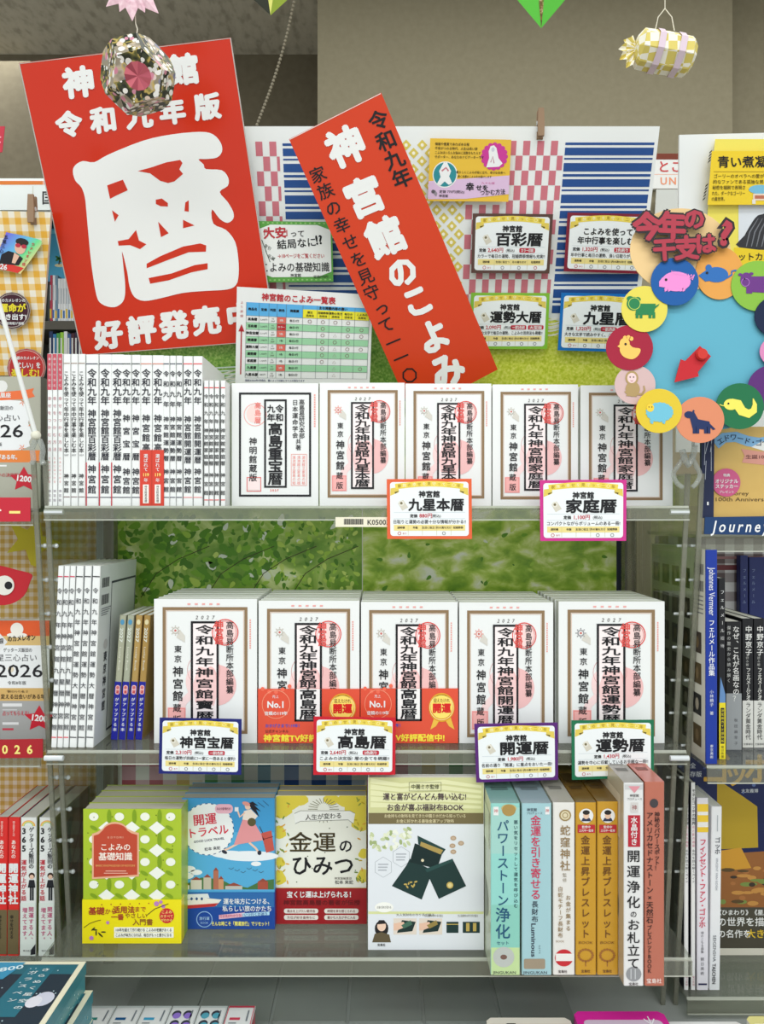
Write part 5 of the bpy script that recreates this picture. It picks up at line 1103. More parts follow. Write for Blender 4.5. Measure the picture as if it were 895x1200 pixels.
WP = mat((226, 228, 224), .4)
cl = thing('sign_arm', 'white plastic arm rising from a clear clip on the left rack post', 'arm clip', P(43, 545, .99))
mb = MB(); mb.tube([P(-2, 352, .97), P(41, 507, .985)], .0030, WP, 10); mb.build('arm', cl)
mb = MB(); mb.ball(P(42, 510, .986), .0062, mat((226, 224, 206), .4), 14, 10); mb.build('ball_joint', cl)
for x in (-3.2, 3.2):
    mb = MB(); mb.tube(smooth_open([P(44 + x * .6, 515, .986), P(44 + x * 1.9, 526, .988), P(44 + x * 1.5, 538, .99), P(44 + x * 2.2, 544, .99)]), .0035, CLIP, 8); mb.build('jaw', cl)

# ------------------------------------------------------------------ right neighbour
RPn = lean_plane(157, 1.08, 520, 1.19)
mb, a, o = sheet(RPn, (796, 158), (960, 154), (960, 530), (792, 530), 1, 1, mat((236, 238, 236), .3), .004)
tag(mb.build('header_board', origin=o), 'plain white laminated board behind the yellow sheet at right', 'display board')
yp = RPn.off(.008)
mb, a, o = sheet(yp, (838, 163), (960, 163), (960, 318), (822, 318), 1, 1, mat((242, 226, 96), .35), .001); a = Art(mb, yp.pix, yp.n)
a.rect(865, 240, 955, 290, (222, 226, 232), 1); a.poly(smooth([(866, 290), (872, 276), (880, 262), (886, 254), (893, 251), (925, 246), (940, 290)], 3), (50, 50, 54), 2)
for k in range(6): a.strip([(874 + k * 6, 289), (878 + k * 6, 272), (888 + k * 5, 256)], [1, 1.6, .6], (120, 122, 128), 3)
a.rect(860, 290, 955, 316, (240, 208, 40), 1.5); a.text('ットカバー', 864, 301, 10, BLACK, 3, .02, fit=50)
for k in range(10): a.strip([(834, 176 + 3.4 * k) if k < 5 else (829, 200 + 3.4 * k), (838, 173 + 3.4 * k) if k < 5 else (833, 197 + 3.4 * k)], 1.2, BLACK, 3) if False else None
tag(mb.build('display_sheet', origin=o), 'pale yellow sheet with a dark grey photograph at the right edge', 'display sheet')
cp = RPn.off(.016)
mb, a, o = sheet(cp, (834, 177), (960, 177), (960, 240), (829, 240), 1, 1, mat((240, 206, 44), .3), .001); a = Art(mb, cp.pix, cp.n)
a.text('青い煮凝り', 840, 190, 14.6, BLACK, 3, .02); a.rect(836, 201, 950, 201.5, (150, 120, 30), 2)
for k, t in enumerate(['ゴーリーのオペラへの愛が結晶、著名', '的なファンである孤独な男の遺品から', '秘密を縮刷で表現さ', 'れた、ダークなゴーリー', 'の異世界。']): a.text(t, 835.6 - k * .6, 206.5 + 6.7 * k, 5.2, (70, 56, 16), 3, .006, fit=(84, 84, 39, 39, 18)[k])
a.ell(890, 222, 13, 5.4, (120, 186, 214), 2, 20); a.rect(882, 227, 906, 235, (236, 214, 190), 2.2); a.rect(884, 229, 906, 233, (190, 110, 84), 2.6); a.rect(881, 234, 885, 239, (230, 226, 220), 2.3)
tag(mb.build('title_card', origin=o), 'bright yellow title card at the upper right edge', 'card')
sp_ = RPn.off(.0125)
for k in range(2):
    mb = MB()
    for j in range(5 if k else 4):
        x, y = (832.5 - j * .5, 178 + j * 3.6) if k == 0 else (828 - j * .8, 217 + j * 4)
        mb.prism([sp_.pix(x - 1.6, y + 2.4), sp_.pix(x + 1.2, y - .4), sp_.pix(x + 1.8, y - 2.6), sp_.pix(x - 1, y)], (0, .001, 0), BLACK)
    tag(mb.build('striped_ribbon', origin=sp_.pix(831, 235)), 'black slanted stitching %s the bright yellow title card' % ('beside the top corner of' if k == 0 else 'beside the lower corner of'), 'ribbon')
# sleeve, tan poster, strip sign
np_ = vplane(1.012)
mb, a, o = sheet(np_, (822, 500), (837, 500), (836, 607), (822, 607), 1, 1, (26, 36, 70), .006); a = Art(mb, np_.pix, np_.n)
for x0, y0, x1, y1 in ((826, 512, 825, 545), (830, 516, 826, 532), (834, 512, 832, 530), (827, 540, 826, 562), (833, 520, 833, 552)): a.strip([(x0, y0), (x1, y1)], .6, (190, 196, 210), 2)
a.rect(828, 588, 830, 592, (230, 230, 230), 2)
tag(mb.build('navy_book', origin=o), 'navy book edge beside the tan illustrated cover at right', 'book')
tan = noise_mat('tan_cover', [(0.3, (206, 168, 92)), (0.7, (226, 190, 112))], 9, 4, .35)
gp = vplane(1.02)
t = thing('picture_book', 'tan picture book with a blue ribbon banner under the zodiac wheel', 'book', P(890, 606, 1.02))
mb, a, o = sheet(gp, (837, 500), (960, 500), (960, 606), (836, 606), 1, 1, tan, .004); a = Art(mb, gp.pix, gp.n)
a.strip([(838, 521), (848, 513), (862, 512), (876, 517), (890, 519), (905, 516), (930, 518)], 12, (136, 186, 226), 1); a.strip([(838, 521.6), (848, 513.6), (862, 512.6), (876, 517.6), (890, 519.6), (905, 516.6)], .01, (136, 186, 226), 1)
for ch, x, y, r_ in (('エ', 844, 517, -.6), ('ド', 851, 513.5, -.2), ('ワ', 859, 512.5, 0), ('ー', 867, 514, .2), ('ド', 875, 517, .25), ('・', 882, 518.5, .1), ('ゴ', 888.5, 519, 0), ('ー', 896, 518, -.1)): a.put(ch, x, y, 8.4, (30, 40, 70), 3, r_, .01)
a.poly([(869, 542), (905, 546), (905, 530), (890, 529), (868, 526), (872, 534)], (222, 156, 140), 1.5); a.text('生誕100周年', 873, 535.5, 5.4, (110, 60, 60), 3, .01, fit=40)
a.poly([(880, 524), (900, 530), (900, 520), (893, 517)], (240, 240, 236), 1.2)
a.text('Gorey', 853, 578, 6.4, (90, 70, 40), 2, 0, fit=24); a.text('100th Anniversary', 836.5, 585, 6.6, (90, 70, 40), 2, 0, fit=70)
mb.build('cover', t)
mb = MB()
mb.prism([P(851 + 16.5 * math.cos(-k * .2244), 565.5 + 16.5 * math.sin(-k * .2244), 1.018) for k in range(28)], (0, .0008, 0), (206, 92, 136)); a = Art(mb, vplane(1.018).pix, (0, -1, 0))
a.text('特典', 851, 557, 4, WHITE, 3, .02, align='c'); a.text('オリジナル', 851, 564, 5.4, WHITE, 3, .025, align='c'); a.text('ステッカー', 851, 570, 5.4, WHITE, 3, .025, align='c'); a.text('プレゼント', 851, 576.5, 3.6, WHITE, 3, .01, align='c')
mb.build('round_sticker', t)
mb, a, o = sheet(vplane(1.008), (826, 606), (960, 604), (960, 628), (825, 626), 1, 1, (22, 58, 104), .002); a = Art(mb, vplane(1.008).pix, (0, -1, 0))
a.text('Journey', 834, 616.5, 19, (238, 240, 240), 2, .012, .8, align='l', gap=.2, shear=.25)
tag(mb.build('shelf_sign', origin=o), 'navy shelf strip sign with white italic lettering at right', 'sign')
ck = gingham('grey_check', .03, (96, 82, 84), (206, 204, 206))
mb, a, o = sheet(vplane(DB), (768, 628), (960, 628), (960, 900), (768, 900), 1, 1, ck, .003)
a = Art(mb, vplane(DB).pix, (0, -1, 0)); a.rect(790, 662, 960, 668, (110, 50, 56), 1); a.rect(790, 652, 960, 655, (150, 110, 112), 1)
tag(mb.build('backdrop', origin=o), 'grey checked cloth backdrop behind the blue and black books at right', 'backdrop')
# books of the right neighbour, middle row
def verm(a):
    a.text('Johannes Vermeer', 834, 693, 10, (236, 238, 240), 3, 0, rot=math.pi / 2, align='c', fit=56); a.vtext('フェルメール作品集', 833.5, 726, 792, 7.4, (236, 238, 240), 3, .012); a.vtext('小林頼子 著', 833.5, 808, 838, 4.6, (220, 224, 230), 3); a.vtext('東京美術', 833.5, 872, 889, 4, (220, 224, 230), 3)
def verm_side(a):
    rr = random.Random(2)
    for r_ in range(6):
        for c in range(5):
            if r_ in (0, 1) and c == 4: continue
            y = .10 + r_ * .148; x = .04 + c * .19; a.rect(x, y, x + .13, y + .10, rr.choice([(58, 48, 36), (84, 70, 44), (40, 40, 40), (66, 56, 48)]), 1); a.ell(x + .065, y + .05, .028, .03, rr.choice([(150, 130, 96), (120, 100, 70), (170, 160, 140)]), 2, 10)
    for y in (.07, .15):
        for k in range(8): a.rect(.81 + k * .02, y, .82 + k * .02, y + .05, (40, 40, 44), 1)
    for k in range(5): a.rect(.81, .22 + .02 * k, .96, .226 + .02 * k, (130, 130, 130), 1)
spine_book('art_book', 'tall white art book with a royal-blue spine just right of the rack posts', 827, 840.6, 644, 895, 1.0, .20, verm, None, spine=(24, 54, 150), cover=(222, 220, 204), zb=ZR2, prl=verm_side)
def sh_(a):
    a.vtext('フェルメール', 846, 688, 742, 5, (226, 226, 226), 3); a.vtext('招待', 846, 742, 760, 4.6, (200, 200, 200), 3); a.poly([(842.6, 822), (849.6, 822), (849.6, 812), (844, 792)], (100, 140, 190), 1); a.rect(842.4, 822, 849.8, 888, (232, 214, 40), 1.5); a.rect(844, 828, 848.4, 870, (40, 40, 40), 2); a.vtext('決定版ガイド保存版', 846.2, 829, 869, 3.4, (236, 220, 60), 3); a.vtext('朝日新聞', 846.2, 872, 887, 3.2, (60, 60, 40), 3)
spine_book('art_book', 'slim black book with a yellow foot band, beside the royal-blue spine', 842, 850, 676, 888, 1.02, .15, sh_, None, spine=(24, 24, 28), zb=ZR2)
def nz(a):
    a.vtext('なぜ、これが名画なの？', 862, 733, 822, 8, (226, 226, 222), 3, .012); a.vtext('傑作の歴史から読み解く', 853.6, 732, 800, 4.6, (190, 190, 186), 3, .006); a.rect(850.6, 812, 868.6, 878, (150, 154, 156), 1.2); a.vtext('秋田麻早子', 862, 840, 874, 4.4, (90, 90, 94), 3)
spine_book('art_book', 'thick black book with a grey foot band behind the yellow-footed one', 850.4, 868.8, 728, 878, 1.06, .13, nz, None, spine=(26, 26, 28), zb=ZR2)
def nk(x0):
    def pr(a): m = x0 + 6.6; a.vtext('中野京子', m + .6, 734, 770, 8.2, (232, 232, 228), 3, .012); a.vtext('と読み解く', m - 1, 766, 786, 3.4, (180, 180, 176), 3); a.vtext('フェルメールとオランダ', m + .3, 784, 835, 5.6, (226, 226, 220), 3, .01); a.rect(x0 + .1, 822, x0 + 12.6, 877, (214, 214, 208), 1.4); a.vtext('ランダ黄金時代', m, 824, 868, 6.4, (50, 50, 50), 3.5, .006); a.text('文藝春秋', m, 873, 2.8, (90, 90, 90), 3, 0, align='c')
    return pr
for i, x0 in enumerate((869.6, 883)):
    spine_book('art_book', ['black-topped spine with a pale foot, left of two at the right edge', 'black-topped spine with a pale foot, right of two at the right edge'][i], x0, x0 + 12.8, 726, 877, 1.07, .13, nk(x0), 'black-topped spines with pale feet', spine=(24, 24, 28), zb=ZR2)
for i, (x0, y0) in enumerate(((867, 666), (877.5, 668))):
    def bl(a, x0=x0): a.vtext('フェルメール', x0 + 5, 680, 724, 4.4, (150, 166, 206), 2)
    spine_book('art_book', ['dark blue book standing behind the black-topped spines, left one', 'dark blue book standing behind the black-topped spines, right one'][i], x0, x0 + (9.5 if i == 0 else 22), y0, 860, 1.205, .012, bl, 'dark blue books at the back', spine=(32, 44, 104), zb=ZR2)
# right neighbour, bottom row
def gogh(a):
    N_ = (24, 34, 78)
    a.rect(770, 880, 960, 1116, N_, .3)
    rr = random.Random(4)
    for i in range(26): a.ell(790 + rr.random() * 120, 890 + rr.random() * 90, 1 + rr.random() * 1.4, 1 + rr.random() * 1.4, rr.choice([(90, 110, 160), (60, 80, 140), (180, 190, 200)]), .8, 8)
    a.poly([(840, 920), (870, 940), (887, 952), (888, 1000), (846, 1002), (840, 1000)], (180, 150, 40), 1); a.poly([(842, 1008), (960, 1000), (960, 1086), (842, 1086)], (150, 96, 50), 1); a.poly([(842, 1004), (868, 1000), (880, 1024), (842, 1028)], (206, 150, 50), 1.4)
    for i in range(30): a.ell(844 + rr.random() * 60, 1024 + rr.random() * 44, 3 + rr.random() * 6, 1.4 + rr.random() * 1.6, rr.choice([(120, 140, 70), (170, 110, 60), (60, 50, 40), (196, 140, 70), (90, 70, 40)]), 1.8 + .02 * i, 10)
    a.rect(770, 1070, 960, 1118, (74, 70, 58), 2.5); a.rect(770, 1118, 960, 1126, (214, 210, 194), 2.5)
    a.text('完全', 801, 904, 7, (206, 210, 214), 3, .01); a.text('保存版', 801, 914, 7, (206, 210, 214), 3, .01)
    a.put('ゴ', 838, 909, 36, (214, 166, 60), 3, 0, .028); a.put('ッ', 862, 914, 30, (214, 166, 60), 3, 0, .028); a.put('ホ', 889, 908, 38, (214, 166, 60), 3, 0, .028)
    a.text('大友義博', 868, 933.5, 5, (206, 210, 214), 3, .006); a.vtext('の限', 796, 950, 984, 11, (206, 176, 50), 3, .01)
    a.text('《ひまわり》《星月夜》《糸杉》', 838, 1076, 7, (236, 236, 232), 4, .02); a.text('の世界を描いた', 840, 1087, 11, (236, 236, 232), 4, .016); a.text('の名作を', 840, 1101, 10, (236, 236, 232), 4, .016); a.text('大きな', 874, 1101, 11, (226, 190, 50), 4, .016)
t = front_book('art_book', 'dark blue and mustard cover-out art book at the lower right edge', 788, 878, 960, 1126, 1.16, .014, gogh, None, cover=(30, 40, 84), zb=ZR3)
def thin(x0, txt, y0=918):
    def pr(a): m = x0 + 2.8; a.vtext(txt, m, 925, 968, 4.4, (60, 60, 66), 3, .008); a.vtext('光と影の画家', m, 968, 994, 3.6, (206, 120, 140), 3); a.vtext('名作を読み解くガイド', m, 996, 1036, 3.4, (90, 90, 96), 3); a.vtext('朝日新聞', m, 1144, 1156, 2.8, (190, 140, 150), 3)
    return pr
for i, (x0, x1) in enumerate(((801.6, 806.6), (809.6, 814.6))):
    spine_book('thin_book', ['first thin white spine with a black side cover, bottom right rack', 'second thin white spine with a black side cover, bottom right rack'][i], x0, x1, 918, 1161, 1.075, .085, thin(x0, 'モネとゴッホの世界'), 'thin white spines at lower right', zb=ZR3, cover=(20, 26, 44), left=(18, 22, 40), spine=(236, 236, 234))
def vg(a):
    a.rect(816.8, 941, 829.6, 974, (244, 206, 60), 1); a.rect(817, 950, 829.4, 954, (240, 240, 236), 2); a.rect(817, 962, 829.4, 968, (240, 240, 236), 2); a.vtext('フィンセント・ファン・ゴッホ', 823.4, 982, 1086, 8.4, (214, 60, 90), 3, .016, x1=822.4); a.vtext('魂のこもる画集', 822.6, 1090, 1116, 3.6, (90, 90, 96), 3); a.vtext('朝日美術', 822.6, 1120, 1142, 4.4, (90, 90, 96), 3); a.rect(818, 1151, 828, 1153, (40, 40, 80), 3)
spine_book('art_book', 'white spine with yellow blocks and pink lettering at lower right', 816.4, 830, 934, 1159, 1.075, .1, vg, None, spine=(234, 232, 238), zb=ZR3)
def tas(a):
    a.vtext('ゴッホ', 838.4, 982, 1002, 7, (80, 84, 92), 3, .012); a.text('VINCENT VAN GOGH', 838, 1025, 3.8, (140, 146, 156), 3, 0, rot=math.pi / 2, align='c', fit=38); a.text('SEIGENSHA', 836.4, 1112, 5, (90, 94, 100), 3, 0, rot=math.pi / 2, align='c', fit=31); a.text('TASCHEN', 836, 1142, 5.6, (40, 40, 44), 3, .02, rot=math.pi / 2, align='c', fit=24); a.rect(837.6, 956, 838.6, 975, (180, 186, 190), 2)
spine_book('art_book', 'plain white spine with small dark lettering, rightmost upright at lower right', 831, 843.4, 946, 1161, 1.075, .11, tas, None, spine=(236, 238, 240), zb=ZR3, lean=.012)

# ------------------------------------------------------------------ left neighbour
gy = gingham('yellow_gingham', .0172, (226, 170, 60), (236, 230, 214))
GP = lean_plane(247, 1.08, 640, 1.215)
mb, a, o = sheet(GP, (-70, 246), (59.5, 248.5), (46.4, 440), (-70, 440), 1, 1, gy, .006, (206, 200, 184))
o.z -= 0.0
tag(mb.build('gingham_board', origin=o), 'upper yellow gingham board with stickers at the left edge', 'display board')
gy2 = gingham('dull_gingham', .0130, (196, 156, 72), (222, 206, 186))
mb, a, o = sheet(vplane(DB), (-70, 600), (112, 600), (112, 1000), (-70, 1000), 1, 1, gy2, .003)
tag(mb.build('gingham_cloth', origin=o), 'lower yellow gingham cloth behind the left rack shelves', 'cloth')
q = GP.pix(38, 247); peg(q.x, q.y, q.z, 'wooden clothespin on the yellow gingham board')
sp = GP.off(.008)
mb = MB(); t_ = thing('portrait_sticker', 'tilted shiny rainbow sticker of a person in sunglasses on gingham', 'sticker', sp.pix(18, 318))
hol, N, L, b = nodes_mat('hologram_foil', .2)
tc = N.new('ShaderNodeTexCoord'); sx_ = N.new('ShaderNodeSeparateXYZ'); L.new(tc.outputs['Object'], sx_.inputs[0])
rp = ramp(N, [(0, (120, 110, 226)), (.3, (110, 190, 236)), (.5, (120, 230, 150)), (.7, (236, 220, 150)), (1, (240, 150, 190))])
L.new(math_node(N, L, 'ADD', math_node(N, L, 'MULTIPLY', math_node(N, L, 'ADD', sx_.outputs['X'], math_node(N, L, 'MULTIPLY', sx_.outputs['Z'], -1.3)), 9.0), 0.62), rp.inputs[0]); L.new(rp.outputs[0], b.inputs['Base Color']); b.inputs['Metallic'].default_value = .3
f = sp.pix
pts = smooth([(-8, 311), (6, 276), (11, 273), (44, 280), (48.5, 284), (47, 289), (26, 318), (21, 320), (-4, 315)], 2)
mb.prism([f(*q_) for q_ in reversed(pts)], -sp.n * .0008, hol); a = Art(mb, f, sp.n)
a.poly([(-8, 312), (-4, 315), (21, 320), (26, 316), (28, 314), (0, 306)], (222, 60, 50), 1); a.poly([(-1, 309), (22, 311), (27, 303), (20, 297), (10, 294), (2, 298)], (30, 28, 34), 2); a.ell(24, 290, 6.6, 8, (232, 186, 160), 3, 18); a.ell(26, 283.6, 7.6, 4.4, (40, 36, 36), 3.4, 16, .2); a.ell(21.4, 287.6, 3.2, 2.4, (190, 50, 70), 4, 12, .2); a.ell(28.4, 289, 3.2, 2.4, (190, 50, 70), 4, 12, .2)
a.poly([(17, 296), (23, 300), (18, 309), (14, 308)], (232, 190, 164), 3.2); a.vtext('五星三心', 8, 275, 297, 5.4, BLACK, 4, .02, 1, 1); a.vtext('カメレオン座', 40, 284, 312, 4.2, (206, 50, 70), 4, .02, 1, 27); a.text('2026', -8, 310, 8.6, WHITE, 4, .03, rot=.2)
mb.build('foil', t_)
def badge(label, cx, cy, r, c, pr):
    mb = MB(); n = 16; d_ = GP.off(.008)
    mb.prism([d_.pix(cx + (r + .8) * math.cos(-2 * math.pi * i / n), cy + (r + .8) * math.sin(-2 * math.pi * i / n)) for i in range(n)], -d_.n * .0009, (160, 150, 140))
    a = Art(mb, d_.pix, d_.n); a.ell(cx, cy, r, r, c, 1, 16); a.ring(cx, cy, r - 1.6, .6, (200, 190, 180), 2, 32); pr(a)
    return tag(mb.build('round_badge', origin=d_.pix(cx, cy + r)), label, 'badge')
badge('round dark maroon badge with yellow writing on the gingham board', 14, 364, 21, (62, 20, 36), lambda a: (a.text('金のカメレオンの', 14, 352, 4.6, WHITE, 3, .02, align='c', fit=32), a.text('運命が', 15, 361, 10.4, (236, 220, 50), 3, .035, align='c'), a.text('動き出す!', 15, 371.5, 7.6, WHITE, 3, .03, align='c', fit=33), a.text('開運情報が満載', 16, 379, 3.6, WHITE, 3, .01, align='c')))
badge('round red badge with white and yellow writing beside the white arm', 31, 431, 22, (190, 50, 48), lambda a: (a.text('銀のカメレオン', 33, 419.5, 4.4, WHITE, 3, .02, align='c', fit=26), a.text('「忙しい」を', 31, 428, 7.6, WHITE, 3, .03, align='c', fit=34), a.text('楽しむ!', 30, 437, 10.4, (240, 220, 60), 3, .035, align='c', fit=33)))
STR_ = mat((226, 220, 200), .6)
mb = MB(); mb.prism([P(x, y, .9) for x, y in ((-20, 182), (-20, 148), (5.4, 148), (2.4, 178))][::-1], (0, .001, 0), (186, 40, 60)); a = Art(mb, vplane(.9).pix, (0, -1, 0)); a.rect(-1, 160, 1.6, 162, (226, 150, 160), 2); a.rect(-1, 166, 1.2, 168, (226, 150, 160), 2)
mb.tube([P(-8, 149, .9), Vector((P(-8, 149, .9).x, .9, CEIL))], .0005, STR_, 6)
tag(mb.build('hanging_tag', origin=P(-8, 180, .9)), 'dark red tag corner at the left edge above the gingham board', 'tag')
# left neighbour face-out books
def star(a, cx, cy, r, txt):
    p_ = []
    for k in range(10): t = k * math.pi / 5 + .3; q = r if k % 2 == 0 else r * .5; p_.append((cx + q * 1.15 * math.cos(-t), cy + q * math.sin(-t)))
    a.poly(p_, (200, 30, 50), 2.6); a.text(txt, cx, cy - 1, r * .62, WHITE, 3.5, .035, rot=.12, align='c')
def fo1(a):
    a.rect(-60, 446, 47, 600, (176, 176, 160), .4); a.poly([(-10, 465), (32, 461), (40, 459), (38, 464), (41, 469), (30, 472), (-10, 474)], (232, 112, 60), 1.4); a.text('鳳凰座', -6, 467.6, 6.4, WHITE, 3, .02)
    a.poly(smooth([(-60, 475), (24, 474), (30, 482), (36, 490), (33, 500), (38, 512), (34, 522), (26, 531), (-60, 531)], 2)[::-1], (236, 238, 238), 1); a.ell(2, 457, 7, 7, (226, 226, 222), 1, 16)
    a.text('ゲッターズ飯田の', -26, 482.5, 5.4, (50, 50, 54), 3, .006, fit=42); a.text('五星三心占い', -36, 494, 8.6, (50, 50, 54), 3, .004, fit=60); a.text('2026', -28, 509, 21, BLACK, 3, .01, fit=56); a.text('令和8年版', -18, 525, 4.6, (60, 60, 60), 3, .006)
    a.rect(-60, 532, 47, 546, (232, 132, 60), 1.2); a.text('チャンスがある年。', -26, 540, 6.4, WHITE, 3, .025, fit=50)
    for x, y in ((27, 476), (37, 502), (26, 529)):
        for k in range(5): a.poly([(x, y), (x + 5 * math.cos(k * 1.257 + .2), y + 5 * math.sin(k * 1.257 + .2)), (x + 2 * math.cos(k * 1.257 + .8), y + 2 * math.sin(k * 1.257 + .8))], (232, 120, 60), 2)
    a.text('占いの決定版', -8, 561, 5, (190, 50, 60), 3, .01); a.rect(0, 549, 8, 551, WHITE, 2); star(a, 28, 566, 15, '1200')
front_book('fortune_book', 'grey and white face-out fortune book on the left rack, upper shelf', -60, 445.5, 47.5, 600, 1.06, .02, fo1, None, cover=(176, 176, 160), zb=ZL1 + .0, side=(100, 98, 92))
def fo2(a):
    a.rect(-70, 723, 58, 760, (226, 92, 40), .4); a.rect(-70, 741, 58, 758, (216, 184, 120), .8); a.ell(20, 733, 7.6, 7.6, (240, 236, 226), 1.4, 18); a.ell(20, 740, 12, 3, (240, 236, 226), 1.2, 16); a.poly([(-10, 748), (0, 738), (9, 748), (0, 758)], (226, 226, 226), 1.6); a.put('銀', 1, 747, 7, BLACK, 3, 0, .02); a.text('のカメレオン', 9, 744.5, 7.6, BLACK, 3, .025, rot=-.06, fit=33)
    a.rect(-70, 752, 58, 802, (234, 236, 236), 1); a.text('ゲッターズ飯田の', 4, 757.5, 5.4, (60, 60, 64), 3, .006, fit=34); a.text('五星三心占い', -14, 766.5, 9, (60, 60, 64), 3, .003, fit=58); a.text('2026', -5, 781.5, 21, BLACK, 3, .008, fit=56); a.text('令和8年版', 9, 796, 4.8, (60, 60, 60), 3, .004, fit=22); a.ell(13, 780, 3.6, 3.6, (226, 214, 190), 2, 14)
    a.rect(-70, 802, 58, 817, (210, 172, 104), 1.2); a.text('「銀のカメレオン座」は', 7, 806, 3, (60, 40, 20), 3, .01, fit=26); a.text('変える出会いがある年', 1, 812, 6, (60, 40, 20), 3, .02, fit=52)
    a.rect(-70, 817, 58, 862, (166, 166, 164), 1.3); a.rect(3, 820, 26, 823.6, (226, 226, 226), 2); a.text('占ってもらえる!', 3, 831.5, 6, (200, 50, 70), 3, .02, fit=31); a.rect(3, 842, 22, 845, (226, 226, 226), 2); a.rect(3, 827, 20, 828, (206, 206, 206), 2); a.rect(3, 849, 16, 851.4, (200, 60, 80), 2); star(a, 46, 838, 16, '1200')
front_book('fortune_book', 'orange-topped face-out fortune book on the left rack, middle shelf', -70, 723, 58, 862, 1.075, .02, fo2, None, cover=(216, 206, 190), zb=ZL2, side=(150, 140, 120))
for (y0, y1, d_, lab, pr) in ((583, 612, 1.004, 'red shelf strip at the left edge under the grey fortune book', 'a'), (866, 889, 1.02, 'red shelf strip with yellow year numerals at the left edge', 'b')):
    p = vplane(d_); xr = 35.5 if pr == 'a' else 50
    mb, a, o = sheet(p, (-60, y0 + (2 if pr == 'b' else 0)), (xr, y0), (xr, y1 - 1), (-60, y1), 1, 1, (196, 36, 54) if pr == 'a' else (170, 30, 40), .0015); a = Art(mb, p.pix, p.n)
    if pr == 'a': a.rect(11, 598.8, 24, 601.8, (246, 226, 130), 2); a.ell(-1, 598, 3, 1.4, (240, 236, 220), 2, 10)
    else:
        for ch, x in zip('026', (6, 20.5, 35)): a.put(ch, x, 878, 14, (246, 226, 130), 2, 0, .03)
        a.put('2', -9, 878, 14, (246, 226, 130), 2, 0, .03)
    tag(mb.build('shelf_sign', origin=o), lab, 'sign')
mb, a, o = sheet(vplane(1.195), (14, 614), (70, 614), (70, 655), (10, 655), 1, 1, gy2, .001) if False else (MB(), None, P(40, 660, 1.19))
mb.prism([P(x, y, 1.19) for x, y in reversed([(36, 662), (30, 644), (8, 648), (21, 632), (11, 612), (32, 621), (46, 606), (50, 628), (72, 636), (50, 645), (42, 664)])], (0, .0008, 0), mat((206, 190, 40), .6))
tag(mb.build('paper_star', origin=o), 'yellow paper starburst on the gingham cloth above the red paper head', 'paper cutout')
t_ = thing('paper_cutout', 'red paper animal head with one big round eye at the left edge', 'paper cutout', P(10, 708, 1.05))
mb = MB(); mb.prism([P(x, y, 1.05) for x, y in reversed(smooth([(-30, 660), (0, 663), (20, 668), (37, 673), (35, 682), (28, 698), (12, 708), (-8, 709), (-30, 706)], 3))], (0, .001, 0), mat((186, 30, 42), .6)); mb.build('head', t_)
mb = MB(); mb.prism([P(5 + 11.5 * math.cos(-k * .2618), 686 + 11.5 * math.sin(-k * .2618), 1.0485) for k in range(24)], (0, .001, 0), mat((226, 224, 214), .6)); a = Art(mb, vplane(1.0485).pix, (0, -1, 0)); a.ell(10, 686, 4.6, 4.6, BLACK, 1, 18); mb.build('eye', t_)
# left neighbour bottom row
def red_(x0):
    def pr(a): m = x0 + 6.6; a.vtext('神主桜井さんの', m, 962, 980, 3, (250, 220, 210), 3); a.vtext('あなたの', m, 984, 1006, 5.6, (250, 240, 230), 3, .02); a.vtext('開運神社', m, 1011, 1060, 11.6, WHITE, 3, .04); a.rect(x0 + .2, 1066, x0 + 13.2, 1118, (112, 98, 66), 1.4); a.vtext('幸せを叶える', m - 1.5, 1072, 1100, 4.6, (40, 36, 30), 3, .02)
    return pr
for i, x0 in enumerate((-5.4, 8.6)):
    spine_book('fortune_book', ['red spine with a khaki foot band cut off by the left photo edge', 'red spine with a khaki foot band beside the white paired spines'][i], x0, x0 + 13.4, 958, 1120, 1.08, .128, red_(x0), 'red spines with khaki bands', spine=(222, 48, 44), zb=ZL3, lean=.008)
def w365(x0):
    def pr(a):
        m = x0 + 9
        for c, r_ in (((240, 170, 90), 8), ((236, 214, 120), 6.8), ((160, 200, 130), 5.6), ((232, 236, 230), 4.6)): a.ell(m + .4, 968, r_, r_ * .85, c, 1 + (8 - r_) * .3, 14, 0, 0, math.pi)
        a.vtext('365', m - 4.8, 968.5, 999, 9.6, BLACK, 3, .03); a.vtext('運気が上がる話', m - 4.6, 1007, 1056, 6.4, (200, 40, 60), 3, .02); a.vtext('ゲッターズ飯田の', m + 4, 969, 1018, 6.4, (40, 40, 44), 3, .02)
        a.ell(m + 4.6, 1026, 3.6, 3.6, (60, 40, 30), 2, 14); a.ell(m + 4.6, 1027.4, 2.6, 2.6, (236, 196, 170), 2.4, 12); a.poly([(m, 1040), (m + 9, 1040), (m + 7.6, 1031), (m + 1.6, 1031)], (36, 36, 42), 2); a.rect(m + 2.4, 1039, m + 4.4, 1055, (36, 36, 42), 2); a.rect(m + 5, 1039, m + 7, 1055, (36, 36, 42), 2)
        a.vtext('増えてます。', m - 3.2, 1063, 1104, 6.4, (196, 70, 120), 3, .012); a.vtext('開運する人、', m + 4.2, 1062, 1104, 6.4, (196, 70, 120), 3, .012); a.rect(x0 + .3, 1058, x0 + 18.3, 1120, (226, 234, 226), .6); a.text('株式会社', m, 1114, 2.6, (90, 90, 90), 3, 0, align='c')
        a.poly([(m + 9.4, 1118), (m + 9.4, 1106), (m + 4, 1113), (m + 3.6, 1119)], (36, 36, 42), 2)
    return pr
def pict(a): a.rect(.02, .02, .98, .98, (150, 160, 90), 1); a.ell(.4, .5, .25, .4, (90, 120, 60), 2, 20); a.strip([(.2, .9), (.4, .5), (.9, .1)], .03, (150, 130, 70), 3); a.ell(.6, .3, .2, .2, (180, 180, 120), 2.5, 16)
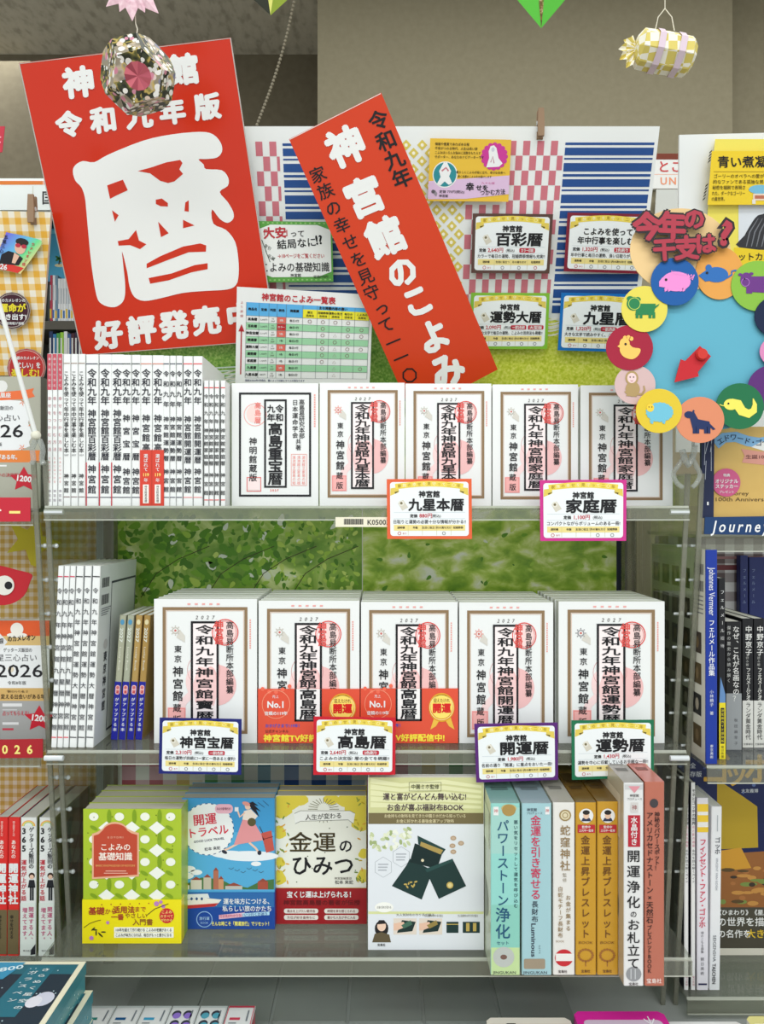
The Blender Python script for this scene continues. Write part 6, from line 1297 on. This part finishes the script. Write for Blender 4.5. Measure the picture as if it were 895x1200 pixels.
for i, x0 in enumerate((23.2, 45)):
    spine_book('fortune_book', ['white spine with a rainbow and a small suited figure, clear of the posts', 'white spine with a rainbow and a suited figure, behind the rack posts'][i], x0, x0 + 18.6, 958, 1120, 1.08, .128, w365(x0), 'white rainbow spines', spine=(234, 236, 232), cover=(180, 184, 120), zb=ZL3, prr=pict, left=(40, 60, 110), lean=.006)

# ------------------------------------------------------------------ things on the counter
gpart = 'glass pen boxes in a stack'
XR_ = px(101, .905)
def pen_top(a):
    a.rect(-.57, 0, 1, 1.95, (236, 232, 206), 1); a.rect(-.55, .05, .955, 1.9, (36, 52, 66), 2); a.rect(-.55, .05, .955, .2, (40, 104, 120), 2.3)
    a.poly([(.50, .80), (.74, .80), (.78, .08), (.56, .08)], (40, 112, 130), 3)
    for k, ch in enumerate('きらめく星空の'): a.put(ch, .715, .14 + k * .09, .048, (226, 236, 236), 5, 0, .02, 1.6)
    for k, ch in enumerate('ガラスペン'): a.put(ch, .625, .18 + k * .1, .05, (226, 236, 236), 5, math.pi / 2 * (ch == 'ー'), .02, 1.6)
    a.ell(.86, .56, .08, .1, (206, 210, 226), 3, 16); a.ell(.80, .6, .06, .08, (226, 226, 236), 3.3, 16); a.poly([(.0, .6), (.34, .52), (.52, .62), (.2, .72)], (226, 220, 214), 3); a.ell(.3, .3, .05, .06, (190, 140, 100), 3, 14)
    rr = random.Random(3)
    for i in range(30): a.ell(rr.random() * .93, .06 + rr.random() * .9, .006, .008, (200, 226, 236), 4, 6)
    a.poly([(.16, .28), (.42, .28), (.50, .02), (.26, .02)], (60, 150, 190), 4); a.text('1800', .27, .16, .09, (220, 240, 246), 5, .02, 1.4, rot=-.3)
names_ = ['topmost', 'second', 'third', 'fourth', 'lowest']
root0 = None
for i in range(5):
    zt = EYE - .53 - i * .034; off = .008 * (i > 0)
    r = thing('pen_box', '%s teal and cream glass-pen box of the stack at the lower left corner' % names_[i], 'box', (XR_ - .11, .80, zt - .034), gpart)
    x1 = XR_ + off; x0 = x1 - .22; y0, y1 = .66, .905
    mb = MB(); mb.box(x0, x1, y0, y1, zt - .014, zt, mat((60, 130, 140), .25), {'t': mat((236, 232, 206), .25)})
    mb.box(x0, x1, y0, y0 + .001, zt - .014, zt, (236, 232, 206))
    pen_top(Art(mb, lambda x, y: Vector((x0 + .08 + .14 * x, y1 - .125 * y, zt)), (0, 0, 1))); mb.build('lid', r)
    mb = MB(); mb.box(x0 + .001, x1 - .001, y0 + .001, y1 - .001, zt - .034, zt - .014, mat((70, 140, 150), .25)); a = Art(mb, lambda x, y: Vector((x1 - .001, y0 + (y1 - y0) * x, zt - .014 - .02 * y)), (1, 0, 0))
    rr = random.Random(i)
    for k in range(26): a.ell(rr.random(), rr.random(), .005, .05, (170, 214, 216), 1, 6)
    mb.build('tray', r)
gs = 'small stationery packs on the counter'
cols4 = [(30, 130, 120), (30, 90, 140), (60, 160, 200), (150, 120, 210), (90, 170, 190), (206, 70, 90)]
nm4 = ['green-striped', 'blue-striped', 'light-blue-striped', 'violet-bottled', 'teal-bottled', 'red-edged']
for i in range(6):
    zt = ZB + .045; d0 = 1.018; x0 = px(105.5 + i * 32.6, d0); x1 = px(105.5 + i * 32.6 + 30.4, d0); y0 = .90; y1 = d0
    r = thing('ink_box', '%s small white box in the row at the bottom edge' % nm4[i], 'box', ((x0 + x1) / 2, .96, ZB), gs)
    mb = MB(); mb.box(x0, x1, y0, y1, ZB, zt - .004, mat((226, 230, 228), .3), {'r': mat(cols4[i], .3), 'l': mat(cols4[i], .3)}); mb.build('tray', r)
    mb = MB(); mb.box(x0 - .0005, x1 + .0005, y0, y1 + .0005, zt - .004, zt, mat((232, 234, 232), .3)); W_ = x1 - x0; a = Art(mb, lambda x, y: Vector((x0 + W_ * x, y1 - .118 * y, zt)), (0, 0, 1))
    a.frame(.0, .0, 1, 1, .03, cols4[i] if i == 5 else (206, 214, 212), 1); a.rect(.78, .08, .84, .26, (120, 128, 134), 3)
    if i in (3, 4):
        for q in range(2):
            for u in range(2): a.ell(.25 + .42 * u + .05 * q, .14 + .16 * q, .17, .06, (60, 64, 74), 2, 16); a.ell(.28 + .42 * u + .05 * q, .17 + .16 * q, .15, .05, cols4[i], 3, 16)
    else: a.rect(.16, .2, .55, .24, cols4[i], 2); a.rect(.16, .28, .45, .30, (150, 156, 160), 2)
    mb.build('lid', r)
# packs at the lower right
def pack(label, xa, xb, ya, col, side, z_, d0, dl, pr, cat='pack'):
    x0, x1 = px(xa, d0), px(xb, d0); r = thing('stationery_pack', label, cat, ((x0 + x1) / 2, d0 - dl / 2, ZB))
    mb = MB(); n = 6; e = .006
    ring = [(x0 + e, d0), (x0, d0 - e), (x0, d0 - dl), (x1, d0 - dl), (x1, d0 - e), (x1 - e, d0)]
    mb.prism([(x, y, z_) for x, y in ring][::-1], (0, 0, ZB - z_), mat(col, .25), mat(side, .3))
    pr(Art(mb, lambda x, y: Vector((x0 + (x1 - x0) * x, d0 - dl * y, z_)), (0, 0, 1))); mb.build('sleeve', r)
    mb = MB(); mb.box(x0 + .01, x1 - .01, d0 - dl - .004, d0 - dl, ZB, z_ - .004, mat(tuple(int(v * .8) for v in side), .3)); mb.build('flap', r)
zt = ZB + .07
def pp(a):
    a.rrect(.07, .14, .93, 1, .06, (206, 186, 206), 1); a.put('ノ', .2, .3, .2, (240, 240, 240), 3, 0, .06)
    for k in range(8): a.strip([(.80, .22), (.80 + .08 * math.cos(k * .785), .22 + .13 * math.sin(k * .785))], .012, (240, 240, 244), 3)
pack('magenta-edged pack with a white snowflake at the bottom edge', 671, 776, 1185, (212, 40, 150), (190, 40, 140), zt, .969, .12, pp)
pack('cream pack with small dark writing left of the magenta one', 569, 667, 1192, (226, 220, 206), (206, 200, 180), ZB + .062, .969, .12, lambda a: (a.rect(.03, .1, .97, 1, (214, 196, 176), 1), a.text('田', .22, .16, .14, BLACK, 3, .03, .9), a.rect(.05, .12, .16, .14, (60, 60, 60), 2)))
pack('pale yellow pack at the lower right corner', 872, 960, 1190, (232, 226, 150), (240, 238, 220), ZB + .062, .972, .12, lambda a: (a.rect(.06, .12, 1, 1, (240, 236, 190), 1), a.ell(.25, .3, .08, .1, (150, 110, 40), 2, 14)))
pack('low white pack right of the magenta one, under the thin spines', 779, 868, 1198, (230, 232, 230), (206, 206, 204), ZB + .055, .972, .12, lambda a: (a.rect(.06, .12, 1, 1, (214, 220, 224), 1),))

# ------------------------------------------------------------------ hanging ornaments
STR = mat((226, 220, 200), .6)
def string(parent, pts, r=.0005, name='string'):
    mb = MB(); mb.tube(pts, r, STR, 6); mb.build(name, parent)
def V(px_, py_, d): return P(px_, py_, d)
dK = .90
def flower_paper(name, base1, base2, spots, scale):
    m, N, L, b = nodes_mat(name, .5)
    tc = N.new('ShaderNodeTexCoord'); vo = N.new('ShaderNodeTexVoronoi'); vo.inputs['Scale'].default_value = scale
    no = N.new('ShaderNodeTexNoise'); no.inputs['Scale'].default_value = scale * .5
    L.new(tc.outputs['Object'], vo.inputs['Vector']); L.new(tc.outputs['Object'], no.inputs['Vector'])
    r1 = ramp(N, [(.42, base1), (.5, base2), (.56, (200, 176, 96)), (.6, base1)]); L.new(no.outputs['Fac'], r1.inputs[0])
    sp = N.new('ShaderNodeSeparateColor'); L.new(vo.outputs['Color'], sp.inputs[0]); r2 = ramp(N, spots); r2.color_ramp.interpolation = 'CONSTANT'; L.new(sp.outputs[0], r2.inputs[0])
    th = math_node(N, L, 'LESS_THAN', vo.outputs['Distance'], .44); mx = N.new('ShaderNodeMix'); mx.data_type = 'RGBA'
    L.new(th, mx.inputs[0]); L.new(r1.outputs[0], mx.inputs[6]); L.new(r2.outputs[0], mx.inputs[7]); L.new(mx.outputs[2], b.inputs['Base Color']); return m
floral = flower_paper('floral_paper', (44, 48, 34), (96, 96, 52), [(0, (232, 230, 222)), (.35, (214, 150, 168)), (.55, (110, 128, 110)), (.7, (56, 60, 44)), (.85, (222, 200, 180))], 120)
floral2 = flower_paper('pink_floral_paper', (150, 140, 120), (196, 180, 160), [(0, (240, 238, 232)), (.4, (214, 140, 160)), (.6, (130, 130, 150)), (.8, (226, 206, 200))], 110)
rose = mat((196, 96, 108), .6); rose2 = mat((170, 76, 90), .6)
kc = V(161.5, 89, dK)
ku = thing('paper_ball', 'floral folded-paper ball hanging over the top of the large red poster', 'ornament', V(161.5, 131, dK))
import itertools
R_ = .0445
vdir = (Vector((0, 0, EYE)) - kc).normalized()                       # the rosette side faces the aisle
tov = set()
for p_ in itertools.permutations((0, 1, 2)):
    for sg in itertools.product((-1, 1), repeat=3): tov.add(tuple(a_ * b_ for a_, b_ in zip(p_, sg)))
rot0 = Vector((1, 1, 1)).rotation_difference(vdir).to_matrix(); spin = Matrix.Rotation(.16, 3, vdir)
def ballp(v): return kc + spin @ (rot0 @ (Vector(v) / 5 ** .5)) * R_
faces_ = []
for n_ in [Vector(q) for q in itertools.product((-1, 1), repeat=3)]:
    faces_.append((n_.normalized(), [v for v in tov if abs(Vector(v).dot(n_) - 3) < 1e-6]))
for ax_ in range(3):
    for sg in (-1, 1): n_ = Vector([sg if i == ax_ else 0 for i in range(3)]); faces_.append((n_, [v for v in tov if abs(Vector(v).dot(n_) - 2) < 1e-6]))
dark = flower_paper('dark_floral_paper', (36, 42, 30), (84, 88, 44), [(0, (232, 230, 222)), (.5, (206, 140, 158)), (.65, (60, 66, 48)), (.85, (190, 180, 150))], 150)
mb = MB(); papers = [floral, floral2, dark]
for k_, (n_, vs_) in enumerate(faces_):
    c_ = sum((Vector(v) for v in vs_), Vector()) / len(vs_); t1 = (Vector(vs_[0]) - c_).normalized(); t2 = n_.cross(t1)
    vs_ = sorted(vs_, key=lambda v: math.atan2((Vector(v) - c_).dot(t2), (Vector(v) - c_).dot(t1)))
    front = n_.dot(Vector((1, 1, 1)).normalized()) > .99
    cc = c_ * (.90 if front else .97)
    for i in range(len(vs_)):
        u_, w_ = vs_[i], vs_[(i + 1) % len(vs_)]; mid = (Vector(u_) + Vector(w_)) / 2 * 1.012
        mb.add([ballp(u_), ballp(mid), ballp(cc)], [(0, 1, 2)], papers[(k_ + i) % 3]); mb.add([ballp(mid), ballp(w_), ballp(cc)], [(0, 1, 2)], papers[(k_ + i + (0 if front else 1)) % 3])
mb.build('folded_shell', ku)
mb = MB(); c_ = kc + vdir * R_ * 1.3416 * .93; t1 = vdir.cross(Vector((0, 0, 1))).normalized(); t2 = vdir.cross(t1); n = 6
for k in range(n * 2):
    a0, a1 = math.pi * k / n, math.pi * (k + 1) / n; h0, h1 = (.0, .0026) if k % 2 else (.0026, .0)
    mb.add([c_ - vdir * .001, c_ + vdir * h0 + (t1 * math.cos(a0) + t2 * math.sin(a0)) * .0145, c_ + vdir * h1 + (t1 * math.cos(a1) + t2 * math.sin(a1)) * .0145], [(0, 1, 2)], rose if k % 2 else rose2)
mb.build('rosette', ku)
string(ku, [V(158.5, 48, dK), V(160, 42, dK), V(161, 34, dK), V(159, 28, dK)], .0006, 'hook')
pk = thing('paper_flower', 'pink folded-paper flower hanging just above the floral ball', 'ornament', V(155, 25, dK))
pinkp = noise_mat('pink_washi', [(.3, (214, 170, 182)), (.6, (232, 198, 206)), (.8, (240, 222, 224))], 160, 3, .6)
for k, (tx, ty, cx_) in enumerate(((124, 8, 138), (155, 25, 152), (186, 16, 172), (140, 14, 145), (170, 15, 163), (130, -30, 140), (182, -32, 170), (156, -46, 155))):
    mb = MB(); ctr = V(155, -14, dK); tip = V(tx, ty, dK - .006); mid = (ctr + tip) / 2 + Vector((0, -.006, 0)); s_ = (tip - ctr).cross(Vector((0, 1, 0))).normalized() * .0095
    back = Vector((0, .004, 0))
    mb.add([ctr, mid + s_ + back, tip, mid], [(0, 1, 2, 3)], pinkp); mb.add([ctr, mid, tip, mid - s_ + back], [(0, 1, 2, 3)], pinkp); mb.add([ctr + back, mid - s_ + back * 1.2, tip, mid + s_ + back * 1.2], [(0, 1, 2, 3)], pinkp)
    mb.build('petal', pk)
string(pk, [V(155, -14, dK), Vector((V(155, -14, dK).x, dK, CEIL))]); string(pk, [V(155, -14, dK) + Vector((0, .005, 0)), V(159, 28, dK)])
# wrapped candy parcel
dP = .92
cd = thing('paper_parcel', 'yellow checked paper parcel with lilac bands hanging at upper right', 'ornament', V(775, 92, dP))
chk = checker_mat('yellow_check_paper', (216, 198, 104), (240, 236, 220), 95, .6)
L0, L1 = V(744, 56, dP), V(811, 68, dP); ax = (L1 - L0).normalized(); upv = Vector((0, 0, 1)); sd_ = ax.cross(upv).normalized(); up2 = sd_.cross(ax)
def prof(t, r):
    c = L0 + ax * t
    return [c + (up2 * (math.sin(a_) * .92) - sd_ * -math.cos(a_)) * r for a_ in [math.pi / 8 + k * math.pi / 4 for k in range(8)]]
ln = (L1 - L0).length; mb = MB()
stn = [(0, .014), (.006, .0235), (ln * .5, .0245), (ln - .006, .0235), (ln, .016)]
rings = [prof(t, r) for t, r in stn]
for i in range(len(rings) - 1):
    for k in range(8): mb.add([rings[i][k], rings[i][(k + 1) % 8], rings[i + 1][(k + 1) % 8], rings[i + 1][k]], [(0, 1, 2, 3)], chk)
mb.add(rings[0], [tuple(range(8))], chk); mb.add(rings[-1], [tuple(range(8))], chk); mb.build('body', cd)
for t in (ln * .36, ln * .72):
    mb = MB(); a_, b_ = prof(t - .0038, .0256), prof(t + .0038, .0256)
    for k in range(8): mb.add([a_[k], a_[(k + 1) % 8], b_[(k + 1) % 8], b_[k]], [(0, 1, 2, 3)], mat((216, 196, 208), .6))
    mb.build('band', cd)
mb = MB(); tip = L0 + ax * .003
for k in range(9):
    a0 = math.radians(100 + k * 17); a1 = math.radians(100 + (k + 1) * 17); q = .022
    mb.add([tip, tip + (Vector((math.cos(a0), 0, math.sin(a0)))) * q * (.8 if k % 2 else 1) + Vector((0, -.003 if k % 2 else .003, 0)) - up2 * .004, tip + (Vector((math.cos(a1), 0, math.sin(a1)))) * q * (1 if k % 2 else .8) + Vector((0, .003 if k % 2 else -.003, 0)) - up2 * .004], [(0, 1, 2)], chk)
mb.build('fan_end', cd)
string(cd, [V(768, 34, dP), V(771, 20, dP), V(779, 10, dP)], .0006, 'loop'); string(cd, [V(790, 36, dP), V(787, 20, dP), V(779, 10, dP)], .0006, 'loop'); string(cd, [V(779, 10, dP), Vector((V(779, 10, dP).x, dP, CEIL))])
# folded leaves
def leaf(label, cx, tipy, half, d, c1_, c2_, mid):
    t = thing('paper_leaf', label, 'ornament', V(cx, tipy, d)); tip = V(cx, tipy, d)
    for s_, c in ((-1, c1_), (1, c2_)):
        mb = MB(); o1 = V(cx + s_ * half, -6, d + .006); top = V(cx + s_ * half * .3, -46, d); cen = V(cx + s_ * 2.4, -8, d - .010)
        mb.add([tip, o1, cen] if s_ > 0 else [tip, cen, o1], [(0, 1, 2)], mat(c, .5)); mb.add([cen, o1, top] if s_ > 0 else [cen, top, o1], [(0, 1, 2)], mat(c, .5)); mb.add([tip, top, o1] if s_ > 0 else [tip, o1, top], [(0, 1, 2)], mat(tuple(int(v * .8) for v in c), .5))
        mb.build('leaf_half', t)
    mb = MB(); a_ = V(cx, -8, d - .0085); mb.add([tip + Vector((0, -.001, 0)), V(cx + 3.8, -8, d - .0095), V(cx - 3.8, -8, d - .0095)], [(0, 1, 2)], mid); mb.add([tip, V(cx - 3.8, -8, d + .002), V(cx + 3.8, -8, d + .002)], [(0, 1, 2)], mid); mb.build('stem', t)
    string(t, [V(cx, -44, d), Vector((V(cx, -44, d).x, d, CEIL))])
brn = noise_mat('brown_washi', [(.3, (60, 40, 22)), (.5, (120, 90, 40)), (.7, (206, 190, 150))], 200, 2, .6)
leaf('bright green folded-paper leaf at the top edge, right of centre', 634, 33, 33, .92, (92, 196, 64), (86, 188, 58), brn)
leaf('dark and lime folded-paper leaf at the top edge, left of the column', 317, 18, 26, .92, (50, 54, 40), (158, 180, 60), mat((226, 226, 120), .5))
# beaded ceiling chain
ch = MB(); a_, b_ = V(352, -40, 1.9), V(301, 146, 1.9)
for k in range(44):
    t = k / 43; c = a_.lerp(b_, t) + Vector((0.01 * math.sin(t * 3.14), 0, -.012 * math.sin(t * 3.14)))
    ch.ball(c, .0040, mat((150, 142, 122), .5), 6, 4)
pts = [a_.lerp(b_, k / 16) + Vector((0.01 * math.sin(k / 16 * 3.14), 0, -.012 * math.sin(k / 16 * 3.14))) for k in range(17)]
ch.tube([Vector((a_.x + .07, 1.9, CEIL))] + pts, .0008, mat((120, 112, 98), .5), 6)
tag(ch.build('bead_chain', origin=b_), 'pale beaded chain slanting across the dark recess beside the column', 'chain')
